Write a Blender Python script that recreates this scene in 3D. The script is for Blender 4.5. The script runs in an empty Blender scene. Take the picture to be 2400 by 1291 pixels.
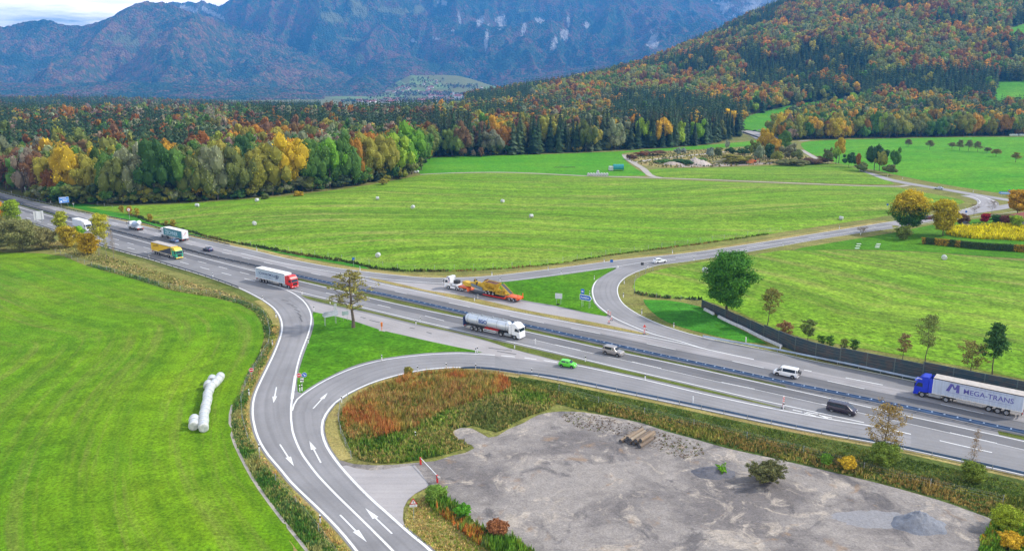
import bpy, bmesh, math, random
import numpy as np
from mathutils import Vector, Matrix, noise
from mathutils.geometry import tessellate_polygon, delaunay_2d_cdt

random.seed(7); RNG = np.random.default_rng(7)
scene = bpy.context.scene
COL = scene.collection
R = math.radians

# ------------------------------------------------------------------ camera
CAM_H, PITCH, FPX, PW, PH = 58.0, R(13.88), 1867.0, 2400.0, 1291.0
cam_d = bpy.data.cameras.new('camera'); cam = bpy.data.objects.new('camera', cam_d); COL.objects.link(cam)
cam_d.sensor_width = 36.0; cam_d.lens = 36.0 * FPX / PW
cam_d.clip_start = 0.5; cam_d.clip_end = 40000
cam.location = (0, 0, CAM_H); cam.rotation_euler = (R(90) - PITCH, 0, 0)
scene.camera = cam

# ------------------------------------------------------------------ world, sun, exposure
SUN_EL, SUN_AZ = R(38), R(80)          # azimuth measured clockwise from +Y (the view direction)
world = bpy.data.worlds.new('World'); scene.world = world; world.use_nodes = True
wn, wl = world.node_tree.nodes, world.node_tree.links
wn.clear()
wo = wn.new('ShaderNodeOutputWorld'); bg = wn.new('ShaderNodeBackground')
sky = wn.new('ShaderNodeTexSky'); sky.sky_type = 'NISHITA'; sky.sun_disc = False
sky.sun_elevation = SUN_EL; sky.sun_rotation = SUN_AZ
sky.air_density = 1.0; sky.dust_density = 1.5
tc = wn.new('ShaderNodeTexCoord'); mp = wn.new('ShaderNodeMapping'); mp.inputs['Scale'].default_value = (1.6, 1.6, 13.0)
nz = wn.new('ShaderNodeTexNoise'); nz.inputs['Scale'].default_value = 2.2; nz.inputs['Detail'].default_value = 9; nz.inputs['Roughness'].default_value = 0.6
cr = wn.new('ShaderNodeValToRGB'); cr.color_ramp.elements[0].position = 0.28; cr.color_ramp.elements[1].position = 0.50
mx = wn.new('ShaderNodeMix'); mx.data_type = 'RGBA'
nz2 = wn.new('ShaderNodeTexNoise'); nz2.inputs['Scale'].default_value = 5.0; nz2.inputs['Detail'].default_value = 6
cr2 = wn.new('ShaderNodeValToRGB')
cr2.color_ramp.elements[0].position = 0.3; cr2.color_ramp.elements[0].color = (4.8, 5.1, 5.8, 1)
cr2.color_ramp.elements[1].position = 0.72; cr2.color_ramp.elements[1].color = (10.5, 10.5, 10.5, 1)
wl.new(tc.outputs['Generated'], mp.inputs[0]); wl.new(mp.outputs[0], nz.inputs[0]); wl.new(mp.outputs[0], nz2.inputs[0])
wl.new(nz.outputs[0], cr.inputs[0]); wl.new(nz2.outputs[0], cr2.inputs[0])
sz = wn.new('ShaderNodeSeparateXYZ'); wl.new(tc.outputs['Generated'], sz.inputs[0])
hr = wn.new('ShaderNodeValToRGB'); wl.new(sz.outputs[2], hr.inputs[0])          # cloud deck is brightest and warmest low over the horizon
hr.color_ramp.elements[0].position = 0.02; hr.color_ramp.elements[0].color = (4.2, 3.5, 2.8, 1); hr.color_ramp.elements[1].position = 0.30; hr.color_ramp.elements[1].color = (1, 1, 1, 1)
hm = wn.new('ShaderNodeMix'); hm.data_type = 'RGBA'; hm.blend_type = 'MULTIPLY'; hm.inputs[0].default_value = 1.0; wl.new(cr2.outputs[0], hm.inputs[6]); wl.new(hr.outputs[0], hm.inputs[7])
wl.new(cr.outputs[0], mx.inputs[0]); wl.new(sky.outputs[0], mx.inputs[6]); wl.new(hm.outputs[2], mx.inputs[7])
wl.new(mx.outputs[2], bg.inputs[0]); bg.inputs[1].default_value = 0.11
wl.new(bg.outputs[0], wo.inputs[0])

sun_d = bpy.data.lights.new('sun', 'SUN'); sun_d.energy = 4.3; sun_d.angle = R(3); sun_d.color = (1.0, 0.95, 0.88)
sun = bpy.data.objects.new('sun', sun_d); COL.objects.link(sun)
sdir = Vector((math.sin(SUN_AZ) * math.cos(SUN_EL), math.cos(SUN_AZ) * math.cos(SUN_EL), math.sin(SUN_EL)))
sun.rotation_euler = sdir.to_track_quat('Z', 'Y').to_euler(); sun.location = (300, 0, 300)

scene.view_settings.view_transform = 'Standard'; scene.view_settings.look = 'None'
scene.view_settings.exposure = 0.46; scene.view_settings.gamma = 1.0
scene.render.engine = 'CYCLES'
scene.cycles.volume_bounces = 0; scene.cycles.max_bounces = 5; scene.cycles.transparent_max_bounces = 6
scene.cycles.diffuse_bounces = 2; scene.cycles.glossy_bounces = 2

# ------------------------------------------------------------------ helpers
def g(px, py, z=0.0):
    """photo coordinate -> point of the horizontal plane at height z (used once, when laying out the site plan)"""
    u = (px - 1200) / FPX; v = (py - 645.5) / FPX
    dy = math.cos(PITCH) - v * math.sin(PITCH); dz = -math.sin(PITCH) - v * math.cos(PITCH)
    t = (z - CAM_H) / dz
    return Vector((u * t, dy * t))
def gs(pts, z=0.0): return [g(p[0], p[1], z) for p in pts]

def smooth(pts, step=2.0, closed=False):
    """Catmull-Rom through 2D world points"""
    P = [Vector(p) for p in pts]; n = len(P); out = []
    rng = range(n) if closed else range(n - 1)
    for i in rng:
        if closed: a, b, c, d = P[i - 1], P[i], P[(i + 1) % n], P[(i + 2) % n]
        else: a, b, c, d = P[max(i - 1, 0)], P[i], P[i + 1], P[min(i + 2, n - 1)]
        k = max(1, int((c - b).length / step)); k = min(k, 40)
        for j in range(k):
            t = j / k
            out.append(0.5 * ((2 * b) + (c - a) * t + (2 * a - 5 * b + 4 * c - d) * t * t + (3 * b - a - 3 * c + d) * t ** 3))
    if not closed: out.append(P[-1])
    return out
def offset(line, d):
    out = []
    for i, p in enumerate(line):
        a = line[max(i - 1, 0)]; b = line[min(i + 1, len(line) - 1)]
        t = (b - a)
        if t.length < 1e-6: t = Vector((1, 0))
        t.normalize(); out.append(p + Vector((-t.y, t.x)) * d)
    return out
def resample(line, n):
    L = [0.0]
    for a, b in zip(line, line[1:]): L.append(L[-1] + (b - a).length)
    out = []; j = 0
    for i in range(n):
        s = L[-1] * i / (n - 1)
        while j < len(L) - 2 and L[j + 1] < s: j += 1
        t = 0 if L[j + 1] == L[j] else (s - L[j]) / (L[j + 1] - L[j])
        out.append(line[j].lerp(line[j + 1], min(max(t, 0), 1)))
    return out
def length(line): return sum((b - a).length for a, b in zip(line, line[1:]))
def cut(line, s0, s1):
    out = []; s = 0
    for a, b in zip(line, line[1:]):
        l = (b - a).length
        if l > 0 and s + l > s0 and s < s1:
            t0 = max(0, (s0 - s) / l); t1 = min(1, (s1 - s) / l)
            if not out: out.append(a.lerp(b, t0))
            out.append(a.lerp(b, t1))
        s += l
    return out
def nearest_s(line, p):
    best = (1e18, 0); s = 0
    for a, b in zip(line, line[1:]):
        l = (b - a).length
        if l > 0:
            t = min(1, max(0, (p - a).dot(b - a) / (l * l))); d = (a.lerp(b, t) - p).length
            if d < best[0]: best = (d, s + t * l)
        s += l
    return best[1]

def tag(o, label=None, cat=None, group=None, kind=None):
    if label: o['label'] = label
    if cat: o['category'] = cat
    if group: o['group'] = group
    if kind: o['kind'] = kind
    return o
def link(name, me, mat=None, parent=None, loc=None, rot=None, kind=None):
    o = bpy.data.objects.new(name, me); COL.objects.link(o)
    if mat is not None and me is not None and len(me.materials) == 0:
        for m in (mat if isinstance(mat, (list, tuple)) else [mat]): me.materials.append(m)
    if parent is not None: o.parent = parent
    if loc is not None: o.location = loc
    if rot is not None: o.rotation_euler = rot
    if kind: o['kind'] = kind
    return o
def empty(name, loc=(0, 0, 0), rz=0.0, label=None, cat=None, group=None):
    o = bpy.data.objects.new(name, None); COL.objects.link(o); o.empty_display_size = 0.2
    o.location = loc if len(loc) == 3 else (loc[0], loc[1], 0); o.rotation_euler = (0, 0, rz)
    return tag(o, label, cat, group)
KIDS = {}
def copy_tree(o, parent=None, label=None):
    c = o.copy(); COL.objects.link(c); c.parent = parent
    if label: c['label'] = label
    for ch in list(o.children): copy_tree(ch, c)
    return c

class MB:
    """collects shapes, builds ONE mesh"""
    def __init__(s): s.v = []; s.f = []; s.m = []
    def add(s, vs, fs, mi=0):
        n = len(s.v); s.v += [tuple(v) for v in vs]; s.f += [tuple(i + n for i in f) for f in fs]; s.m += [mi] * len(fs); return s
    def box(s, x0, x1, y0, y1, z0, z1, mi=0, tx=0, ty=0):
        """box, top inset by tx, ty"""
        v = [(x0, y0, z0), (x1, y0, z0), (x1, y1, z0), (x0, y1, z0), (x0 + tx, y0 + ty, z1), (x1 - tx, y0 + ty, z1), (x1 - tx, y1 - ty, z1), (x0 + tx, y1 - ty, z1)]
        return s.add(v, [(3, 2, 1, 0), (4, 5, 6, 7), (0, 1, 5, 4), (1, 2, 6, 5), (2, 3, 7, 6), (3, 0, 4, 7)], mi)
    def cyl(s, c0, c1, r0, r1=None, n=10, caps=True, mi=0):
        r1 = r0 if r1 is None else r1
        a = Vector(c0); b = Vector(c1); d = (b - a).normalized()
        u = d.orthogonal().normalized(); w = d.cross(u); vs = []
        for c, r in ((a, r0), (b, r1)):
            for i in range(n):
                t = 2 * math.pi * i / n; vs.append(c + (u * math.cos(t) + w * math.sin(t)) * r)
        fs = [(i, (i + 1) % n, n + (i + 1) % n, n + i) for i in range(n)]
        if caps: fs += [tuple(range(n - 1, -1, -1)), tuple(range(n, 2 * n))]
        return s.add(vs, fs, mi)
    def prism(s, prof, y0, y1, mi=0, inset=0.0):
        """side profile (x,z) extruded along y; optional smaller far edges"""
        n = len(prof); vs = [(x, y0, z) for x, z in prof] + [(x, y1, z) for x, z in prof]
        area = sum(prof[i][0] * prof[(i + 1) % n][1] - prof[(i + 1) % n][0] * prof[i][1] for i in range(n))
        fs = [tuple(range(n)), tuple(range(2 * n - 1, n - 1, -1))] + [(i, n + i, n + (i + 1) % n, (i + 1) % n) for i in range(n)]
        if area < 0: fs = [f[::-1] for f in fs]
        return s.add(vs, fs, mi)
    def quad(s, a, b, c, d, mi=0): return s.add([a, b, c, d], [(0, 1, 2, 3)], mi)
    def slab(s, a, b, c, d, t, mi=0):
        """quad with thickness t along its normal"""
        a, b, c, d = map(Vector, (a, b, c, d)); n = (b - a).cross(d - a).normalized() * t
        return s.add([a, b, c, d, a + n, b + n, c + n, d + n], [(3, 2, 1, 0), (4, 5, 6, 7), (0, 1, 5, 4), (1, 2, 6, 5), (2, 3, 7, 6), (3, 0, 4, 7)], mi)
    def loft(s, rings, caps=True, mi=0, closed=True):
        n = len(rings[0]); vs = [p for r in rings for p in r]; fs = []
        for k in range(len(rings) - 1):
            for i in range(n if closed else n - 1):
                j = (i + 1) % n; fs.append((k * n + i, k * n + j, (k + 1) * n + j, (k + 1) * n + i))
        if caps: fs += [tuple(range(n - 1, -1, -1)), tuple(range((len(rings) - 1) * n, len(rings) * n))]
        return s.add(vs, fs, mi)
    def tube(s, pts, r, n=6, mi=0):
        for a, b in zip(pts, pts[1:]): s.cyl(a, b, r, r, n, True, mi)
        return s
    def mesh(s, name, mats=None, sm=False, bevel=0):
        me = bpy.data.meshes.new(name); me.from_pydata(s.v, [], s.f); me.validate()
        if mats:
            for m in (mats if isinstance(mats, (list, tuple)) else [mats]): me.materials.append(m)
        if any(s.m) and len(me.polygons) == len(s.m):
            me.polygons.foreach_set('material_index', s.m)
        bm = bmesh.new(); bm.from_mesh(me)
        if bevel: bmesh.ops.bevel(bm, geom=[e for e in bm.edges if e.is_manifold and e.calc_face_angle(0) > 0.5], offset=bevel, segments=2, affect='EDGES', clamp_overlap=True)
        bmesh.ops.recalc_face_normals(bm, faces=bm.faces); bm.to_mesh(me); bm.free()
        if sm: me.polygons.foreach_set('use_smooth', [True] * len(me.polygons))
        me.update(); return me
    def build(s, name, mats, parent=None, loc=None, rot=None, sm=False, bevel=0, kind=None):
        return link(name, s.mesh(name, mats, sm, bevel), None, parent, loc, rot, kind)

def np_mesh(name, V, F, attrs=None, mat=None, smooth_=False):
    me = bpy.data.meshes.new(name); V = np.asarray(V, np.float32); F = np.asarray(F, np.int32); k = F.shape[1]
    me.vertices.add(len(V)); me.vertices.foreach_set('co', V.ravel())
    me.loops.add(F.size); me.loops.foreach_set('vertex_index', F.ravel())
    me.polygons.add(len(F)); me.polygons.foreach_set('loop_start', np.arange(0, F.size, k, dtype=np.int32))
    me.polygons.foreach_set('loop_total', np.full(len(F), k, np.int32))
    if smooth_: me.polygons.foreach_set('use_smooth', np.ones(len(F), bool))
    for an, (typ, dat) in (attrs or {}).items():
        a = me.attributes.new(an, typ, 'POINT'); d = np.asarray(dat, np.float32)
        if typ == 'FLOAT': a.data.foreach_set('value', d.ravel())
        elif typ == 'FLOAT_VECTOR': a.data.foreach_set('vector', d.ravel())
        else: a.data.foreach_set('color', d.ravel())
    me.update(calc_edges=True); me.validate()
    if mat:
        for m in (mat if isinstance(mat, (list, tuple)) else [mat]): me.materials.append(m)
    return me

# ------------------------------------------------------------------ materials
def nodes(name):
    m = bpy.data.materials.new(name); m.use_nodes = True; nt = m.node_tree; nt.nodes.clear()
    out = nt.nodes.new('ShaderNodeOutputMaterial'); p = nt.nodes.new('ShaderNodeBsdfPrincipled')
    nt.links.new(p.outputs[0], out.inputs[0]); return m, nt, p, out
def N(nt, typ, **kw):
    n = nt.nodes.new(typ)
    for k, v in kw.items():
        if k in n.inputs: n.inputs[k].default_value = v
        else: setattr(n, k, v)
    return n
def mixc(nt, fac, a, b, mode='MIX'):
    n = nt.nodes.new('ShaderNodeMix'); n.data_type = 'RGBA'; n.blend_type = mode
    for i, x in ((0, fac), (6, a), (7, b)):
        if isinstance(x, (int, float)): n.inputs[i].default_value = x
        elif isinstance(x, (tuple, list)): n.inputs[i].default_value = (*x[:3], 1)
        else: nt.links.new(x, n.inputs[i])
    return n.outputs[2]
def ramp(nt, src, stops):
    n = nt.nodes.new('ShaderNodeValToRGB'); e = n.color_ramp.elements
    while len(e) < len(stops): e.new(0.5)
    for i, (p, c) in enumerate(stops):
        e[i].position = p; e[i].color = (c, c, c, 1) if isinstance(c, (int, float)) else (*c, 1)
    nt.links.new(src, n.inputs[0]); return n.outputs[0]
def noise_n(nt, vec, scale, detail=4, rough=0.55, mapping=None, dist=0.0):
    if mapping:
        mpn = nt.nodes.new('ShaderNodeMapping'); mpn.inputs['Scale'].default_value = mapping; nt.links.new(vec, mpn.inputs[0]); vec = mpn.outputs[0]
    n = N(nt, 'ShaderNodeTexNoise', Scale=scale, Detail=detail, Roughness=rough, Distortion=dist); nt.links.new(vec, n.inputs[0]); return n.outputs[0]
def bump(nt, p, src, strength, dist=0.1):
    b = N(nt, 'ShaderNodeBump', Strength=strength, Distance=dist); nt.links.new(src, b.inputs['Height']); nt.links.new(b.outputs[0], p.inputs['Normal'])
def coord(nt, kind='Object'): return nt.nodes.new('ShaderNodeTexCoord').outputs[kind]
def attr(nt, name, typ='GEOMETRY'):
    n = nt.nodes.new('ShaderNodeAttribute'); n.attribute_name = name; n.attribute_type = typ; return n

def paint(name, col, rough=0.45, metal=0.0, var=0.12, coat=0.0, scale=1.5, spec=0.5):
    m, nt, p, o = nodes(name); c = coord(nt)
    n = noise_n(nt, c, scale, 5); f = ramp(nt, n, [(0.3, 0.0), (0.75, 1.0)])
    dark = tuple(x * (1 - var * 1.6) for x in col)
    nt.links.new(mixc(nt, f, dark, col), p.inputs['Base Color'])
    p.inputs['Roughness'].default_value = rough; p.inputs['Metallic'].default_value = metal
    p.inputs['Coat Weight'].default_value = coat; p.inputs['Specular IOR Level'].default_value = spec
    return m
GLASS = paint('glass', (0.02, 0.035, 0.05), 0.08, 0, 0.3, spec=0.7)
RUBBER = paint('rubber', (0.018, 0.018, 0.02), 0.8)
DARK = paint('dark_steel', (0.03, 0.032, 0.036), 0.6)
STEEL = paint('galvanised_steel', (0.42, 0.45, 0.48), 0.42, 0.35, 0.2)
RAILM = paint('rail_steel', (0.085, 0.16, 0.31), 0.5, 0.0, 0.25, scale=0.6)
RAILP = paint('pale_rail_steel', (0.42, 0.52, 0.66), 0.45, 0.1, 0.25, scale=0.6)
RAILD = paint('weathered_rail', (0.09, 0.10, 0.12), 0.55, 0.3, 0.3, scale=0.6)
WHITE = paint('white_paint', (0.78, 0.79, 0.80), 0.4, var=0.06)
CHROME = paint('rim_metal', (0.55, 0.57, 0.6), 0.3, 0.7, 0.2)
RED = paint('red_paint', (0.62, 0.03, 0.03), 0.4)
BLACK = paint('black_paint', (0.015, 0.015, 0.018), 0.5)
SIGNBLUE = paint('sign_blue', (0.02, 0.14, 0.55), 0.4)
ORANGE = paint('orange_paint', (0.85, 0.22, 0.02), 0.45)
LAMPRED = paint('red_lens', (0.5, 0.02, 0.02), 0.25)
LAMPW = paint('clear_lens', (0.75, 0.77, 0.78), 0.15)
CONC = paint('concrete', (0.42, 0.41, 0.39), 0.85, var=0.2)
PLATE = paint('plate_white', (0.7, 0.7, 0.68), 0.5)

def road_mat(name, col, streak=0.12, patch=0.22, wear=1.0):
    m, nt, p, o = nodes(name); c = coord(nt); fl = attr(nt, 'flow').outputs['Vector']
    a = noise_n(nt, c, 0.08, 5, 0.6); b = noise_n(nt, c, 2.4, 4, 0.7); d = noise_n(nt, fl, 1.0, 4, 0.5, mapping=(1.3, 0.02, 1.0))
    base = mixc(nt, ramp(nt, a, [(0.3, 0.0), (0.7, 1.0)]), tuple(x * (1 - patch) for x in col), tuple(x * (1 + patch * 0.6) for x in col))
    base = mixc(nt, ramp(nt, d, [(0.35, 0.0), (0.65, 1.0)]), mixc(nt, 1.0, base, (1 - streak,) * 3, 'MULTIPLY'), base)
    base = mixc(nt, 0.35, base, mixc(nt, 1.0, base, ramp(nt, b, [(0.25, 0.72), (0.75, 1.25)]), 'MULTIPLY'))
    sx = nt.nodes.new('ShaderNodeSeparateXYZ'); nt.links.new(fl, sx.inputs[0]); w1 = N(nt, 'ShaderNodeMath', operation='MULTIPLY'); nt.links.new(sx.outputs[0], w1.inputs[0]); w1.inputs[1].default_value = 3.3
    w2 = N(nt, 'ShaderNodeMath', operation='SINE'); nt.links.new(w1.outputs[0], w2.inputs[0]); base = mixc(nt, wear, base, mixc(nt, 1.0, base, ramp(nt, w2.outputs[0], [(0.1, 1.0), (0.95, 0.89)]), 'MULTIPLY'))
    nt.links.new(base, p.inputs['Base Color']); p.inputs['Roughness'].default_value = 0.85
    bump(nt, p, b, 0.25, 0.02); return m
ASPH = road_mat('asphalt', (0.215, 0.210, 0.214), wear=0.0)
ASPHD = road_mat('asphalt_dark_lane', (0.150, 0.148, 0.156), 0.22)
ASPHL = road_mat('asphalt_light_lane', (0.310, 0.295, 0.298), 0.14)
ASPHR = road_mat('asphalt_ramp', (0.250, 0.243, 0.248), 0.12)
LAYBY = road_mat('layby_concrete', (0.345, 0.322, 0.318), 0.10, 0.18, wear=0)
PATHM = road_mat('path_gravel', (0.40, 0.36, 0.31), 0.2, 0.2, wear=0)
def mark_mat():
    m, nt, p, o = nodes('road_marking'); c = coord(nt); n = noise_n(nt, c, 3.0, 5, 0.7)
    nt.links.new(mixc(nt, ramp(nt, n, [(0.30, 0.0), (0.46, 1.0)]), (0.36, 0.36, 0.36), (0.70, 0.70, 0.69)), p.inputs['Base Color'])
    p.inputs['Roughness'].default_value = 0.7; return m
MARK = mark_mat()

def grass_mat(name, dark, mid, light, stripe=0.5, brown=None, bamt=0.0, sw=(0.45, 0.02), fine=1.6):
    """meadow: broad patches, mowing stripes along the flow attribute, fine clumps"""
    m, nt, p, o = nodes(name); c = coord(nt); fl = attr(nt, 'flow').outputs['Vector']
    big = noise_n(nt, c, 0.025, 5, 0.6); fin = noise_n(nt, c, fine, 4, 0.75); med = noise_n(nt, c, 0.25, 4, 0.65)
    st = noise_n(nt, fl, 1.0, 5, 0.6, mapping=(sw[0], sw[1], 1.0), dist=0.3)
    st2 = noise_n(nt, fl, 1.0, 3, 0.6, mapping=(sw[0] * 0.22, sw[1] * 0.3, 1.0), dist=0.2)
    col = mixc(nt, ramp(nt, big, [(0.35, 0.0), (0.68, 1.0)]), mid, light)
    f = mixc(nt, 0.5, ramp(nt, st, [(0.42, 0.0), (0.60, 1.0)]), ramp(nt, st2, [(0.43, 0.0), (0.57, 1.0)]))
    sc = N(nt, 'ShaderNodeMath', operation='MULTIPLY'); nt.links.new(f, sc.inputs[0]); sc.inputs[1].default_value = stripe
    col = mixc(nt, sc.outputs[0], col, dark)
    if brown:
        fb = ramp(nt, noise_n(nt, fl, 1.0, 6, 0.7, mapping=(sw[0] * 0.5, sw[1] * 1.5, 1.0), dist=0.6), [(0.50, 0.0), (0.72, bamt)])
        col = mixc(nt, fb, col, brown)
    col = mixc(nt, 0.75, col, mixc(nt, 1.0, col, ramp(nt, fin, [(0.30, 0.30), (0.70, 1.65)]), 'MULTIPLY'))
    col = mixc(nt, 0.5, col, mixc(nt, 1.0, col, ramp(nt, med, [(0.32, 0.50), (0.68, 1.45)]), 'MULTIPLY'))
    nt.links.new(col, p.inputs['Base Color']); p.inputs['Roughness'].default_value = 0.95; p.inputs['Specular IOR Level'].default_value = 0.1
    bump(nt, p, fin, 0.6, 0.25); return m
G_BASE = grass_mat('rough_grass', (0.085, 0.105, 0.022), (0.17, 0.19, 0.04), (0.25, 0.23, 0.07), 0.5, (0.22, 0.16, 0.07), 0.6)
G_LEFT = grass_mat('meadow_left', (0.042, 0.118, 0.003), (0.085, 0.218, 0.003), (0.158, 0.272, 0.006), 0.5, (0.19, 0.19, 0.045), 0.65, sw=(0.75, 0.012), fine=2.2)
G_MOWN = grass_mat('meadow_mown', (0.070, 0.150, 0.008), (0.125, 0.275, 0.011), (0.215, 0.340, 0.026), 0.85, (0.27, 0.25, 0.07), 0.8, sw=(0.30, 0.008), fine=1.0)
G_FAR = grass_mat('meadow_far', (0.045, 0.180, 0.006), (0.065, 0.265, 0.008), (0.120, 0.300, 0.012), 0.5, sw=(0.12, 0.008), fine=0.8)
G_VAL = grass_mat('meadow_valley', (0.10, 0.16, 0.04), (0.17, 0.25, 0.06), (0.24, 0.30, 0.09), 0.4, sw=(0.02, 0.01), fine=0.05)
G_ISL = grass_mat('lawn_island', (0.036, 0.125, 0.003), (0.060, 0.195, 0.004), (0.095, 0.225, 0.007), 0.5, sw=(0.3, 0.1), fine=1.1)
G_DITCH = grass_mat('ditch_grass', (0.02, 0.10, 0.008), (0.045, 0.215, 0.012), (0.070, 0.26, 0.018), 0.6, sw=(0.6, 0.1))
G_DARK = grass_mat('dark_grass', (0.035, 0.065, 0.012), (0.060, 0.105, 0.018), (0.110, 0.130, 0.030), 0.5, sw=(0.8, 0.2))  # tall dark green to olive grass of ditch, bank and weed ground
G_VERGE = grass_mat('dry_verge', (0.15, 0.14, 0.03), (0.28, 0.25, 0.075), (0.38, 0.30, 0.12), 0.5, (0.30, 0.19, 0.09), 0.8, sw=(0.9, 0.1), fine=2.5)
G_BANK = grass_mat('bank_grass', (0.055, 0.085, 0.014), (0.11, 0.15, 0.024), (0.16, 0.17, 0.045), 0.6, (0.15, 0.11, 0.05), 0.5, sw=(0.7, 0.15), fine=2.2)

def gravel_mat():
    m, nt, p, o = nodes('gravel'); c = coord(nt)
    a = noise_n(nt, c, 0.05, 8, 0.68, mapping=(1.0, 1.5, 1), dist=0.8); b = noise_n(nt, c, 0.16, 7, 0.7, dist=1.2); f = noise_n(nt, c, 3.2, 5, 0.8)
    col = mixc(nt, ramp(nt, a, [(0.40, 0.0), (0.56, 1.0)]), (0.148, 0.132, 0.126), (0.268, 0.240, 0.218))
    col = mixc(nt, ramp(nt, b, [(0.54, 0.0), (0.62, 0.85)]), col, (0.40, 0.345, 0.285))
    d = noise_n(nt, c, 0.11, 6, 0.7, mapping=(1.3, 1, 1), dist=1.0)
    col = mixc(nt, ramp(nt, d, [(0.36, 0.8), (0.45, 0.0)]), col, (0.092, 0.084, 0.086))
    e = noise_n(nt, c, 0.23, 4, 0.6, dist=0.5)
    col = mixc(nt, ramp(nt, e, [(0.61, 0.0), (0.70, 0.75)]), col, (0.25, 0.165, 0.10))
    col = mixc(nt, 0.7, col, mixc(nt, 1.0, col, ramp(nt, f, [(0.32, 0.5), (0.68, 1.4)]), 'MULTIPLY'))
    g2 = noise_n(nt, c, 0.7, 6, 0.8, dist=0.6); col = mixc(nt, 0.6, col, mixc(nt, 1.0, col, ramp(nt, g2, [(0.35, 0.68), (0.65, 1.28)]), 'MULTIPLY'))
    v = N(nt, 'ShaderNodeTexVoronoi', Scale=0.9); nt.links.new(c, v.inputs['Vector']); col = mixc(nt, ramp(nt, v.outputs['Distance'], [(0.03, 0.8), (0.06, 0.0)]), col, (0.5, 0.48, 0.45))
    nt.links.new(col, p.inputs['Base Color']); p.inputs['Roughness'].default_value = 0.95
    bump(nt, p, f, 0.6, 0.15); return m
GRAVEL = gravel_mat()
# ------------------------------------------------------------------ terrain
def smst(x, a, b):
    t = np.clip((x - a) / (b - a), 0, 1); return t * t * (3 - 2 * t)
# skyline of the wooded hill on the right, as (azimuth tangent, crest height, crest distance)
HILL = np.array([[-0.20, -20, 1500], [-0.09, 0, 1700], [-0.037, 14, 1800], [0.05, 40, 1850], [0.13, 70, 1900], [0.19, 104, 2000], [0.24, 152, 2100], [0.29, 208, 2200], [0.35, 268, 2300],
                 [0.45, 360, 2400], [0.64, 470, 2500], [0.9, 560, 2600], [1.5, 560, 2600]])
def vnoise(X, Y, s, seed=0):
    """smooth value noise on arrays"""
    x = X / s + seed * 17.3; y = Y / s - seed * 9.1
    xi = np.floor(x); yi = np.floor(y); fx = x - xi; fy = y - yi
    fx = fx * fx * (3 - 2 * fx); fy = fy * fy * (3 - 2 * fy)
    def h(a, b):
        v = np.sin(a * 127.1 + b * 311.7 + seed * 74.7) * 43758.5453; return v - np.floor(v)
    return (h(xi, yi) * (1 - fx) + h(xi + 1, yi) * fx) * (1 - fy) + (h(xi, yi + 1) * (1 - fx) + h(xi + 1, yi + 1) * fx) * fy
def terr(X, Y):
    X = np.asarray(X, float); Y = np.asarray(Y, float)
    a = X / np.maximum(Y, 1.0); D = Y
    E = np.interp(a, HILL[:, 0], HILL[:, 1]); Dr = np.interp(a, HILL[:, 0], HILL[:, 2])
    Df = 1000.0
    t = np.clip((D - Df) / (Dr - Df), 0, 1); up = 0.35 * t + 0.65 * t * t * (3 - 2 * t)
    dn = 1 - smst(D, Dr, Dr + 1700)
    bumps = (vnoise(X, Y, 230, 1) - 0.5) * 34 + (vnoise(X, Y, 90, 2) - 0.5) * 14
    hill = E * up * dn + bumps * np.clip(E / 150, 0, 1) * smst(D, 1080, 1500) * dn
    val = -52 * smst(D, 1500, 3300) * (1 - smst(a, 0.0, 0.25)) * (1 - smst(D, 5400, 6800)) * smst(a, -0.55, -0.22)
    val = val + -52 * smst(D, 2300, 3300) * (1 - smst(D, 5400, 6800)) * (1 - smst(a, -0.55, -0.22))
    slope = 125 * smst(D, 4300, 5600) * (1 - smst(D, 5600, 6500)) * smst(a, -0.17, -0.12) * (1 - smst(a, -0.08, 0.02)) * (0.7 + 0.6 * vnoise(X, Y, 500, 5))
    return hill + val + slope
def ter(x, y): return float(terr(np.array([x]), np.array([y]))[0])

def inpoly(X, Y, poly):
    X = np.asarray(X); Y = np.asarray(Y); ins = np.zeros(X.shape, bool); n = len(poly)
    for i in range(n):
        x1, y1 = poly[i][0], poly[i][1]; x2, y2 = poly[(i + 1) % n][0], poly[(i + 1) % n][1]
        if y1 == y2: continue
        c = ((y1 > Y) != (y2 > Y)) & (X < (x2 - x1) * (Y - y1) / (y2 - y1) + x1); ins ^= c
    return ins
def dist_line(X, Y, line):
    """unsigned distance and running length along a polyline, for arrays"""
    best = np.full(X.shape, 1e18); al = np.zeros(X.shape); s = 0.0
    for a, b in zip(line, line[1:]):
        dx, dy = b[0] - a[0], b[1] - a[1]; l2 = dx * dx + dy * dy
        if l2 < 1e-9: continue
        t = np.clip(((X - a[0]) * dx + (Y - a[1]) * dy) / l2, 0, 1)
        d = (X - a[0] - t * dx) ** 2 + (Y - a[1] - t * dy) ** 2
        m = d < best; best = np.where(m, d, best); al = np.where(m, s + t * math.sqrt(l2), al); s += math.sqrt(l2)
    return np.sqrt(best), al
def lin_flow(ang):
    c, s = math.cos(ang), math.sin(ang)
    return lambda X, Y: (-X * s + Y * c, X * c + Y * s)

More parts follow.
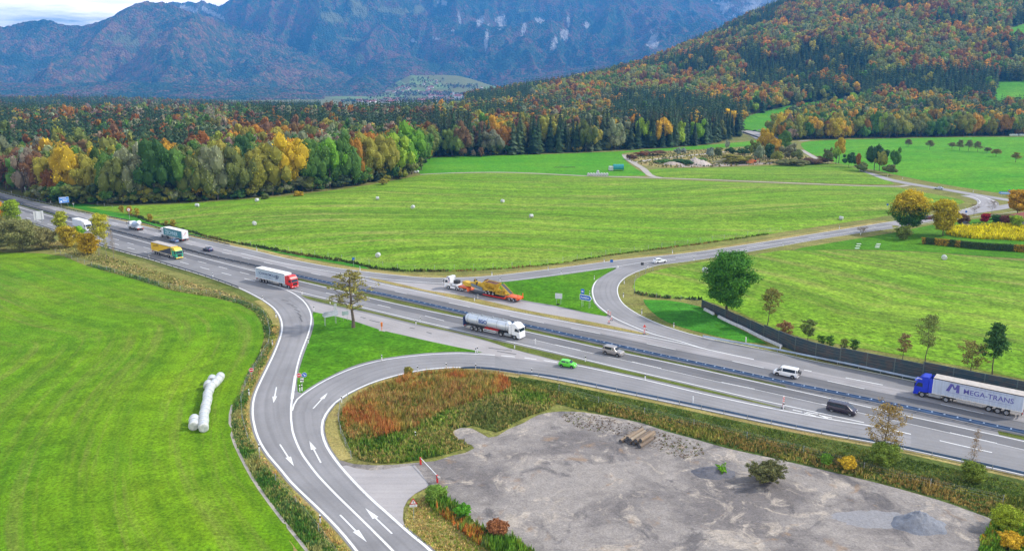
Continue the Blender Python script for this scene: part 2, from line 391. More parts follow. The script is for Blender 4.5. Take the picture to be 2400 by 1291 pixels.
def sheet(name, outline, z, mat, grid=None, flow=None, h=None, kind='structure', label=None):
    P = [Vector(p[:2]) for p in outline]; n = len(P); pts = list(P)
    if grid:
        A = np.array([(p.x, p.y) for p in P]); x0, y0 = A.min(0); x1, y1 = A.max(0)
        gx, gy = np.meshgrid(np.arange(x0, x1, grid), np.arange(y0, y1, grid)); gx = gx.ravel() + RNG.uniform(-.2, .2, gx.size) * grid; gy = gy.ravel() + RNG.uniform(-.2, .2, gy.size) * grid
        k = inpoly(gx, gy, A); gx, gy = gx[k], gy[k]
        d, _ = dist_line(gx, gy, [tuple(p) for p in P] + [tuple(P[0])]); k = d > grid * 0.3
        pts += [Vector((x, y)) for x, y in zip(gx[k], gy[k])]
    vs, es, fs, _, _, _ = delaunay_2d_cdt(pts, [(i, (i + 1) % n) for i in range(n)], [], 1, 1e-5)
    V = np.array([(v.x, v.y) for v in vs]); X, Y = V[:, 0], V[:, 1]
    Z = np.full(len(V), float(z))
    if h is not None: Z = Z + h(X, Y)
    u, v = (flow or lin_flow(0.0))(X, Y)
    F = np.array([f for f in fs if len(f) == 3], np.int32)
    # consistent upward normals
    a, b, c = V[F[:, 0]], V[F[:, 1]], V[F[:, 2]]
    s = (b[:, 0] - a[:, 0]) * (c[:, 1] - a[:, 1]) - (b[:, 1] - a[:, 1]) * (c[:, 0] - a[:, 0]) < 0
    F[s] = F[s][:, ::-1]
    me = np_mesh(name, np.column_stack([X, Y, Z]), F, {'flow': ('FLOAT_VECTOR', np.column_stack([u, v, np.zeros(len(V))]))}, mat, True)
    o = link(name, me, kind=kind)
    if label: o['label'] = label
    return o
def band(name, A, B, z, mat, step=4.0, kind='structure', label=None):
    """surface between two edge lines with the flow attribute running along it"""
    n = max(2, int(max(length(A), length(B)) / step)); A = resample(A, n); B = resample(B, n); V = []; fl = []; F = []; s = 0
    for i, (a, b) in enumerate(zip(A, B)):
        if i: s += ((a + b) / 2 - (A[i - 1] + B[i - 1]) / 2).length
        w = (b - a).length
        V += [(a.x, a.y, z), (b.x, b.y, z)]; fl += [(0, s, 0), (w, s, 0)]
        if i: k = 2 * i; F.append((k - 2, k - 1, k + 1, k))
    V = np.array(V); F = np.array(F)
    a, b, c = V[F[:, 0]], V[F[:, 1]], V[F[:, 2]]
    sg = (b[:, 0] - a[:, 0]) * (c[:, 1] - a[:, 1]) - (b[:, 1] - a[:, 1]) * (c[:, 0] - a[:, 0]) < 0
    F[sg] = F[sg][:, ::-1]
    me = np_mesh(name, V, F, {'flow': ('FLOAT_VECTOR', fl)}, mat)
    o = link(name, me, kind=kind)
    if label: o['label'] = label
    return o

# one ground sheet out to the mountains, polar grid round the camera's foot
def make_ground():
    rad = np.concatenate([np.arange(-420, 1000, 60), np.arange(1000, 2700, 22), np.arange(2700, 6200, 60), np.array([6400, 7200, 8200, 9400])])
    az = np.concatenate([np.arange(-1.25, -0.62, 0.07), np.arange(-0.62, 0.78, 0.0125), np.arange(0.78, 1.3, 0.06)])
    XX = []; 
    for r in rad:
        for t in az:
            w = 900 + max(r, 0) ; XX.append((t * w if r < 900 else t * r * (1 + 900 / max(r, 900) * (1 if r < 1e9 else 0)) , r))
    XX = np.array(XX); X = XX[:, 0]; Y = XX[:, 1]; Z = terr(X, Y) - 0.05
    n = len(az); F = [(i * n + j, i * n + j + 1, (i + 1) * n + j + 1, (i + 1) * n + j) for i in range(len(rad) - 1) for j in range(n - 1)]
    me = np_mesh('ground', np.column_stack([X, Y, Z]), F, {'flow': ('FLOAT_VECTOR', np.column_stack([Y, X, 0 * X]))}, G_BASE, True)
    link('ground', me, kind='structure')
make_ground()

# ------------------------------------------------------------------ site plan (photo coordinates of the road edges and lines)
LO = [(-90, 474), (0, 500), (58, 519), (102, 532), (140, 545), (180, 557), (220, 570), (285, 589), (347, 606), (410, 625), (470, 643), (532, 664), (575, 681), (615, 702)]
EL = [(615, 702), (640, 720), (655, 740), (661, 760), (660, 780), (652, 805), (640, 834), (625, 865), (607, 902), (596, 930), (592, 960), (594, 987), (600, 1012), (612, 1040), (632, 1070), (655, 1096), (682, 1129), (720, 1166), (760, 1204), (800, 1246), (835, 1289), (880, 1350)]
LR2 = [(-90, 462), (0, 489), (44, 504), (79, 515), (115, 526), (232, 560), (299, 580), (336, 590), (377, 602), (419, 613), (465, 625), (515, 638), (569, 652), (598, 659), (627, 666)]
LR1 = [(-90, 453), (0, 480), (58, 498), (150, 526), (265, 559), (314, 573), (435, 605), (503, 622), (580, 642), (764, 686), (885, 714), (996, 740), (1043, 752), (1250, 796), (1300, 808), (1480, 848), (1550, 864), (1690, 896), (1768, 912), (1925, 947), (2100, 986), (2300, 1031), (2400, 1054), (2540, 1086)]
LI = [(-90, 446), (0, 473), (70, 494), (130, 511), (245, 542), (355, 572), (432, 593), (500, 611), (595, 635), (705, 660), (800, 682), (900, 706), (1000, 728), (1082, 745), (1232, 777), (1407, 816), (1467, 829), (1600, 857), (1750, 890), (1800, 901), (1935, 931), (2045, 956), (2107, 970), (2250, 1001), (2400, 1034), (2540, 1065)]
LE = [(640, 669), (685, 680), (787, 705), (900, 732), (1000, 756), (1100, 779), (1150, 790), (1300, 825), (1450, 861), (1600, 895), (1750, 930), (1800, 941), (1900, 963), (2025, 990)]
LE2 = LE + [(2135, 1017), (2202, 1032), (2325, 1060), (2450, 1088), (2560, 1112)]
GL = [(627, 666), (662, 676), (687, 687), (710, 704), (722, 720), (729, 737), (729, 757), (722, 784), (712, 810), (703, 835), (695, 865), (690, 895), (686, 925), (682, 955), (682, 980), (685, 1007), (695, 1037), (710, 1067), (730, 1095), (747, 1116), (785, 1156), (825, 1195), (865, 1234), (900, 1269), (922, 1291), (975, 1350)]
NL = [(685, 962), (688, 950), (693, 940), (700, 931), (720, 917), (750, 898), (790, 878), (840, 858), (900, 843), (950, 836), (1000, 831), (1075, 828), (1160, 832)]
RL2 = [(1160, 832), (1207, 836), (1257, 842), (1305, 849), (1357, 857), (1510, 890), (1650, 923), (1800, 955), (1940, 981), (2050, 999), (2135, 1017)]
ER = [(1060, 1350), (1010, 1289), (962, 1251), (912, 1206), (872, 1171), (840, 1139), (805, 1101), (780, 1069), (762, 1039), (754, 1009), (755, 989), (765, 967), (782, 946), (812, 924), (850, 905), (900, 887), (950, 874), (1000, 865), (1050, 861), (1100, 860), (1150, 864), (1225, 875)]
SE = [(1225, 875), (1300, 889), (1450, 919), (1600, 950), (1800, 992), (1935, 1018), (2050, 1038), (2150, 1059), (2250, 1081), (2400, 1115), (2560, 1152)]
UO1 = [(-90, 425), (0, 452), (48, 465), (116, 482), (170, 495), (211, 503), (280, 517), (370, 538), (442, 555), (535, 575), (600, 589), (675, 607), (775, 626), (850, 636), (937, 646), (1000, 651), (1075, 651), (1150, 647), (1250, 636), (1375, 620), (1475, 607), (1600, 595), (1700, 581), (1800, 566), (1950, 542), (2095, 519), (2160, 509), (2205, 501), (2245, 494), (2275, 487), (2293, 479), (2297, 472), (2287, 465), (2262, 457), (2225, 450), (2150, 438), (2112, 431), (2075, 420), (2035, 406), (2005, 398)]
UR2 = [(180, 497), (236, 514), (264, 522), (330, 538), (445, 565), (520, 584), (566, 594), (640, 612), (725, 628), (800, 641)]
GU = [(800, 641), (875, 651), (950, 658), (1037, 664), (1100, 663), (1175, 659), (1250, 651), (1350, 637), (1400, 631), (1450, 624), (1530, 611), (1600, 604), (1700, 590), (1800, 574), (1950, 551), (2095, 528)]
UO2 = [(800, 641), (890, 664), (1000, 687), (1100, 708), (1150, 720), (1300, 749), (1450, 777), (1520, 789), (1600, 805), (1650, 817)]
UR1 = [(-90, 432), (0, 459), (82, 480), (175, 505), (245, 523), (420, 567), (520, 592), (650, 622), (800, 656), (980, 694), (1102, 720), (1275, 757), (1407, 782), (1582, 819), (1717, 846), (1790, 862), (1939, 892), (2026, 911), (2205, 947), (2305, 969), (2400, 989), (2540, 1018)]
NI = [(1450, 626), (1425, 637), (1405, 650), (1392, 667), (1389, 687), (1397, 710), (1415, 727), (1440, 745), (1475, 761), (1525, 781), (1600, 801), (1650, 817), (1767, 842), (1830, 856), (1902, 870), (1982, 885), (2069, 902), (2150, 920)]
NR = [(2095, 535), (2017, 546), (1925, 560), (1800, 582), (1700, 599), (1600, 614), (1550, 620), (1512, 630), (1475, 645), (1455, 660), (1447, 677), (1452, 700), (1470, 720), (1505, 741), (1550, 761), (1612, 781), (1675, 796), (1750, 811), (1825, 827), (1900, 844), (2050, 874), (2140, 893), (2280, 922), (2400, 948), (2540, 978)]
MR_TOP = [(-90, 436), (0, 463), (137, 502), (250, 534), (350, 560), (430, 581), (500, 599), (595, 620), (700, 645), (800, 667), (900, 688), (1000, 710), (1092, 731), (1232, 760), (1410, 799), (1550, 830), (1700, 862), (1850, 895), (1925, 910), (2050, 935), (2175, 961), (2300, 988), (2400, 1009), (2540, 1038)]
W = {}
for nm, pts in dict(LO=LO, EL=EL, LR2=LR2, LR1=LR1, LI=LI, LE=LE, LE2=LE2, GL=GL, NL=NL, RL2=RL2, ER=ER, SE=SE, UO1=UO1, UR2=UR2, GU=GU, UO2=UO2, UR1=UR1, NI=NI, NR=NR).items():
    W[nm] = smooth(gs(pts), 2.5)
W['MR'] = smooth(gs(MR_TOP, 0.78), 2.5)

# --- fields
def mound(poly, amp, seed, sc=60.0, fall=30.0):
    line = [tuple(p) for p in poly] + [tuple(poly[0])]
    def f(X, Y):
        d, _ = dist_line(X, Y, line); return amp * smst(d, 0, fall) * np.clip(vnoise(X, Y, sc, seed) * 0.7 + vnoise(X, Y, sc * 0.45, seed + 3) * 0.3, 0, 1)
    return f
left_m = [(-420, 700), (-320, 600), (-150, 592), (0, 592), (100, 594), (150, 601), (200, 622), (300, 650), (400, 680), (500, 697), (560, 712), (598, 733), (615, 758), (619, 790), (608, 828), (585, 866), (566, 903), (557, 940), (556, 1000), (566, 1050), (592, 1110), (632, 1162), (682, 1222), (735, 1291), (780, 1350), (-40, 1380), (-300, 1100)]
LM = smooth(gs(left_m[:25]), 6) + [g(-40, 1380), g(-500, 1380)]
edge_lm = smooth(gs(left_m[2:25]), 6)
def flow_left(X, Y):
    d, s = dist_line(X, Y, [tuple(p) for p in edge_lm]); return d, s
meadow_left = sheet('meadow_field', LM, 0.0, G_LEFT, grid=4.5, flow=flow_left, h=mound(LM, 1.2, 11, 70, 25))
center_m = [(200, 484), (300, 503), (350, 519), (440, 543), (520, 564), (600, 578), (700, 597), (830, 617), (880, 630), (950, 636), (1050, 636), (1200, 629), (1300, 619), (1400, 603), (1550, 583), (1650, 571), (1800, 549), (1950, 526), (2090, 505), (2160, 494), (2225, 484), (2262, 474), (2250, 467), (2210, 459), (2150, 449), (2105, 440), (1900, 434), (1700, 427), (1540, 420), (1367, 414), (1200, 406), (1080, 407), (1000, 409), (960, 416), (850, 436), (700, 456), (560, 468), (400, 478), (280, 482)]
CM = smooth(gs(center_m), 8, True)
def flow_center(X, Y): return Y + 14 * np.sin(X / 95.0) + 9 * np.sin(X / 41.0 + Y / 60.0) - 0.10 * X, X
h_center = mound(CM, 2.6, 21, 85, 30)
sheet('meadow_field', CM, 0.0, G_MOWN, grid=7, flow=flow_center, h=h_center)
right_m = [(1482, 672), (1490, 655), (1530, 636), (1600, 621), (1700, 606), (1800, 592), (1870, 586), (2150, 591), (2260, 600), (2400, 612), (2750, 640), (2900, 1010), (2400, 888), (2170, 842), (2000, 812), (1880, 790), (1800, 764), (1740, 735), (1645, 702), (1560, 698), (1510, 692), (1490, 684)]
RM = smooth(gs(right_m), 6, True)
noise_line = [tuple(p) for p in gs([(1500, 655), (1645, 700), (1740, 735), (1800, 764), (1880, 790), (2000, 812), (2170, 842), (2400, 888), (2900, 1000)])]
def flow_right(X, Y): return dist_line(X, Y, noise_line)
h_right = mound(RM, 1.6, 31, 60, 22)
sheet('meadow_field', RM, 0.0, G_MOWN, grid=5, flow=flow_right, h=h_right)
far1 = [(985, 408), (1003, 371), (1300, 361), (1500, 352), (1740, 333), (1790, 327), (1840, 332), (1760, 342), (1600, 352), (1475, 357), (1458, 360), (1468, 378), (1490, 395), (1512, 412), (1440, 413), (1367, 412), (1200, 404), (1080, 405)]
sheet('meadow_field', smooth(gs(far1), 10, True), 0.0, G_FAR, grid=14)
far2 = [(1524, 405), (1525, 397), (1560, 395), (1650, 394), (1740, 391), (1830, 387), (1920, 383), (1985, 387), (2030, 405), (2085, 425), (2098, 432), (1900, 428), (1700, 421), (1552, 415)]
F2 = smooth(gs(far2), 8, True)
sheet('meadow_field', F2, 0.0, G_MOWN, grid=10, flow=flow_center, h=mound(F2, 2.0, 41, 60, 18))
far3 = [(1888, 333), (2000, 327), (2250, 322), (2400, 321), (2900, 317), (2900, 480), (2400, 456), (2300, 446), (2200, 430), (2120, 414), (2035, 396), (1960, 382), (1915, 366), (1885, 350)]
F3 = smooth(gs(far3), 10, True)
h_far3 = mound(F3, 9.0, 51, 130, 90)
sheet('meadow_field', F3, 0.0, G_FAR, grid=12, h=h_far3)
garden = [(1862, 586), (1930, 572), (2090, 546), (2180, 528), (2300, 512), (2400, 505), (2700, 490), (2800, 620), (2400, 606), (2260, 597), (2150, 589), (1990, 585)]
sheet('garden_lawn', smooth(gs(garden), 6, True), -0.012, G_ISL, grid=8)
ditch_n = [(150, 478), (230, 481), (300, 503), (440, 545), (600, 580), (760, 607), (850, 622), (870, 632), (780, 616), (700, 602), (600, 583), (530, 568), (440, 549), (370, 533), (290, 514), (215, 497)]
sheet('ditch', smooth(gs(ditch_n), 5, True), -0.008, G_DITCH, grid=8)
ditch_e = [(1508, 702), (1560, 703), (1640, 718), (1690, 748), (1760, 784), (1800, 806), (1740, 800), (1660, 783), (1590, 764), (1540, 741)]
sheet('ditch', smooth(gs(ditch_e), 4, True), -0.008, G_DITCH, grid=6)

# --- roads: one asphalt sheet for all carriageways and ramps, then lighter lanes, verges and islands laid on it
outer = offset(W['LO'], -0.5) + offset(W['EL'], -0.5)
south = offset(W['ER'], -0.5)
right_low = offset(W['SE'], -0.2)
upper = W['UO1']
iu = min(range(len(upper)), key=lambda i: (upper[i] - g(2095, 519)).length)
road_poly = outer + south + right_low + list(reversed(offset(W['NR'], -0.4))) + list(reversed(offset(upper[:iu], 0.4)))
sheet('motorway', road_poly, 0.012, ASPH, grid=None, flow=lin_flow(R(-28)))
def pick(line, p0, p1):
    s0, s1 = nearest_s(line, p0), nearest_s(line, p1); return cut(line, s0, s1)
x_left, x_right = -90, 2540
band('light_lane', W['UR1'], W['UR2'][:1] and offset(W['UR1'], 3.7), 0.017, ASPHL)
band('dark_lane', offset(W['UR1'], -0.1), offset(W['UR1'], -3.9), 0.018, ASPHD)
band('dark_lane', offset(W['LR1'], 0.1), offset(W['LI'], -0.2), 0.018, ASPHD)
band('ramp_lane', W['EL'], resample(pick(W['GL'], g(700, 695), g(975, 1350)), 60), 0.017, ASPHR)
band('ramp_lane', pick(W['GL'], g(682, 960), g(975, 1350)), list(reversed(pick(W['ER'], g(1060, 1350), g(765, 967)))), 0.017, ASPHR)
band('ramp_lane', W['NL'], pick(W['ER'], g(765, 967), g(1160, 866)), 0.0175, ASPHR)
band('accel_lane', W['RL2'], pick(W['SE'] , g(1200, 872), g(2135, 1056)), 0.0172, ASPHR)
band('ramp_lane', pick(W['NI'], g(1450, 626), g(1650, 817)), pick(W['NR'], g(1530, 625), g(1675, 796)), 0.017, ASPHR)
# lay-bys
lay_s = [(712, 700), (750, 711), (850, 733), (950, 757), (1075, 784), (1150, 802), (1250, 832), (1350, 857), (1257, 846), (1160, 834), (1130, 829), (1075, 816), (1000, 799), (940, 785), (892, 774), (835, 755), (795, 744), (760, 737), (733, 729), (725, 713)]
sheet('layby', smooth(gs(lay_s), 4, True), 0.022, LAYBY, flow=lin_flow(R(-45)))
lay_n = [(880, 656), (950, 662), (1035, 668), (1120, 680), (1225, 707), (1300, 719), (1362, 732), (1422, 742), (1450, 758), (1512, 781), (1450, 769), (1375, 754), (1300, 741), (1225, 727), (1150, 709), (1075, 693), (1000, 680), (940, 668)]
sheet('layby', smooth(gs(lay_n), 4, True), 0.022, LAYBY, flow=lin_flow(R(-45)))
# grass islands and verges
isl_s = [(734, 731), (760, 736), (795, 743), (835, 754), (892, 773), (940, 784), (1000, 798), (1075, 814), (1132, 826), (1075, 824), (1000, 827), (950, 832), (900, 839), (840, 853), (790, 873), (750, 893), (722, 910), (707, 921), (698, 918), (696, 898), (701, 868), (709, 840), (719, 812), (729, 786), (736, 757)]
ISL_S = smooth(gs(isl_s), 3, True)
sheet('grass_island', ISL_S, 0.03, G_ISL, grid=3, flow=lin_flow(R(-30)), h=mound(ISL_S, 0.5, 61, 12, 8))
isl_n = [(1120, 665), (1180, 661), (1250, 653), (1350, 640), (1430, 628), (1446, 628), (1424, 640), (1403, 653), (1389, 668), (1386, 688), (1393, 711), (1411, 729), (1427, 738), (1420, 741), (1362, 730), (1300, 716), (1225, 703), (1160, 683)]
ISL_N = smooth(gs(isl_n), 3, True)
sheet('grass_island', ISL_N, 0.03, G_ISL, grid=4, flow=lin_flow(R(-30)), h=mound(ISL_N, 0.4, 62, 12, 8))
ver_s = [(704, 691), (775, 706), (850, 724), (950, 748), (1050, 772), (1150, 795), (1300, 829), (1450, 864), (1600, 899), (1750, 935), (1850, 960), (1800, 950), (1650, 917), (1510, 885), (1357, 853), (1300, 843), (1250, 830), (1190, 815), (1150, 801), (1075, 781), (1000, 765), (900, 741), (850, 729), (775, 714), (720, 700)]
sheet('grass_verge', smooth(gs(ver_s), 3, True), 0.032, G_BANK, grid=3, flow=lin_flow(R(-42)))
ver_n = [(862, 650), (950, 668), (1000, 680), (1075, 692), (1150, 707), (1225, 725), (1300, 739), (1375, 752), (1450, 767), (1524, 784), (1500, 783), (1450, 774), (1375, 761), (1250, 737), (1150, 718), (1075, 702), (1000, 684), (940, 672), (880, 658)]
sheet('grass_verge', smooth(gs(ver_n), 3, True), 0.032, G_VERGE, grid=3, flow=lin_flow(R(-42)))
mg = pick(offset(W['MR'], -0.5), g(640, 636), g(1842, 900)); mi = pick(offset(W['LI'], 0.55), g(690, 657), g(1842, 911))
band('median_grass', mg, mi, 0.03, G_BANK)
mg2 = pick(offset(W['MR'], -0.5), g(2340, 1003), g(2540, 1046)); mi2 = pick(offset(W['LI'], 0.6), g(2340, 1021), g(2540, 1065))
band('median_grass', mg2, mi2, 0.03, G_BANK)
mg3 = pick(offset(W['MR'], 0.3), g(-90, 438), g(137, 504)); mi3 = pick(offset(W['MR'], -1.0), g(-90, 438), g(137, 506))
band('median_grass', mg3, mi3, 0.03, G_BANK)
# dry verges hugging the road edges
def vband(line, d0, d1, mat, z, name='grass_verge'): return band(name, offset(line, d0), offset(line, d1), z, mat)
vband(W['EL'], -0.5, -2.4, G_VERGE, 0.006)
vband(W['LO'], -0.5, -3.0, G_BANK, 0.006)
vband(pick(W['UO1'], g(200, 500), g(2090, 520)), 0.4, 3.2, G_VERGE, 0.006)
vband(pick(W['NR'], g(2095, 535), g(1900, 844)), -0.4, -3.4, G_VERGE, 0.0065)
vband(pick(W['ER'], g(790, 1082), g(1225, 875)), -0.5, -2.6, G_VERGE, 0.006)
vband(W['SE'], -0.2, -1.6, G_VERGE, 0.006)
DL = smooth(gs([(590, 905), (562, 928), (548, 950), (543, 980), (548, 1020), (565, 1060), (600, 1124), (650, 1194), (700, 1256), (728, 1291), (775, 1350)]), 2)
DR = smooth(gs([(592, 905), (583, 930), (577, 960), (577, 1000), (588, 1040), (612, 1080), (662, 1144), (732, 1214), (782, 1291), (822, 1350)]), 2)
sheet('ditch', list(DL) + list(reversed(DR)), 0.009, G_DARK, grid=3)
DL0 = DL; DL = cut(DL, 9, length(DL))
band('farm_track', offset(DL, -0.1), offset(DL, -0.55), 0.013, PATHM)
band('farm_track', offset(DL, -1.3), offset(DL, -2.6), 0.011, G_VERGE)
band('farm_track', offset(DL, -2.6), offset(DL, -2.95), 0.012, G_DARK); DL = DL0
# apron and gravel lot
apron = [(802, 1092), (812, 1090), (830, 1096), (870, 1102), (905, 1099), (940, 1094), (972, 1089), (986, 1106), (1005, 1136), (998, 1142), (975, 1155), (956, 1170), (946, 1190), (944, 1215), (948, 1232), (940, 1232), (912, 1206), (872, 1171), (840, 1139)]
sheet('apron', smooth(gs(apron), 2.5, True), 0.026, LAYBY)
lot = [(797, 1078), (830, 1087), (880, 1090), (930, 1088), (975, 1084), (1020, 1080), (1060, 1067), (1090, 1061), (1112, 1050), (1105, 1042), (1085, 1038), (1066, 1022), (1060, 1010), (1080, 1002), (1105, 1003), (1125, 1014), (1145, 1025), (1165, 1022), (1190, 1006), (1225, 992), (1262, 972), (1310, 964), (1370, 966), (1430, 976), (1500, 990), (1560, 1010), (1620, 1026), (1700, 1049), (1800, 1071), (1900, 1094), (2050, 1130), (2150, 1157), (2230, 1181), (2290, 1203), (2326, 1216), (2318, 1235), (2300, 1262), (2296, 1300), (2310, 1380), (1300, 1380), (1262, 1300), (1220, 1268), (1160, 1245), (1118, 1228), (1088, 1195), (1055, 1172), (1035, 1152), (1006, 1140), (970, 1158), (940, 1190), (945, 1240), (925, 1215), (860, 1160), (800, 1100)]
LOT = smooth(gs(lot), 2.0, True)
sheet('gravel_lot', LOT, 0.020, GRAVEL, grid=4)
bank_s = [(1150, 872), (1250, 886), (1450, 926), (1650, 967), (1900, 1018), (2150, 1066), (2400, 1122), (2560, 1160), (2500, 1230), (2330, 1214), (2150, 1155), (1950, 1105), (1750, 1060), (1560, 1010), (1430, 974), (1300, 945), (1230, 905)]
sheet('grass_bank', smooth(gs(bank_s), 4, True), -0.004, G_DARK, grid=5, flow=lin_flow(R(-42)))
bank_w = [(948, 1232), (950, 1200), (962, 1180), (990, 1162), (1040, 1175), (1100, 1230), (1200, 1270), (1290, 1350), (1070, 1350), (1010, 1285)]
sheet('grass_bank', smooth(gs(bank_w), 3, True), 0.004, G_VERGE, grid=3)
sheet('quarry_ground', smooth(gs([(1468, 368), (1500, 360), (1560, 356), (1700, 350), (1800, 350), (1900, 368), (1918, 381), (1830, 386), (1740, 389), (1650, 392), (1560, 393), (1525, 391), (1497, 384)]), 6, True), 0.012, G_VERGE, grid=10)
# farm tracks
def ribbon(name, line, w, z, mat, **k): return band(name, offset(line, w / 2), offset(line, -w / 2), z, mat, **k)
ribbon('farm_track', smooth(gs([(985, 409), (1080, 405), (1200, 404.5), (1367, 412), (1440, 414), (1540, 417), (1600, 419), (1700, 423), (1900, 431), (2030, 436), (2112, 437), (2130, 434)]), 6), 3.0, 0.015, PATHM)
ribbon('farm_track', smooth(gs([(1552, 418), (1530, 414), (1517, 405), (1508, 396), (1495, 388), (1482, 380), (1470, 372), (1463, 363)]), 5), 4.2, 0.02, PATHM)
ribbon('farm_track', smooth(gs([(1486, 381), (1515, 376), (1550, 372), (1610, 365), (1662, 360), (1700, 356)]), 5), 5.0, 0.018, PATHM)
ribbon('farm_track', smooth(gs([(1873, 331), (1895, 329)]), 6), 5.0, 0.018, PATHM)
ribbon('farm_track', smooth(gs([(1880, 352), (1900, 364), (1925, 379)]), 6), 4.0, 0.018, PATHM)
ribbon('side_road', smooth(gs([(2005, 398), (2040, 408), (2075, 419), (2112, 427), (2150, 434), (2225, 446), (2300, 459), (2400, 474), (2600, 500)]), 6), 7.0, 0.016, ASPHL)
ribbon('side_road', smooth(gs([(2270, 458), (2305, 467), (2316, 478), (2300, 489), (2262, 498), (2200, 509), (2150, 517), (2090, 527)]), 4), 9.0, 0.018, ASPHL)
ribbon('side_road', smooth(gs([(2262, 499), (2330, 489), (2400, 478), (2600, 455)]), 4), 7.0, 0.017, ASPHL)
ribbon('bridge_road', smooth(gs([(1742, 306), (1765, 312), (1785, 318), (1800, 326)]), 6), 24.0, 0.03, LAYBY)

# ------------------------------------------------------------------ markings (4 mm films on the asphalt)
mk = {'n': 0}
def stripe(line, w, z=0.034, name='lane_line'):
    o = band(name, offset(line, w / 2), offset(line, -w / 2), z, MARK, step=2.5); return o
MKB = {'V': [], 'F': []}
def add_strip(line, w, z=0.030):
    mk['n'] += 1; z = z + (mk['n'] % 5) * 0.0012
    n = max(2, int(length(line) / 2.5)); P = resample(line, n); A = offset(P, w / 2); B = offset(P, -w / 2); k = len(MKB['V'])
    for a, b in zip(A, B): MKB['V'] += [(a.x, a.y, z), (b.x, b.y, z)]
    MKB['F'] += [(k + 2 * i + 1, k + 2 * i + 3, k + 2 * i + 2, k + 2 * i) for i in range(n - 1)]
def flush_marks(name, label=None):
    me = np_mesh(name, MKB['V'], MKB['F'], None, MARK); o = link(name, me, kind='structure')
    MKB['V'] = []; MKB['F'] = []; return o
def dashes(line, dash, gap, w, start=0.0, z=0.030):
    L = length(line); s = start
    while s + dash < L: add_strip(cut(line, s, s + dash), w, z); s += dash + gap
add_strip(W['LO'], 0.30); add_strip(W['EL'], 0.36)
add_strip(W['LI'], 0.24)
add_strip(W['LE'], 0.26)
flush_marks('edge_lines')
# dashes with the photographed phase: one starts at (299,580)
s0 = nearest_s(W['LR2'], g(298.7, 580)) % 12.0
dashes(cut(W['LR2'], 0, nearest_s(W['LR2'], g(598, 659))), 5.2, 6.8, 0.26, s0)
s0 = nearest_s(W['LR1'], g(264.7, 559)) % 12.0
k = nearest_s(W['LR1'], g(700, 670)); dashes(cut(W['LR1'], 0, k), 5.0, 7.0, 0.22, s0)
for a, b in (((764, 686), (786, 691)), ((885, 714), (915, 721)), ((996, 740), (1043, 751))): add_strip(pick(W['LR1'], g(*a), g(*b)), 0.22)
add_strip(pick(W['LR1'], g(1250, 796), g(2540, 1086)), 0.13)
for a, b in (((1300, 808), (1359, 821)), ((1480, 848), (1548, 864)), ((1690, 896), (1768, 912)), ((1925, 947), (2010, 966)), ((2226, 1014), (2337, 1040))): add_strip(offset(pick(W['LR1'], g(*a), g(*b)), 0.22), 0.16)
add_strip(pick(W['GL'], g(627, 666), g(975, 1350)), 0.34)
add_strip(W['NL'], 0.30)
add_strip(pick(offset(W['GL'], 0.0), g(690, 880), g(684, 935)), 0.55)
for a, b in (((1175, 833), (1207, 836)), ((1229, 839), (1257, 842)), ((1274, 845), (1305, 849))): add_strip(pick(W['RL2'], g(*a), g(*b)), 0.30)
add_strip(pick(W['RL2'], g(1335, 853), g(2135, 1017)), 0.30)
add_strip(smooth(gs([(2202, 1032), (2262, 1046), (2325, 1060)]), 2), 0.26)
add_strip(W['ER'], 0.40)
add_strip(offset(W['SE'], 0.3), 0.20)
flush_marks('ramp_lines')
add_strip(pick(W['UO1'], g(-90, 425), g(2262, 457)), 0.26)
add_strip(pick(W['GU'], g(800, 641), g(1450, 624)), 0.26); add_strip(pick(W['GU'], g(1450, 624), g(2095, 528)), 0.22)
add_strip(pick(W['UR2'], g(566, 594), g(800, 641)), 0.26)
add_strip(W['UO2'], 0.26); add_strip(pick(W['NI'], g(1450, 626), g(1767, 842)), 0.32); add_strip(W['NR'], 0.26)
for a, b in (((1885, 866), (1902, 870)), ((1982, 885), (2069, 902)), ((2180, 926), (2260, 942))): add_strip(pick(W['NI'], g(*a), g(*b)), 0.3) if b[0] < 2160 else None
s0 = nearest_s(W['UR2'], g(236, 514)) % 12.0; dashes(cut(W['UR2'], 0, nearest_s(W['UR2'], g(560, 593))), 5.0, 7.0, 0.22, s0)
s0 = nearest_s(W['UR1'], g(1515, 805)) % 12.0
dashes(cut(W['UR1'], 0, nearest_s(W['UR1'], g(1000, 700))), 4.5, 7.5, 0.2, 3.0)
for a, b in (((1050, 710), (1102, 720)), ((1195, 740), (1275, 757)), ((1337, 770), (1407, 782)), ((1515, 805), (1584, 819)), ((1717, 846), (1790, 862)), ((1939, 892), (2026, 911)), ((2205, 947), (2305, 969))): add_strip(pick(W['UR1'], g(*a), g(*b)), 0.2)
flush_marks('upper_lines')
c2 = offset(pick(W['GU'], g(1500, 616), g(2095, 528)), -1.8); dashes(c2, 9, 24, 0.2, 4); c3 = offset(pick(W['GU'], g(1500, 616), g(2095, 528)), 1.8); dashes(c3, 9, 24, 0.2, 16)
add_strip(smooth(gs([(2287, 458), (2312, 464), (2330, 473), (2336, 480)]), 3), 0.5)
add_strip(smooth(gs([(2095, 535), (2175, 523), (2240, 514), (2330, 503), (2362, 499), (2420, 490)]), 4), 0.25)
flush_marks('side_road_lines')
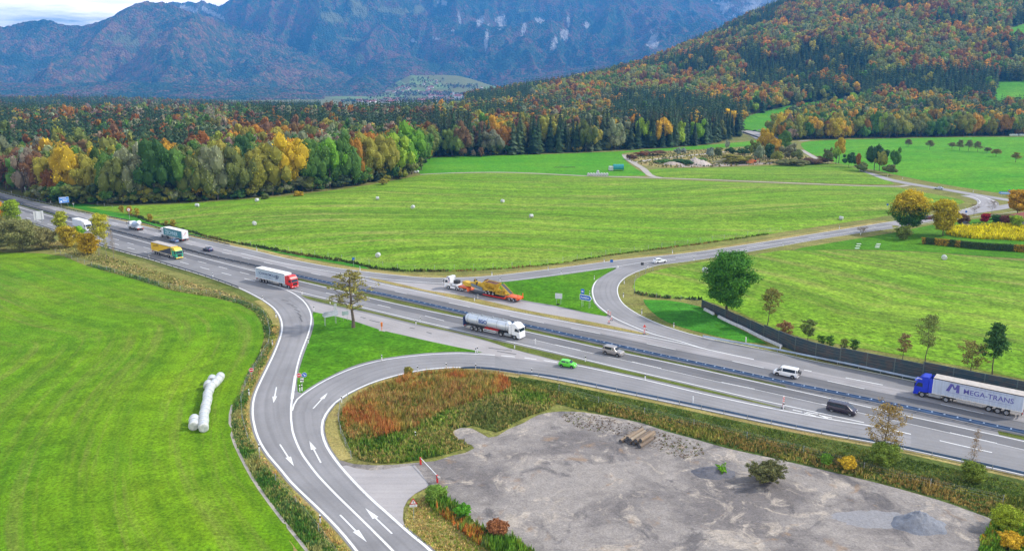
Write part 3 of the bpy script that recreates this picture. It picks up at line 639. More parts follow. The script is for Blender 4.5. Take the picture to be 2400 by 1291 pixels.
# chevron zone at the nose of the merge
CH = [[(1840, 953), (1900, 975)], [(1857, 960), (1868, 967), (1850, 958)], [(1858, 960), (1880, 965)], [(1890, 966), (1917, 970)], [(1885, 967), (1912, 975)], [(1925, 974), (1950, 979)], [(1920, 972), (1942, 981)]]
for c in CH[2:]: add_strip(gs(c), 0.28)
flush_marks('chevrons')
def arrow(px_tail, px_head, name='lane_arrow'):
    a, b = g(*px_tail), g(*px_head); d = b - a; L = d.length; d.normalize(); n = Vector((-d.y, d.x)); hl = L * 0.40; hw = 0.44; sw = 0.12
    m = MB(); z = 0.031; q = lambda p: (p.x, p.y, z); s = b - d * hl
    m.add([q(a + n * sw), q(a - n * sw), q(s - n * sw), q(s + n * sw)], [(0, 1, 2, 3)]); m.add([q(s + n * hw), q(s - n * hw), q(b)], [(0, 1, 2)])
    return m.build(name, MARK, kind='structure')
arrow((648, 907), (641, 944)); arrow((656, 1041), (689, 1092)); arrow((752, 1084), (725, 1033)); arrow((797, 1206), (860, 1270)); arrow((919, 1250), (856, 1190)); arrow((734, 957), (768, 920))

# grey patches of old tyre scuffs on the exit ramp and repairs on the lay-by
SCUFF = road_mat('tyre_scuff', (0.14, 0.137, 0.14), 0.2)
for pts in ([(660, 702), (676, 706)], [(672, 711), (688, 716)], [(683, 717), (697, 722)], [(690, 724), (703, 731)], [(697, 733), (706, 742)], [(702, 742), (708, 754)], [(845, 743), (857, 746)], [(866, 750), (890, 756)], [(1000, 778), (1012, 782)], [(960, 768), (972, 770)], [(1145, 815), (1200, 822)], [(1165, 823), (1210, 830)]):
    if pts[0][0] < 720: band('tyre_scuff', offset(gs(pts), 0.22), offset(gs(pts), -0.18), 0.029, SCUFF)
    else: band('tar_patch', offset(gs(pts), 0.22), offset(gs(pts), -0.22), 0.029, SCUFF)
# ------------------------------------------------------------------ projecting and finding ground points
def proj(X, Y, Z):
    Zc = Z - CAM_H; d = Y * math.cos(PITCH) - Zc * math.sin(PITCH); up = Y * math.sin(PITCH) + Zc * math.cos(PITCH)
    return 1200 + FPX * X / d, 645.5 - FPX * up / d
def ray(px, py, d0=250, d1=9000):
    u = (px - 1200) / FPX; v = (py - 645.5) / FPX
    dy = math.cos(PITCH) - v * math.sin(PITCH); dz = -math.sin(PITCH) - v * math.cos(PITCH)
    Y = np.arange(d0, d1, 4.0); t = Y / dy; X = u * t; Z = CAM_H + dz * t; k = np.nonzero(terr(X, Y) >= Z)[0]
    i = k[0] if len(k) else len(Y) - 1
    return float(X[i]), float(Y[i]), ter(X[i], Y[i])

# ------------------------------------------------------------------ mountains
def ridged(X, Y, s, seed): return 1 - np.abs(2 * vnoise(X, Y, s, seed) - 1)
def mount_mat(name, rockcol=(0.40, 0.38, 0.37), lo=0.86, hi=0.97, d1=(0.12, 0.050, 0.045), d2=(0.22, 0.115, 0.06)):
    m, nt, p, o = nodes(name); c = coord(nt)
    vor = N(nt, 'ShaderNodeTexVoronoi', Scale=0.062); nt.links.new(c, vor.inputs['Vector'])
    vor2 = N(nt, 'ShaderNodeTexVoronoi', Scale=0.03); nt.links.new(c, vor2.inputs['Vector'])
    big = noise_n(nt, c, 0.0022, 8, 0.68); mid = noise_n(nt, c, 0.010, 6, 0.7)
    sep = nt.nodes.new('ShaderNodeSeparateColor'); nt.links.new(vor.outputs['Color'], sep.inputs[0])
    sep2 = nt.nodes.new('ShaderNodeSeparateColor'); nt.links.new(vor2.outputs['Color'], sep2.inputs[0])
    con = mixc(nt, sep.outputs[1], (0.016, 0.042, 0.030), (0.050, 0.095, 0.050))
    dec = mixc(nt, ramp(nt, sep.outputs[0], [(0.0, 0.0), (1.0, 1.0)]), d1, d2)
    dec = mixc(nt, ramp(nt, sep2.outputs[0], [(0.6, 0.0), (0.62, 1.0)]), dec, (0.10, 0.11, 0.05))
    add = N(nt, 'ShaderNodeMath', operation='ADD'); nt.links.new(big, add.inputs[0])
    s2 = N(nt, 'ShaderNodeMath', operation='MULTIPLY'); nt.links.new(sep.outputs[2], s2.inputs[0]); s2.inputs[1].default_value = 0.20
    nt.links.new(s2.outputs[0], add.inputs[1])
    s3 = N(nt, 'ShaderNodeMath', operation='ADD'); nt.links.new(add.outputs[0], s3.inputs[0])
    s4 = N(nt, 'ShaderNodeMath', operation='MULTIPLY'); nt.links.new(mid, s4.inputs[0]); s4.inputs[1].default_value = 0.62; nt.links.new(s4.outputs[0], s3.inputs[1])
    col = mixc(nt, ramp(nt, s3.outputs[0], [(lo, 0.0), (hi, 1.0)]), con, dec)
    rk = attr(nt, 'rock').outputs['Fac']; md = attr(nt, 'mead').outputs['Fac']
    rn = noise_n(nt, c, 0.008, 9, 0.8, mapping=(1.8, 1, 0.5), dist=1.0)
    def masked(a, lo, hi):
        x = N(nt, 'ShaderNodeMath', operation='MULTIPLY_ADD'); nt.links.new(rn, x.inputs[0]); x.inputs[1].default_value = 1.6; nt.links.new(a, x.inputs[2])
        return ramp(nt, x.outputs[0], [(lo, 0.0), (hi, 1.0)])
    half = lambda a, k: a
    sc = N(nt, 'ShaderNodeMath', operation='MULTIPLY'); nt.links.new(rk, sc.inputs[0]); sc.inputs[1].default_value = 1.0
    x1 = N(nt, 'ShaderNodeMath', operation='MULTIPLY_ADD'); nt.links.new(rk, x1.inputs[0]); x1.inputs[1].default_value = 0.42; nt.links.new(rn, x1.inputs[2])
    x2 = N(nt, 'ShaderNodeMath', operation='MULTIPLY_ADD'); nt.links.new(md, x2.inputs[0]); x2.inputs[1].default_value = 0.42; nt.links.new(rn, x2.inputs[2])
    col = mixc(nt, ramp(nt, x2.outputs[0], [(0.68, 0.0), (0.74, 1.0)]), col, (0.16, 0.165, 0.07))
    col = mixc(nt, ramp(nt, x1.outputs[0], [(0.72, 0.0), (0.78, 1.0)]), col, rockcol)
    nt.links.new(col, p.inputs['Base Color']); p.inputs['Roughness'].default_value = 1.0; p.inputs['Specular IOR Level'].default_value = 0.0
    h = N(nt, 'ShaderNodeMath', operation='SUBTRACT'); h.inputs[0].default_value = 1.0; nt.links.new(vor.outputs['Distance'], h.inputs[1])
    bump(nt, p, h.outputs[0], 1.0, 14.0); return m
MTM = mount_mat('mountain_forest'); MT1 = mount_mat('mountain_forest_near', lo=0.80, hi=0.97, d1=(0.14, 0.06, 0.05), d2=(0.27, 0.16, 0.065))
def mountain(name, sky, D0, D1, z0, na, nt_, amps, seed, rocks=(), meads=(), back=1500, label=None, side=0.0, mat=None):
    sky = np.array(sky, float); px = np.linspace(sky[0, 0], sky[-1, 0], na); ys = np.interp(px, sky[:, 0], sky[:, 1]); a = (px - 1200) / (FPX * 1.0) * 1.0
    a = a / (math.cos(PITCH) + ((ys - 645.5) / FPX) * -math.sin(PITCH)) * 1.0
    v = (ys - 645.5) / FPX; el = (-math.sin(PITCH) - v * math.cos(PITCH)) / (math.cos(PITCH) - v * math.sin(PITCH))
    Zc = CAM_H + el * D1
    T = np.concatenate([np.linspace(0, 1, nt_), [1.15, 1.5, 2.0]])
    A, TT = np.meshgrid(a, T); ZC = np.meshgrid(Zc, T)[0]
    D = np.where(TT <= 1, D0 + TT * (D1 - D0), D1 + (TT - 1) * back)
    X = A * D; Y = D.copy()
    t = np.clip(TT, 0, 1); prof = np.where(TT <= 1, 0.25 * t + 0.75 * (t ** 1.25), 1 - (TT - 1) * 0.55)
    Z = z0 + (ZC - z0) * prof
    env = np.clip(4 * t * (1 - t), 0, 1) ** 0.6 * np.where(TT <= 1, 1, 0)
    hs = np.clip((ZC - z0) / 500.0, 0.15, 1.3)
    n = 0
    Xw = X + 140 * (vnoise(X, Y, 600, seed + 7) - 0.5) + Y * side
    for amp, s, st in amps: n = n + amp * (ridged(Xw, Y / st, s, seed + int(s)) - 0.62)
    Z = Z + n * env * hs
    fine = (vnoise(X, Y, 45, seed + 2) - 0.5) * 16 * np.clip(t * 8, 0, 1) + (vnoise(X, Y, 20, seed + 5) - 0.5) * 12 * np.clip(t * 8, 0, 1)
    Z = Z + fine
    PX, PY = proj(X, Y, Z)
    rk = np.zeros(X.shape); md = np.zeros(X.shape)
    for (cx, cy, rx, ry, tilt) in rocks:
        dx, dy = PX - cx, PY - cy; c, s = math.cos(tilt), math.sin(tilt); r = np.sqrt(((dx * c + dy * s) / rx) ** 2 + ((-dx * s + dy * c) / ry) ** 2)
        rk = np.maximum(rk, np.clip(1.0 - r / 2.0, 0, 1))
    for (cx, cy, rx, ry, tilt) in meads:
        dx, dy = PX - cx, PY - cy; c, s = math.cos(tilt), math.sin(tilt); r = np.sqrt(((dx * c + dy * s) / rx) ** 2 + ((-dx * s + dy * c) / ry) ** 2)
        md = np.maximum(md, np.clip(1.0 - r / 1.7, 0, 1))
    nr, nc = X.shape; i = np.arange(nr - 1)[:, None] * nc + np.arange(nc - 1)[None, :]
    F = np.stack([i, i + 1, i + nc + 1, i + nc], -1).reshape(-1, 4)
    me = np_mesh(name, np.stack([X, Y, Z], -1).reshape(-1, 3), F, {'rock': ('FLOAT', rk.ravel()), 'mead': ('FLOAT', md.ravel())}, mat or MTM, True)
    o = link(name, me, kind='structure'); return tag(o, label)
mountain('mountain', [(-900, 40), (-500, 20), (-200, 50), (-20, 57), (12, 63), (40, 57), (90, 47), (125, 50), (165, 61), (190, 62), (215, 57), (250, 44), (280, 28), (300, 17), (325, 8), (350, 4), (385, 6), (405, 12), (430, 24), (470, 36), (520, 52), (560, 64), (620, 83), (660, 100), (700, 118), (750, 140), (800, 160), (850, 186), (890, 208), (915, 222)],
         5200, 6700, -52, 620, 210, [(210, 700, 2.2), (140, 260, 1.8), (55, 110, 1.4)], 3, meads=[(300, 95, 40, 14, .2)], label='wooded mountain with a rounded summit', mat=MT1)
mountain('mountain', [(330, 30), (395, 14), (412, 8), (425, 10), (440, 6), (470, 7), (500, 12), (515, 15), (530, 6), (560, -15), (640, -50), (800, -80), (1000, -90), (1200, -80), (1400, -60), (1560, -30), (1640, -8), (1700, 18), (1780, 50), (1900, 90), (2100, 150)],
         6000, 9000, -30, 760, 300, [(430, 1150, 2.4), (260, 520, 1.9), (150, 210, 1.6), (55, 90, 1.3)], 12,
         rocks=[(1325, 82, 12, 13, 0.5), (1300, 100, 7, 18, 0.4), (1228, 68, 7, 16, .2), (1125, 48, 9, 16, .2), (1175, 50, 12, 18, 0), (1077, 45, 3, 18, -.15), (1040, 5, 12, 8, 0), (1265, 48, 10, 10, 0), (1022, 90, 9, 6, 0), (968, 96, 8, 5, .4), (1332, 50, 5, 14, 0), (1530, 95, 14, 20, .3), (1375, 60, 7, 8, 0), (1140, 95, 6, 30, .1), (1060, 73, 5, 4, 0), (440, 22, 24, 9, .2), (500, 32, 34, 7, .5)],
         meads=[(780, 42, 40, 13, .15), (840, 20, 34, 20, .6), (920, 25, 50, 8, 0.1), (985, 20, 22, 10, -.6), (1225, 25, 16, 5, 0), (740, 22, 30, 5, 1.0), (1000, 148, 22, 5, .1), (820, 92, 40, 4, .1)], label='broad blue mountain flank with pale cliffs')
MTR = MTM
mountain('mountain', [(1350, -30), (1450, -70), (1600, -100), (1750, -110), (1900, -90), (2300, -60)], 7600, 9900, 60, 260, 130, [(260, 900, 1.6), (120, 320, 1.3), (50, 120, 1.1)], 23,
         rocks=[(1560, 3, 60, 8, 0), (1690, 15, 34, 16, .2), (1770, 20, 50, 14, -.3), (1640, 12, 20, 8, 0), (1800, 5, 60, 10, 0)], label='pale rocky mountain ridge behind the flank')
# low wooded foothills at the mountain's foot
mountain('foothill', [(-900, 190), (0, 196), (300, 192), (560, 200), (690, 208), (760, 222)], 4200, 5000, -60, 240, 60, [(40, 300, 1.4), (18, 110, 1.2)], 53, back=700)
for k, (sk, d0, d1, sd) in enumerate([([(560, 225), (640, 206), (720, 200), (800, 196), (830, 183), (855, 176), (880, 186), (900, 205), (912, 222)], 5100, 5800, 31), ([(1075, 222), (1095, 212), (1130, 200), (1190, 180), (1260, 172), (1340, 160), (1420, 150), (1500, 140), (1600, 120), (1800, 100)], 5300, 6200, 37),
                                      ([(760, 215), (830, 160), (900, 120), (960, 130), (1020, 150), (1060, 165), (1100, 185), (1150, 215)], 5700, 6700, 41)]):
    mountain('foothill', sk, d0, d1, -52 if k != 2 else -30, 240, 70, [(60, 420, 1.5), (26, 150, 1.3), (12, 70, 1.0)], sd, back=900)

for poly in ([(770, 231), (800, 222), (870, 218), (905, 220), (960, 228), (900, 233), (850, 236)], [(900, 243), (935, 237), (990, 236), (1010, 243), (1000, 250), (900, 250)], [(915, 212), (890, 186), (925, 194), (960, 203), (1010, 213), (1060, 218), (1000, 226), (940, 222)], [(945, 182), (985, 180), (1020, 188), (1060, 210), (1010, 208), (960, 196)], [(1110, 222), (1120, 207), (1160, 196), (1190, 200), (1180, 215)]):
    sheet('valley_meadow', [ray(x_, y_, 2400, 6500)[:2] for x_, y_ in poly], 1.2, G_VAL, grid=45, h=terr)
# ------------------------------------------------------------------ foliage meshes
def leaf_quads(P, Nn, size, rng, elong=1.0):
    """one small bent leaf cluster per point"""
    n = len(P); r = rng.normal(size=(n, 3)); Nn = Nn + r * 0.55; Nn /= np.linalg.norm(Nn, axis=1, keepdims=True) + 1e-9
    a = np.cross(Nn, rng.normal(size=(n, 3))); a /= np.linalg.norm(a, axis=1, keepdims=True) + 1e-9; b = np.cross(Nn, a)
    s = (size * rng.uniform(0.6, 1.35, (n, 1)))
    V = np.stack([P - a * s * elong, P - b * s * 0.7, P + a * s * elong, P + b * s * 0.7], 1).reshape(-1, 3)
    F = np.arange(4 * n).reshape(n, 4); return V, F
def ico(sub):
    bm = bmesh.new(); bmesh.ops.create_icosphere(bm, subdivisions=sub, radius=1.0)
    V = np.array([v.co for v in bm.verts]); F = np.array([[v.index for v in f.verts] for f in bm.faces]); bm.free(); return V, F
def crown_broad(seed, nleaf, size, lobes=16, core=True, shape=(0.52, 0.52, 0.50), cz=0.54, flat=0.0, coresub=1):
    """unit-height tree crown: leaf clusters spread over many lobes, gaps between them"""
    rng = np.random.default_rng(seed); Vs, Fs, Ts = [], [], []; k = 0
    cs = []
    subs = [(np.array([rng.normal(0, .17), rng.normal(0, .17), rng.uniform(-.30, .30)]), rng.uniform(.5, .8)) for _ in range(5)] + [(np.array([0, 0, .22]), .55)]
    for i in range(lobes):
        d = rng.normal(size=3); d /= np.linalg.norm(d); rr = rng.uniform(0.25, 0.78)
        if d[2] < -0.3: d[2] *= 0.6
        sb, sr = subs[i % 6]; q3 = np.array([(d[0] * rr * sr + sb[0]) * shape[0] * 1.15, (d[1] * rr * sr + sb[1]) * shape[1] * 1.15, cz + (d[2] * rr * sr + sb[2]) * shape[2]])
        cs.append((q3, rng.uniform(0.10, 0.19)))
    per = nleaf // lobes
    for c, r in cs:
        d = rng.normal(size=(per, 3)); d[:, 2] += 0.25; d /= np.linalg.norm(d, axis=1, keepdims=True)
        P = c + d * (r * rng.uniform(0.75, 1.12, (per, 1))) * np.array([1, 1, 0.85])
        V, F = leaf_quads(P, d, size, rng); Vs.append(V); Fs.append(F + k); k += len(V)
        tone = np.clip(rng.normal(0.5 + rng.normal() * 0.13, 0.24, per), 0, 1); Ts.append(np.repeat(tone, 4))
    V = np.concatenate(Vs); F = np.concatenate(Fs); T = np.concatenate(Ts)
    if core:
        iv, if_ = ico(coresub)
        for c, r in cs:
            vv = c + iv * r * 0.86 * rng.uniform(0.85, 1.15, (len(iv), 1)); q = np.column_stack([if_, if_[:, 2]])
            # triangles written as quads with a split corner
            vv2 = vv[if_].reshape(-1, 3); mid = (vv[if_[:, 2]] + vv[if_[:, 0]]) / 2
            W4 = np.concatenate([vv[if_], mid[:, None, :]], 1).reshape(-1, 3)
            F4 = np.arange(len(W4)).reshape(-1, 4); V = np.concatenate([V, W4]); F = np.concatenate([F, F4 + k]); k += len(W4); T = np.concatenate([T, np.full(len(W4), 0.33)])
    return V, F, T
def crown_spruce(seed, tiers, arms, droop=0.35, width=0.17, ragged=0.25):
    rng = np.random.default_rng(seed); V, F, T = [], [], []; k = 0
    for i in range(tiers):
        f = i / (tiers - 1); z = 0.10 + 0.86 * f; r = width * (1 - f) ** 0.85 + 0.012
        for j in range(arms):
            t = 2 * math.pi * (j + rng.uniform(-.3, .3) + (i % 2) * 0.5) / arms; rr = r * rng.uniform(1 - ragged, 1 + ragged); w = rr * 2.1 / arms * 1.5 + 0.006
            c, s = math.cos(t), math.sin(t); z2 = z - rr * droop * rng.uniform(0.7, 1.4)
            up = 0.07 * (1 - f * 0.5)
            V += [(0, 0, z + up), (c * rr * 0.62 - s * w, s * rr * 0.62 + c * w, z2 + 0.02), (c * rr, s * rr, z2 - 0.008), (c * rr * 0.62 + s * w, s * rr * 0.62 - c * w, z2 + 0.02)]
            F.append((k, k + 1, k + 2, k + 3)); k += 4; T += [np.clip(rng.normal(0.5, 0.2), 0, 1)] * 4
    k0 = len(V); V += [(0, 0, 0.97), (-.008, 0, 0.9), (0, 0, 1.0), (.008, 0, 0.9)]; F.append((k0, k0 + 1, k0 + 2, k0 + 3)); T += [.5] * 4
    return np.array(V), np.array(F), np.array(T)
def foliage_mat(name, source):
    m, nt, p, o = nodes(name)
    if source == 'object': oi = nt.nodes.new('ShaderNodeObjectInfo'); col = oi.outputs['Color']
    elif source == 'instance': col = attr(nt, 'tint', 'INSTANCER').outputs['Color']
    else: col = attr(nt, 'tint').outputs['Color']
    tone = attr(nt, 'tone').outputs['Fac']
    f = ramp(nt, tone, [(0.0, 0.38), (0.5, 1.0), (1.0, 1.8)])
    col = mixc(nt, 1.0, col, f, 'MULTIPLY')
    nt.links.new(col, p.inputs['Base Color']); p.inputs['Roughness'].default_value = 0.75; p.inputs['Specular IOR Level'].default_value = 0.15
    tr = nt.nodes.new('ShaderNodeBsdfTranslucent'); nt.links.new(col, tr.inputs[0]); ms = nt.nodes.new('ShaderNodeMixShader'); ms.inputs[0].default_value = 0.22
    nt.links.new(p.outputs[0], ms.inputs[1]); nt.links.new(tr.outputs[0], ms.inputs[2]); nt.links.new(ms.outputs[0], o.inputs[0])
    return m
FOL_O = foliage_mat('leaves', 'object'); FOL_I = foliage_mat('forest_leaves', 'instance'); FOL_V = foliage_mat('weed_leaves', 'vertex')
def bark_mat(name, col):
    m, nt, p, o = nodes(name); c = coord(nt); n = noise_n(nt, c, 6.0, 5, 0.7, mapping=(1, 1, 0.25))
    nt.links.new(mixc(nt, ramp(nt, n, [(0.3, 0.0), (0.7, 1.0)]), tuple(x * 0.5 for x in col), col), p.inputs['Base Color']); p.inputs['Roughness'].default_value = 0.95; return m
BARK = bark_mat('bark', (0.14, 0.11, 0.085)); BARKG = bark_mat('grey_bark', (0.30, 0.26, 0.23))
def fol_mesh(name, vft, mat): return np_mesh(name, vft[0], vft[1], {'tone': ('FLOAT', vft[2])}, mat)

# palette (base colours)
PAL = dict(spruce=(0.028, 0.055, 0.022), spruce2=(0.052, 0.082, 0.032), dgreen=(0.030, 0.075, 0.014), green=(0.060, 0.125, 0.018), bright=(0.120, 0.270, 0.015), olive=(0.110, 0.130, 0.028),
           yolive=(0.190, 0.180, 0.022), yellow=(0.430, 0.300, 0.012), gold=(0.360, 0.205, 0.012), orange=(0.300, 0.145, 0.014), rust=(0.200, 0.085, 0.018), brown=(0.150, 0.080, 0.035), grey=(0.150, 0.165, 0.085), bare=(0.170, 0.130, 0.085), purple=(0.135, 0.050, 0.038), lime=(0.210, 0.320, 0.020), wine=(0.30, 0.015, 0.02), silver=(0.19, 0.22, 0.16))
for k_ in PAL: PAL[k_] = tuple(min(.62, v * (1.15 if k_.startswith('spruce') or k_ in ('orange', 'rust', 'brown') else 1.5 if k_ not in ('yellow', 'wine', 'bright', 'lime') else 1.25)) for v in PAL[k_])
NAMES = dict(spruce='dark green spruce', spruce2='grey green spruce', dgreen='deep green broadleaf tree', green='mid green broadleaf tree', bright='bright green broadleaf tree', olive='olive broadleaf tree', yolive='yellow olive broadleaf tree', yellow='bright yellow broadleaf tree', gold='golden broadleaf tree', orange='orange broadleaf tree', rust='rust red broadleaf tree', brown='brown broadleaf tree', grey='grey green broadleaf tree', bare='half bare grey brown tree', purple='dark purple brown beech', lime='lime green broadleaf tree', silver='silver green willow')

# ------------------------------------------------------------------ forest layout
EDGE = np.array([(-700, 395), (-300, 415), (-100, 425), (-60, 436), (0, 446), (50, 461), (105, 474), (130, 477), (250, 478), (400, 474), (560, 464), (700, 452), (850, 431), (930, 419), (962, 412), (985, 400), (1000, 376), (1010, 368), (1150, 366), (1300, 360), (1500, 350), (1600, 344), (1640, 341), (1700, 330), (1738, 318), (1742, 309), (1790, 303), (1830, 330), (1880, 328), (2000, 325), (2250, 320), (2400, 319), (2900, 315)], float)
CLEAR = [[(1735, 306), (1742, 276), (1770, 268), (1810, 258), (1840, 262), (1850, 280), (1845, 310), (1790, 316)], [(1800, 282), (1800, 262), (1850, 248), (1900, 238), (2010, 226), (2015, 252), (1940, 266), (1870, 276)], [(2322, 258), (2335, 190), (2540, 184), (2540, 266), (2400, 262)], [(2345, 86), (2345, 70), (2400, 55), (2540, 50), (2540, 96), (2400, 92)]]
rng = np.random.default_rng(5)
def cand(D0, D1, sp, a0=-0.78, a1=0.80):
    xs = np.arange(a0 * D1, a1 * D1, sp); ys = np.arange(D0, D1, sp); X, Y = np.meshgrid(xs, ys); X = X.ravel() + rng.uniform(-.45, .45, X.size) * sp; Y = Y.ravel() + rng.uniform(-.45, .45, Y.size) * sp
    a = X / Y; k = (a > a0) & (a < a1) & (Y > D0) & (Y < D1); return X[k], Y[k]
cs = [cand(340, 760, 7.6), cand(760, 1300, 8.2), cand(1300, 2700, 9.6)]
X = np.concatenate([c[0] for c in cs]); Y = np.concatenate([c[1] for c in cs]); Z = terr(X, Y)
PXg, PYg = proj(X, Y, np.zeros_like(X)); PX3, PY3 = proj(X, Y, Z)
ye = np.interp(PXg, EDGE[:, 0], EDGE[:, 1]); Dedge = np.array([g(x, y).y for x, y in EDGE]); de = Y - np.interp(PXg, EDGE[:, 0], Dedge)
keep = PYg < ye
for c in CLEAR: keep &= ~inpoly(PX3, PY3 - 3, c)
aa = X / Y
keep &= ~((Y > 1180 + 250 * (vnoise(X, Y, 140, 9))) & (aa > -0.235) & (aa < -0.055) & (Y < 1e5))
keep &= ~((Y > 2250) & (aa < -0.1))
X, Y, Z, de, aa, PX3, PY3 = [q[keep] for q in (X, Y, Z, de, aa, PX3, PY3)]
n = len(X); u = rng.uniform(size=n)
pn = vnoise(X, Y * .6, 120, 61) * 0.6 + vnoise(X, Y * .7, 48, 62) * 0.4; pn = np.where(aa < -.05, vnoise(X, Y * .30, 75, 63) * .7 + vnoise(X, Y * .4, 35, 64) * .3, pn)          # conifer / broadleaf stands
hillf = np.clip(Z / 60, 0, 1)
pc = np.where(pn > 0.50, 0.95, 0.04); pc = np.where(hillf > 0.3, np.where(pn > 0.53, 0.93, 0.05), pc); pc = np.where((aa > 0.30) & (Y < 1150), np.where(pn > .6, .45, .06), pc)
pc = np.where((aa < -0.05) & (Y > 900), np.where(pn > np.clip(.50 + (Y - 800) / 3500, .5, .68), 0.06, 0.93), pc)
pc = np.where((aa < -0.10) & (de < 70) & (Y < 620) & (aa > -0.62), 0.03, pc)
pc = np.where((aa > -0.08) & (aa < 0.16) & (de < 90), np.where(pn > .5, .8, .12), pc)
con = u < pc
H = np.where(con, rng.normal(26, 3.8, n), rng.normal(22, 3.4, n)); H = np.where((aa < -.05) & (de > 40), np.where(con, H, H + 1.5), H); H = np.where((de < 45) & (aa < -0.1) & ~con, rng.normal(24.5, 2.0, n), H)
H = np.where((aa > -0.1) & (aa < 0.2) & (de < 60), H * 1.08, H); H = np.clip(H, 9, 34)
Wd = np.where(con, H * rng.uniform(0.9, 1.15, n), rng.uniform(13.5, 20.5, n) * np.clip(H / 21, 0.75, 1.1))
bro = ['green', 'olive', 'yolive', 'orange', 'rust', 'grey', 'gold', 'brown', 'dgreen', 'bare', 'yellow', 'purple', 'bright', 'lime']
tn = vnoise(X, Y * .6, 55, 71); tn2 = vnoise(X, Y, 45, 72)
cname = np.empty(n, object)
for i in range(n):
    if con[i]: cname[i] = 'spruce' if rng.uniform() < 0.6 else 'spruce2'; continue
    r = rng.uniform()
    if hillf[i] > 0.3: w = [('orange', .24), ('rust', .10), ('brown', .14), ('olive', .18), ('gold', .06), ('grey', .06), ('yolive', .16), ('green', .06)] if tn[i] > 0.42 else [('olive', .28), ('grey', .24), ('green', .14), ('yolive', .14), ('brown', .12), ('orange', .08)]
    elif aa[i] < -0.1 and de[i] < 60: w = [('dgreen', .14), ('green', .28), ('olive', .2), ('yolive', .16), ('grey', .08), ('gold', .05), ('yellow', .05), ('orange', .04)]
    elif aa[i] < -0.1: w = [('grey', .28), ('olive', .18), ('green', .14), ('brown', .12), ('rust', .12), ('orange', .08), ('bare', .08)] if tn[i] < 0.55 else [('rust', .20), ('orange', .16), ('brown', .2), ('bare', .08), ('yolive', .2), ('olive', .16)]
    elif aa[i] < 0.16: w = [('olive', .2), ('orange', .18), ('yolive', .18), ('grey', .14), ('brown', .12), ('green', .1), ('gold', .08)]
    else: w = [('yolive', .24), ('olive', .2), ('green', .18), ('gold', .12), ('orange', .08), ('grey', .06), ('lime', .06), ('yellow', .06)]
    s = 0; tot = sum(q[1] for q in w); cname[i] = w[-1][0]
    for nm_, p_ in w:
        s += p_ / tot
        if r < s: cname[i] = nm_; break
# far-left edge by the motorway: grey, half bare growth
m_ = (PX3 < 105) & (de < 60); 
for i in np.nonzero(m_ & ~con)[0]: cname[i] = ['bare', 'grey', 'olive', 'green', 'brown'][int(rng.integers(5))]
tint = np.array([PAL[c] for c in cname]) * rng.uniform(0.78, 1.25, (n, 1)) * np.clip(rng.normal(1, 0.07, (n, 3)), .8, 1.2)

tint = np.where((~con & (hillf > .25))[:, None], tint * np.array([1.28, 1.25, .75]), tint)
tint = np.where((con & (Y > 900))[:, None], tint * np.array([1.15, 1.15, .8]), tint)
# explicit front row of the broadleaf wood beside the motorway
FRONT = [(112, 474, 388, 34, 'rust'), (158, 475, 338, 50, 'yellow'), (190, 475, 365, 40, 'yolive'), (240, 477, 345, 48, 'green'), (288, 476, 350, 46, 'olive'), (330, 476, 352, 44, 'grey'), (372, 474, 330, 56, 'dgreen'), (420, 472, 342, 50, 'green'), (466, 470, 345, 48, 'olive'), (515, 467, 335, 52, 'grey'), (560, 464, 345, 44, 'olive'), (600, 460, 338, 46, 'yolive'), (640, 457, 316, 58, 'yolive'), (690, 452, 320, 56, 'yellow'), (735, 447, 330, 48, 'green'), (772, 441, 318, 46, 'bright'), (806, 437, 308, 44, 'green'), (836, 432, 318, 38, 'orange'), (866, 427, 312, 42, 'yolive'), (902, 421, 300, 46, 'yolive'), (934, 416, 296, 46, 'lime'), (966, 408, 292, 52, 'bright'), (986, 398, 305, 34, 'green')]
nonfront = ~((de < np.where(PX3 < 260, 16, 5)) & (PX3 > 100) & (PX3 < 1000))
order = np.argsort(np.where(nonfront, Y, 1e9))
def visible_score(i): return Y[i] / (H[i]) + max(0, de[i] - 22) * 3.0
sc_ = Y / H + np.maximum(0, de - 20) * 4.0; sc_[~nonfront] = 1e9
infr = (PX3 > -60) & (PX3 < 2460)
sc_[~infr] = 1e8
bi = [i for i in np.argsort(sc_) if not con[i]][:275]; ci = [i for i in np.argsort(sc_) if con[i]][:200]
single = set(bi) | set(ci)
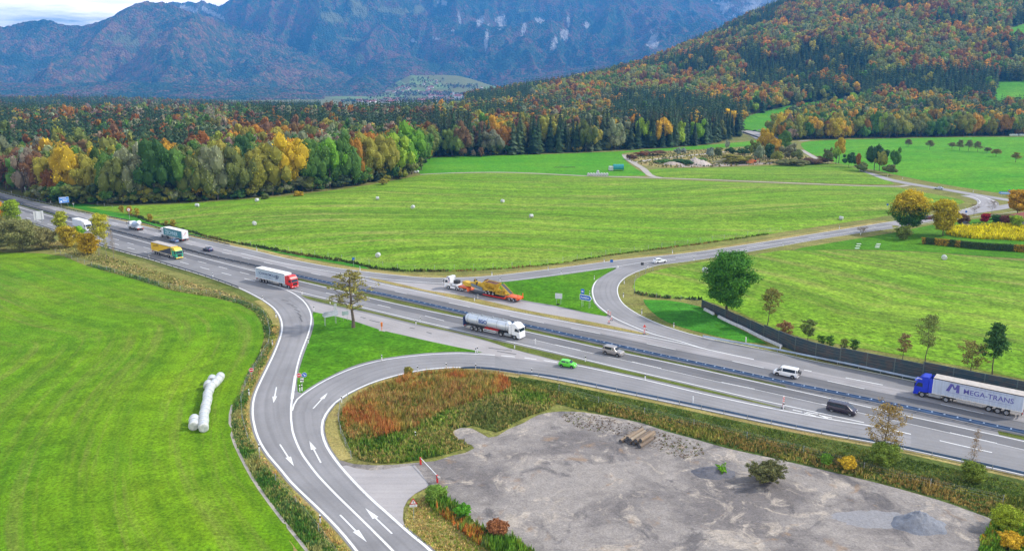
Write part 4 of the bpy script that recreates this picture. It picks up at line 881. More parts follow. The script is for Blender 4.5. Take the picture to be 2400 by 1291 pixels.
# individuals
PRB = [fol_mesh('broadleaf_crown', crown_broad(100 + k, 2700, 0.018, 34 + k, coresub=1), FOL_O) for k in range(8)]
PRS = [fol_mesh('spruce_crown', crown_spruce(200 + k, 17, 10, ragged=0.35), FOL_O) for k in range(4)]
def trunk_mesh(name, h, r, mat, seed=0):
    m = MB(); rr = random.Random(seed); m.cyl((0, 0, -0.4), (rr.uniform(-.05, .05), rr.uniform(-.05, .05), h), r, r * 0.45, 8)
    for k in range(4):
        a = rr.uniform(0, 6.28); z = h * rr.uniform(0.5, 0.9); m.cyl((0, 0, z), (math.cos(a) * h * .22, math.sin(a) * h * .22, z + h * .22), r * .35, r * .12, 5)
    return m.mesh(name, mat)
TRB = [trunk_mesh('trunk', 0.55, 0.018, BARK, k) for k in range(3)]; TRS = trunk_mesh('trunk', 0.9, 0.011, BARK, 9)
def forest_tree(x, y, z, h, w, cn, label, group, seed, tintv=None):
    is_c = cn.startswith('spruce')
    o = empty('spruce_tree' if is_c else 'broadleaf_tree', (x, y, z), (seed * 2.4) % 6.28, label, 'spruce' if is_c else 'tree', group)
    cm = PRS[seed % 4] if is_c else PRB[seed % 8]
    c = link('crown', cm, None, o); c.scale = (w, w, h * 1.13); c.color = (*(tintv if tintv is not None else PAL[cn]), 1); c.location = (0, 0, 0 if is_c else -0.13 * h)
    if is_c: c.scale = (h, h, h)
    t = link('trunk', TRS if is_c else TRB[seed % 3], None, o); t.scale = (h, h, h)
    return o
def place_word(px):
    return 'above the far left motorway' if px < 105 else 'in the left wood' if px < 1010 else 'behind the far green meadow' if px < 1500 else 'behind the quarry' if px < 1860 else 'behind the upper right meadow'
def ordw(k, n, a='left', b='right'):
    W_ = ['first', 'second', 'third', 'fourth', 'fifth', 'sixth', 'seventh', 'eighth', 'ninth', 'tenth']
    if n == 1: return ''
    if k < n - 1 - k: return (W_[k] if k < 10 else f'{k + 1}th') + f' from {a}'
    k = n - 1 - k; return (W_[k] if k < 10 else f'{k + 1}th') + f' from {b}'
buck = {}
for i in sorted(single, key=lambda i: PX3[i]):
    sz = 'tall' if H[i] > (28 if con[i] else 23) else 'small' if H[i] < (22 if con[i] else 17) else 'middling'
    buck.setdefault((sz, cname[i], place_word(PX3[i])), []).append(i)
q = 0
for (sz, cn, pw), ids in buck.items():
    for k, i in enumerate(ids):
        o_ = ordw(k, len(ids)); forest_tree(X[i], Y[i], Z[i], H[i], Wd[i], cn, f'{sz} {NAMES[cn]} {pw}' + (', ' + o_ if o_ else ''), f'{NAMES[cn]}s {pw}', q, tuple(tint[i])); q += 1
for q, (px, py, top, wpx, cn) in enumerate(FRONT):
    p = g(px, py); h = (py - top) * p.y / FPX * 1.04; w = wpx * p.y / FPX * 2.0; nm = NAMES[cn]
    nb = [f for f in FRONT if f[4] == cn]; 
    lab = f'{nm} in the front row of the left wood'
    ix = [j for j, f in enumerate(FRONT) if f[4] == cn].index(q); o_ = ordw(ix, len(nb)); lab += (', ' + o_ if o_ else '')
    c0 = np.array(PAL[cn]) * random.uniform(0.9, 1.12)
    forest_tree(p.x, p.y + (7 if px < 260 else -1), 0, h, w, cn, lab, 'front row of the broadleaf wood', q + 3, tuple(c0))

# the rest as one forest object, instanced over a point cloud
rest = np.array([i for i in range(n) if i not in single and nonfront[i]])
print('forest rest', len(rest), 'singles', len(single))
PX_ = [X[rest], Y[rest], Z[rest]]
# hedges and copses in the far valley and along its meadows
fx, fy, fh, fc = [], [], [], []
for (px0, px1, py, cnt) in [(790, 850, 219, 60), (850, 900, 214, 60), (860, 960, 226, 50), (800, 870, 240, 60), (930, 1060, 222, 160), (900, 1050, 238, 170), (1040, 1120, 224, 120), (940, 1040, 203, 60), (960, 1040, 190, 40), (1040, 1120, 205, 80), (1000, 1100, 240, 90), (880, 935, 205, 60)]:
    for k in range(cnt):
        r = ray(random.uniform(px0, px1), py + random.gauss(0, 3.2), 2400, 6000); fx.append(r[0]); fy.append(r[1]); fh.append(random.uniform(9, 19)); fc.append(PAL[random.choice(['spruce2', 'green', 'olive', 'brown', 'grey', 'dgreen', 'bare', 'rust'])])
fx, fy, fh = map(np.array, (fx, fy, fh)); fz = terr(fx, fy)
PP = np.column_stack([np.concatenate([X[rest], fx]), np.concatenate([Y[rest], fy]), np.concatenate([Z[rest], fz]) - 0.3])
hh = np.concatenate([H[rest], fh]); ww = np.concatenate([Wd[rest], fh * 0.85]); cc = np.concatenate([con[rest], np.zeros(len(fx), bool)])
tt = np.concatenate([tint[rest], np.array(fc)]); tt = np.column_stack([tt, np.ones(len(tt))])
ww = np.where(cc, hh * np.clip(rng.normal(1.15, .12, len(hh)), .8, 1.5), ww)
idx = np.where(cc, 5 + rng.integers(0, 3, len(hh)), rng.integers(0, 5, len(hh))).astype(float)
protos = bpy.data.collections.new('forest_prototypes')
for k in range(5):
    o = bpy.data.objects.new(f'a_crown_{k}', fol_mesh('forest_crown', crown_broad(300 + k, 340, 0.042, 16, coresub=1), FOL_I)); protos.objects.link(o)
for k in range(3):
    o = bpy.data.objects.new(f'b_spruce_{k}', fol_mesh('forest_spruce', crown_spruce(400 + k, 9, 8, ragged=0.3, width=0.16), FOL_I)); protos.objects.link(o)
def instancer(name, P, scl, rot, idx, tint, coll, label, cat='forest'):
    me = bpy.data.meshes.new(name); me.vertices.add(len(P)); me.vertices.foreach_set('co', np.asarray(P, np.float32).ravel())
    for an, ty, fn, d in (('scl', 'FLOAT_VECTOR', 'vector', scl), ('rot', 'FLOAT_VECTOR', 'vector', rot), ('tint', 'FLOAT_COLOR', 'color', tint)):
        a = me.attributes.new(an, ty, 'POINT'); a.data.foreach_set(fn, np.asarray(d, np.float32).ravel())
    a = me.attributes.new('idx', 'INT', 'POINT'); a.data.foreach_set('value', np.asarray(idx, np.int32))
    me.update(); o = link(name, me); tag(o, label, cat, None, 'stuff')
    ng = bpy.data.node_groups.new(name + '_nodes', 'GeometryNodeTree')
    ng.interface.new_socket('Geometry', in_out='INPUT', socket_type='NodeSocketGeometry'); ng.interface.new_socket('Geometry', in_out='OUTPUT', socket_type='NodeSocketGeometry')
    gi = ng.nodes.new('NodeGroupInput'); go = ng.nodes.new('NodeGroupOutput'); ip = ng.nodes.new('GeometryNodeInstanceOnPoints'); ci_ = ng.nodes.new('GeometryNodeCollectionInfo')
    ci_.inputs['Collection'].default_value = coll; ci_.inputs['Separate Children'].default_value = True; ci_.inputs['Reset Children'].default_value = True
    ip.inputs['Pick Instance'].default_value = True
    def na(nm_, t):
        x = ng.nodes.new('GeometryNodeInputNamedAttribute'); x.data_type = t; x.inputs['Name'].default_value = nm_; return x.outputs['Attribute']
    L = ng.links.new; L(gi.outputs[0], ip.inputs['Points']); L(ci_.outputs[0], ip.inputs['Instance']); L(na('idx', 'INT'), ip.inputs['Instance Index']); L(na('scl', 'FLOAT_VECTOR'), ip.inputs['Scale']); L(na('rot', 'FLOAT_VECTOR'), ip.inputs['Rotation']); L(ip.outputs[0], go.inputs[0])
    md_ = o.modifiers.new('scatter', 'NODES'); md_.node_group = ng; return o
scl = np.column_stack([ww, ww, hh]); rot = np.column_stack([0 * hh, 0 * hh, rng.uniform(0, 6.28, len(hh))])
instancer('forest', PP, scl, rot, idx, tt, protos, 'autumn forest of spruces and coloured broadleaf trees covering the hill and plain')

for poly in ([(1738, 304), (1744, 278), (1770, 269), (1810, 259), (1840, 263), (1848, 280), (1843, 302), (1790, 312)], [(1802, 262), (1850, 249), (1900, 240), (2008, 229), (2012, 249), (1940, 262), (1870, 272), (1815, 277)], [(2326, 252), (2340, 192), (2530, 187), (2530, 262), (2400, 257)], [(2350, 84), (2350, 72), (2400, 58), (2530, 53), (2530, 92), (2400, 89)]):
    sheet('clearing_meadow', [ray(x_, y_, 700, 3200)[:2] for x_, y_ in poly], 0.7, G_FAR, grid=14, h=terr)
# ------------------------------------------------------------------ air between here and the mountains
hz = MB(); hz.box(-7500, 9500, -700, 11700, -130, 1750)
def haze_mat():
    m = bpy.data.materials.new('haze_air'); m.use_nodes = True; nt = m.node_tree; nt.nodes.clear()
    o = nt.nodes.new('ShaderNodeOutputMaterial'); v = nt.nodes.new('ShaderNodeVolumePrincipled')
    v.inputs['Color'].default_value = (0.08, 0.38, 1.0, 1); v.inputs['Density'].default_value = 0.0001; v.inputs['Anisotropy'].default_value = 0.0
    nt.links.new(v.outputs[0], o.inputs['Volume']); return m
ho = hz.build('haze', haze_mat(), kind='stuff'); tag(ho, 'thin blue autumn haze filling the valley', 'haze')
# ------------------------------------------------------------------ trees with visible limbs
def limb_tree(seed, h, clear, spread, tr, nl, leaf, per, up=0.35, twigs=4, flat=0.5, fill=1.0, mat=BARK, topr=0.35, lean=0.0, crad=0.11, dens_low=1.0):
    """returns (trunk mesh, crown arrays) in metres, trunk with limbs and twigs, leaf tufts round the twig ends"""
    rr = random.Random(seed); rn = np.random.default_rng(seed); m = MB(); pts = []
    segs = 7; cx = cy = 0.0; path = []
    for i in range(segs + 1):
        z = h * 0.97 * i / segs; path.append(Vector((cx, cy, z))); cx += rr.uniform(-.02, .02) * h + lean * h / segs; cy += rr.uniform(-.02, .02) * h
    for i in range(segs): m.cyl(path[i] - Vector((0, 0, .3 if i == 0 else 0)), path[i + 1], tr * (1 - 0.8 * i / segs) * (1.25 if i == 0 else 1), tr * (1 - 0.8 * (i + 1) / segs), 8)
    for k in range(nl):
        f = clear + (0.97 - clear) * (k + rr.uniform(0, .6)) / nl; z = f * h * 0.97; j = min(segs - 1, int(f * segs)); t = f * segs - j; b = path[j].lerp(path[j + 1], min(max(t, 0), 1))
        a = k * 2.4 + rr.uniform(-.4, .4); tt_ = (f - clear) / (1 - clear); ll = spread * (math.sin(math.pi * (0.16 + 0.84 * tt_)) ** 0.7 if topr < 0.5 else 1 - 0.75 * tt_) * rr.uniform(0.7, 1.1)
        ll = max(ll, spread * 0.18); p = b; d = Vector((math.cos(a), math.sin(a), up * rr.uniform(0.5, 1.4))); r0 = tr * (0.42 - 0.25 * tt_)
        for s in range(4):
            q = p + d.normalized() * ll / 4; m.cyl(p, q, r0 * (1 - .22 * s), r0 * (0.8 - .22 * s) + 0.004, 5); p = q
            d = d + Vector((rr.uniform(-.25, .25), rr.uniform(-.25, .25), rr.uniform(-.05, .25)))
            if s >= 1:
                for w in range(twigs):
                    e = p + Vector((rr.uniform(-1, 1), rr.uniform(-1, 1), rr.uniform(-.3, .7) * (1 if flat < .7 else .5))) * ll * 0.28
                    m.cyl(p, e, r0 * 0.25 + .003, .004, 3, caps=False); pts.append((e, s))
        pts.append((p, 4))
    P, Nn, T = [], [], []
    for e, s in pts:
        if rr.random() > fill: continue
        c = np.array(e); n_ = int(per * rr.uniform(.5, 1.4)); d = rn.normal(size=(n_, 3)); d /= np.linalg.norm(d, axis=1, keepdims=True); d[:, 2] *= flat
        P.append(c + d * h * crad * rn.uniform(.3, 1, (n_, 1))); dd = d.copy(); dd[:, 2] += .5; Nn.append(dd); T.append(np.clip(rn.normal(.5 + rn.normal() * .12, .18, n_), 0, 1))
    V, F = leaf_quads(np.concatenate(P), np.concatenate(Nn), leaf, rn)
    return m.mesh('trunk', mat), (V, F, np.repeat(np.concatenate(T), 4))
def single_tree(px, py, h, col, label, name='broadleaf_tree', cat='tree', group=None, z=None, pos=None, **k):
    p = pos or g(px, py); seed = int(px * 7 + py) % 9973
    tm, cv = limb_tree(seed, h, **k); o = empty(name, (p[0], p[1], 0 if z is None else z), 0, label, cat, group)
    c = link('crown', fol_mesh('crown', cv, FOL_O), None, o); c.color = (*[min(.6, v * (1.0 if isinstance(col, str) else 1.6)) for v in (PAL[col] if isinstance(col, str) else col)], 1); link('trunk', tm, None, o); return o
def hm(px, py, dpx):  # height in metres of something dpx photo pixels tall standing at that ground point
    return dpx * g(px, py).length / FPX * 1.03
single_tree(828, 769, hm(828, 769, 138), (0.17, 0.155, 0.035), 'lone gnarled tree with sparse yellow green leaves on the triangular lawn', clear=0.33, spread=5.4, tr=0.42, nl=22, leaf=0.19, per=22, up=0.28, twigs=4, flat=0.35, fill=0.5, crad=0.065)
single_tree(1703, 738, hm(1703, 738, 142), (0.045, 0.135, 0.014), 'large dense dark green tree behind the start of the noise barrier', clear=0.16, spread=6.3, tr=0.34, nl=38, leaf=0.24, per=50, up=0.5, twigs=5, flat=0.8, crad=0.10, fill=.85)
single_tree(1798, 762, hm(1798, 762, 88), (0.13, 0.125, 0.030), 'thin olive brown sapling beside the large dark green tree', clear=0.3, spread=2.9, tr=0.12, nl=20, leaf=0.15, per=22, up=0.6, twigs=3, crad=0.08, fill=.6)
single_tree(1892, 800, hm(1892, 800, 50), (0.09, 0.12, 0.035), 'small green sapling just behind the noise barrier', clear=0.2, spread=1.8, tr=0.08, nl=14, leaf=0.14, per=20, up=0.7, twigs=3, crad=0.1)
single_tree(1840, 786, hm(1840, 786, 30), (0.20, 0.11, 0.05), 'low reddish brown bush behind the noise barrier', name='shrub', cat='shrub', clear=0.05, spread=2.0, tr=0.05, nl=16, leaf=0.12, per=16, up=0.6, twigs=3, crad=0.16)
single_tree(2115, 842, hm(2115, 842, 56), (0.16, 0.12, 0.05), 'brownish thin sapling left of the tall pale sapling', clear=0.25, spread=1.7, tr=0.08, nl=16, leaf=0.12, per=20, up=0.8, twigs=3, crad=0.1, fill=.6)
single_tree(2168, 853, hm(2168, 853, 110), (0.11, 0.14, 0.035), 'tall slender pale green sapling standing over the noise barrier', clear=0.3, spread=2.3, tr=0.1, nl=20, leaf=0.13, per=16, up=0.8, twigs=3, crad=0.075)
single_tree(2326, 876, hm(2326, 876, 108), (0.035, 0.085, 0.020), 'dark green young tree rightmost behind the noise barrier', clear=0.3, spread=2.7, tr=0.13, nl=26, leaf=0.19, per=34, up=0.7, twigs=3, crad=0.09, fill=.6, topr=0.6)
single_tree(2275, 868, hm(2275, 868, 60), (0.15, 0.13, 0.04), 'bushy yellow brown shrub left of the dark green young tree', name='shrub', cat='shrub', clear=0.05, spread=3.2, tr=0.08, nl=18, leaf=0.14, per=20, up=0.7, twigs=3, crad=0.13, fill=.6)
for q, (px, py, d, c) in enumerate([(1945, 812, 24, 'green'), (1978, 818, 22, 'olive'), (2000, 822, 26, 'dgreen'), (1925, 806, 18, 'green')]):
    single_tree(px, py, hm(px, py, d), c, f'low shrub peeping over the noise barrier, {ordw([1925, 1945, 1978, 2000].index(px), 4)}', name='shrub', cat='shrub', group='low shrubs behind the noise barrier', clear=0.05, spread=1.1, tr=0.05, nl=11, leaf=0.1, per=12, up=0.7, twigs=3, crad=0.2)
single_tree(2070, 1075, hm(2070, 1075, 132), (0.19, 0.135, 0.04), 'tree with thin yellow brown foliage in front of the motorway guard rail', clear=0.14, spread=3.5, tr=0.15, nl=32, leaf=0.1, per=17, up=0.55, twigs=3, flat=0.6, crad=0.06, fill=.8)
single_tree(2277, 1112, hm(2277, 1112, 105), (0.17, 0.12, 0.07), 'bare upright thin tree in front of the motorway at right', clear=0.1, spread=1.7, tr=0.07, nl=22, leaf=0.06, per=5, up=1.6, twigs=4, crad=0.06, mat=BARKG, topr=0.6)
# trees at the left verge
single_tree(148, 560, hm(148, 560, 56), (0.22, 0.24, 0.02), 'yellow green young tree covering the blue grey car', clear=0.25, spread=2.7, tr=0.09, nl=18, leaf=0.22, per=30, up=0.6, twigs=3, crad=0.12)
single_tree(232, 600, hm(232, 600, 90), (0.26, 0.25, 0.018), 'slender birch with a yellow green top right of the white truck', clear=0.42, spread=3.1, tr=0.1, nl=18, leaf=0.2, per=26, up=0.3, twigs=3, crad=0.10, mat=BARKG)
single_tree(250, 607, hm(250, 607, 60), (0.20, 0.19, 0.05), 'thin pale stemmed birch, middle of the three slim ones', clear=0.35, spread=1.2, tr=0.07, nl=14, leaf=0.12, per=8, up=1.2, twigs=3, crad=0.07, mat=BARKG)
single_tree(268, 609, hm(268, 609, 66), (0.17, 0.13, 0.08), 'nearly leafless slim birch, rightmost of the three', clear=0.2, spread=1.2, tr=0.06, nl=16, leaf=0.08, per=5, up=1.3, twigs=4, crad=0.06, mat=BARKG)
single_tree(205, 597, hm(205, 597, 42), (0.33, 0.23, 0.012), 'orange yellow bush in front of the motorway edge', name='shrub', cat='shrub', clear=0.04, spread=3.4, tr=0.1, nl=24, leaf=0.24, per=34, up=0.5, twigs=3, crad=0.2)
single_tree(160, 580, hm(160, 580, 42), (0.26, 0.20, 0.016), 'golden bush left of the orange yellow bush', name='shrub', cat='shrub', clear=0.04, spread=3.3, tr=0.1, nl=22, leaf=0.22, per=26, up=0.5, twigs=3, crad=0.19)
single_tree(187, 575, hm(187, 575, 40), (0.14, 0.30, 0.012), 'bright green young tree between the golden and orange bushes', clear=0.1, spread=1.6, tr=0.06, nl=14, leaf=0.2, per=30, up=0.8, twigs=3, crad=0.16)
single_tree(28, 535, hm(28, 535, 54), (0.15, 0.22, 0.015), 'round yellow green tree at the far left verge', clear=0.15, spread=3.4, tr=0.12, nl=22, leaf=0.26, per=44, up=0.6, twigs=3, crad=0.15)
single_tree(2, 530, hm(2, 530, 46), (0.45, 0.2, 0.015), 'orange tree cut by the left picture edge', clear=0.15, spread=3.2, tr=0.12, nl=20, leaf=0.26, per=44, up=0.6, twigs=3, crad=0.15)
for q, (px, py, d, sp, c) in enumerate([(55, 588, 58, 6.0, (0.15, 0.155, 0.055)), (18, 575, 44, 5.5, (0.13, 0.15, 0.045)), (100, 584, 40, 4.5, (0.17, 0.16, 0.06)), (-30, 590, 64, 7.0, (0.15, 0.155, 0.055))]):
    single_tree(px, py, hm(px, py, d), c, ['big grey green bush at the left meadow edge', 'grey green bush behind the biggest left one', 'grey green bush beside the golden bush', 'grey green bush at the left picture edge'][q], name='shrub', cat='shrub', group='grey green bushes at the left verge', clear=0.03, spread=sp, tr=0.12, nl=32, leaf=0.2, per=46, up=0.5, twigs=4, crad=0.18)
for q, (px, py, d) in enumerate([(286, 498, 14), (304, 503, 18), (321, 508, 17), (352, 520, 16), (406, 533, 16), (390, 528, 8)]):
    single_tree(px, py, hm(px, py, d), (0.22, 0.17, 0.02), f'small golden bush on the meadow edge beside the motorway, {ordw(sorted([286, 304, 321, 352, 390, 406]).index(px), 6)}', name='shrub', cat='shrub', group='golden bushes along the left meadow edge', clear=0.03, spread=1.1, tr=0.06, nl=10, leaf=0.2, per=18, up=0.9, twigs=2, crad=0.2)
# garden trees on the right
def two_tone(px, py, h, lab, spread):
    o = single_tree(px, py, h, (0.035, 0.09, 0.012), lab, clear=0.16, spread=spread, tr=0.24, nl=42, leaf=0.27, per=56, up=0.5, twigs=4, crad=0.12)
    me = o.children[0].data; V = np.empty(len(me.vertices) * 3, np.float32); me.vertices.foreach_get('co', V); V = V.reshape(-1, 3); t = np.clip((V[:, 2] / h - 0.5) / 0.2 + np.repeat(RNG.normal(0, .5, len(V) // 4), 4), 0, 1)[:, None]
    c = np.array([0.06, 0.16, 0.02]) * (1 - t) + np.array([0.52, 0.39, 0.02]) * t; a = me.attributes.new('tint', 'FLOAT_COLOR', 'POINT'); a.data.foreach_set('color', np.column_stack([c, np.ones(len(c))]).astype(np.float32).ravel())
    me.materials.clear(); me.materials.append(FOL_V); return o
two_tone(2127, 547, hm(2127, 547, 84), 'round tree with golden top and dark green base at the garden corner', 6.6)
single_tree(2210, 552, hm(2210, 552, 72), (0.30, 0.245, 0.012), 'golden yellow garden tree right of the two coloured one', clear=0.12, spread=4.9, tr=0.2, nl=42, leaf=0.26, per=56, up=0.6, twigs=4, crad=0.12)
single_tree(2384, 504, hm(2384, 504, 46), (0.33, 0.19, 0.014), 'orange garden tree behind the red roofed house', clear=0.15, spread=4.6, tr=0.18, nl=34, leaf=0.3, per=56, up=0.6, twigs=3, crad=0.13)
single_tree(2115, 562, hm(2115, 562, 26), (0.10, 0.13, 0.02), 'round green and orange bush at the foot of the two coloured tree', name='shrub', cat='shrub', clear=0.03, spread=2.8, tr=0.06, nl=20, leaf=0.22, per=46, up=0.6, twigs=3, crad=0.2)
single_tree(2307, 522, hm(2307, 522, 17), 'wine', 'bright crimson bush in the garden', name='shrub', cat='shrub', clear=0.05, spread=1.9, tr=0.05, nl=16, leaf=0.2, per=40, up=0.7, twigs=3, crad=0.22)
for q, (px, py, d, c, lab) in enumerate([(2336, 526, 14, 'dgreen', 'clipped dark green ball shrub in the garden'), (2360, 530, 18, 'purple', 'dark purple shrub beside the garden house'), (2380, 534, 22, 'lime', 'light green leafy shrub beside the garden house'), (2255, 528, 20, 'brown', 'brown shrub behind the yellow flower bed'), (2325, 500, 24, 'bare', 'bare fruit tree in the garden beside the road'), (2282, 505, 22, 'bare', 'small bare tree left of the crimson bush'), (2020, 551, 14, 'bare', 'thin bare sapling on the road shoulder')]):
    single_tree(px, py, hm(px, py, d), c, lab, name='shrub' if c != 'bare' else 'bare_tree', cat='shrub' if c != 'bare' else 'tree', clear=0.05 if c != 'bare' else .3, spread=2.6, tr=0.06, nl=18, leaf=0.2 if c != 'bare' else .08, per=36 if c != 'bare' else 8, up=0.6, twigs=3, crad=0.2 if c != 'bare' else .1)
# orchard on the far right meadow
for q, (px, py, d) in enumerate([(2127, 352, 16), (2178, 358, 19), (2230, 356, 12), (2248, 360, 20), (2268, 362, 22), (2290, 364, 20), (2312, 367, 10), (2333, 376, 14), (2378, 390, 18)]):
    p = g(px, py); zz = float(h_far3(np.array([p.x]), np.array([p.y]))[0])
    single_tree(px, py, hm(px, py, d), (0.12, 0.115, 0.055) if q < 7 else (0.16, 0.13, 0.03), f'small fruit tree with thin crown on the upper right meadow, {ordw(q, 9)}', name='fruit_tree', group='fruit trees on the upper right meadow', z=zz, clear=0.3, spread=3.6, tr=0.16, nl=16, leaf=0.16, per=22, up=0.35, twigs=4, flat=.6, crad=0.13, topr=.6)
# trees and shrubs round the quarry, along the little road, under the forest edge
CL = [(1768, 372, 40, 30, 'olive'), (1790, 368, 62, 34, 'yellow'), (1815, 372, 48, 34, 'gold'), (1838, 370, 62, 46, 'green'), (1800, 378, 40, 30, 'dgreen'), (1852, 378, 40, 36, 'grey'), (1870, 380, 32, 30, 'olive'), (1822, 382, 30, 26, 'yolive'), (1780, 384, 40, 26, 'grey'), (1703, 356, 26, 13, 'silver'), (1712, 364, 18, 20, 'dgreen'), (1664, 368, 22, 20, 'silver'), (1684, 366, 20, 24, 'olive'), (1588, 362, 15, 16, 'silver'), (1602, 361, 15, 16, 'silver'), (1740, 362, 14, 30, 'dgreen'),
      (1940, 386, 36, 22, 'olive'), (1965, 383, 55, 26, 'yellow'), (1958, 385, 40, 20, 'lime'), (1990, 393, 34, 30, 'dgreen'), (2012, 397, 36, 14, 'orange'), (2018, 403, 20, 26, 'olive'), (2050, 400, 62, 44, 'dgreen'), (2062, 402, 50, 26, 'yolive'), (2095, 404, 50, 26, 'green'), (2085, 412, 22, 30, 'olive'),
      (1086, 369, 22, 22, 'brown'), (1109, 367, 16, 12, 'bare'), (1129, 368, 22, 18, 'brown'), (1350, 357, 16, 22, 'yolive'), (1752, 352, 12, 22, 'green'), (1478, 374, 14, 26, 'brown'), (1500, 366, 10, 40, 'rust'), (1540, 364, 10, 60, 'brown'), (1560, 383, 9, 46, 'green'), (1600, 384, 10, 60, 'dgreen'), (1640, 378, 8, 40, 'green'), (1725, 384, 20, 60, 'yolive'), (1900, 386, 16, 60, 'brown'), (1860, 389, 16, 70, 'olive'), (1930, 384, 14, 40, 'brown'),
      (950, 420, 18, 24, 'yolive'), (900, 434, 16, 26, 'yolive'), (700, 462, 14, 22, 'gold'), (620, 468, 14, 22, 'olive'), (1850, 326, 55, 20, 'bare'), (1872, 325, 60, 24, 'bare'), (1855, 330, 30, 26, 'bare'), (1890, 322, 58, 24, 'yellow')]
lc = {}
for q, (px, py, d, w, c) in enumerate(CL):
    p = g(px, py); hh_ = hm(px, py, d); ww_ = w * p.length / FPX
    where = 'in the quarry thicket' if 1555 < px < 1935 and py > 340 else 'in the roadside clump below the upper right meadow' if px > 1935 else 'by the quarry entrance' if 1440 < px <= 1555 else 'at the foot of the forest'
    kind_ = 'tree' if d > 24 else 'shrub'; base = NAMES[c].replace('broadleaf tree', kind_).replace('tree', kind_) if kind_ == 'shrub' else NAMES[c]
    lab = f'{base} {where}'; lc.setdefault(lab, []).append(q)
    o = empty('broadleaf_tree' if kind_ == 'tree' else 'shrub', (p.x, p.y, 0), q * 1.7, lab, kind_, 'trees and shrubs ' + where)
    cr_ = link('crown', PRB[q % 8], None, o); cr_.scale = (ww_ * 1.15, ww_ * 1.15, hh_ * (1 if kind_ == 'tree' else 1.25)); cr_.location = (0, 0, 0 if kind_ == 'tree' else -hh_ * 0.18); cr_.color = (*[x * random.uniform(.85, 1.1) for x in PAL[c]], 1)
    t_ = link('trunk', TRB[q % 3], None, o); t_.scale = (hh_,) * 3
    CL[q] = CL[q] + (o,)
for lab, ids in lc.items():
    ids.sort(key=lambda q: CL[q][0])
    for k, q in enumerate(ids):
        o_ = ordw(k, len(ids))
        if o_: CL[q][5]['label'] = lab + ', ' + o_
# undergrowth along the forest edges, one mass
up_, uh, uc = [], [], []
for k in range(900):
    t = random.random(); px = random.uniform(60, 2500); py = float(np.interp(px, EDGE[:, 0], EDGE[:, 1])) + random.uniform(-6, -1.5)
    if 1735 < px < 1800: continue
    if px < 1000: py += random.uniform(1, 4.5)
    p = g(px, py); up_.append((p.x, p.y, -0.2)); uh.append(random.choice([1.2, 2.5, 4, 7] if px > 1000 else [2, 4, 7, 9]) * random.uniform(.7, 1.3)); uc.append(PAL[random.choice(['olive', 'yolive', 'olive', 'green', 'olive', 'dgreen', 'dgreen', 'grey', 'spruce2', 'green'])])
uh = np.array(uh); uw = uh * RNG.uniform(.8, 1.5, len(uh))
instancer('undergrowth', np.array(up_), np.column_stack([uw, uw, uh]), np.column_stack([0 * uh, 0 * uh, RNG.uniform(0, 6, len(uh))]), RNG.integers(0, 5, len(uh)), np.column_stack([np.array(uc), np.ones(len(uc))]), protos, 'tangled undergrowth at the foot of the forest edges', 'undergrowth')

# ------------------------------------------------------------------ rank weeds and tall grass (uncountable)
def weeds(name, poly, dens, h, cols, label, blades=5, w=0.10, lean=0.35, zfun=None, seed=1, cat='tall grass', patch=9.0):
    r = np.random.default_rng(seed); A = np.array([tuple(p) for p in poly]); x0, y0 = A.min(0); x1, y1 = A.max(0); n_ = int((x1 - x0) * (y1 - y0) * dens)
    x = r.uniform(x0, x1, n_); y = r.uniform(y0, y1, n_); k = inpoly(x, y, A); x, y = x[k], y[k]; n_ = len(x)
    z = zfun(x, y) if zfun else np.zeros(n_) + .01
    hv = h * r.uniform(0.5, 1.3, n_) * (0.55 + 0.9 * vnoise(x, y, 3.0, seed))
    cols = np.array(cols); sel = np.clip((vnoise(x, y, patch, seed + 1) * 1.2 + r.normal(0, .16, n_)) * len(cols) - .1 * len(cols), 0, len(cols) - 1).astype(int); c = cols[sel] * r.uniform(.7, 1.35, (n_, 1)) * 1.6
    th = r.uniform(0, 6.28, (n_, blades)); le = r.uniform(.2, 1, (n_, blades)) * lean * hv[:, None]; bh = hv[:, None] * r.uniform(.6, 1.1, (n_, blades))
    bx = x[:, None] + r.normal(0, .12, (n_, blades)); by = y[:, None] + r.normal(0, .12, (n_, blades)); zz = np.repeat(z[:, None], blades, 1)
    ox, oy = -np.sin(th) * w, np.cos(th) * w; tx, ty = bx + np.cos(th) * le, by + np.sin(th) * le
    V = np.stack([np.stack([bx - ox, by - oy, zz], -1), np.stack([bx + ox, by + oy, zz], -1), np.stack([(bx + tx) / 2 + ox * .9, (by + ty) / 2 + oy * .9, zz + bh * .62], -1), np.stack([tx, ty, zz + bh], -1)], 2).reshape(-1, 3)
    F = np.arange(len(V)).reshape(-1, 4); tone = np.repeat(np.clip(r.normal(.5, .2, n_ * blades), 0, 1), 4)
    tn_ = np.repeat(np.repeat(c, blades, 0), 4, 0); tn_ = np.column_stack([tn_, np.ones(len(tn_))])
    me = np_mesh(name, V, F, {'tone': ('FLOAT', tone), 'tint': ('FLOAT_COLOR', tn_)}, FOL_V); return tag(link(name, me), label, cat, None, 'stuff')
wp = [(798, 985), (812, 955), (835, 930), (880, 908), (935, 888), (1000, 876), (1080, 871), (1150, 882), (1200, 900), (1260, 916), (1300, 935), (1290, 955), (1225, 980), (1165, 1012), (1110, 996), (1062, 1006), (1065, 1022), (1100, 1045), (1060, 1060), (980, 1078), (900, 1085), (845, 1078), (818, 1040)]
WP = smooth(gs(wp), 2, True)
h_w = mound(WP, 1.6, 71, 14, 7)
sheet('weed_ground', WP, -0.003 + 0.012, G_DARK, grid=1.8, h=h_w)
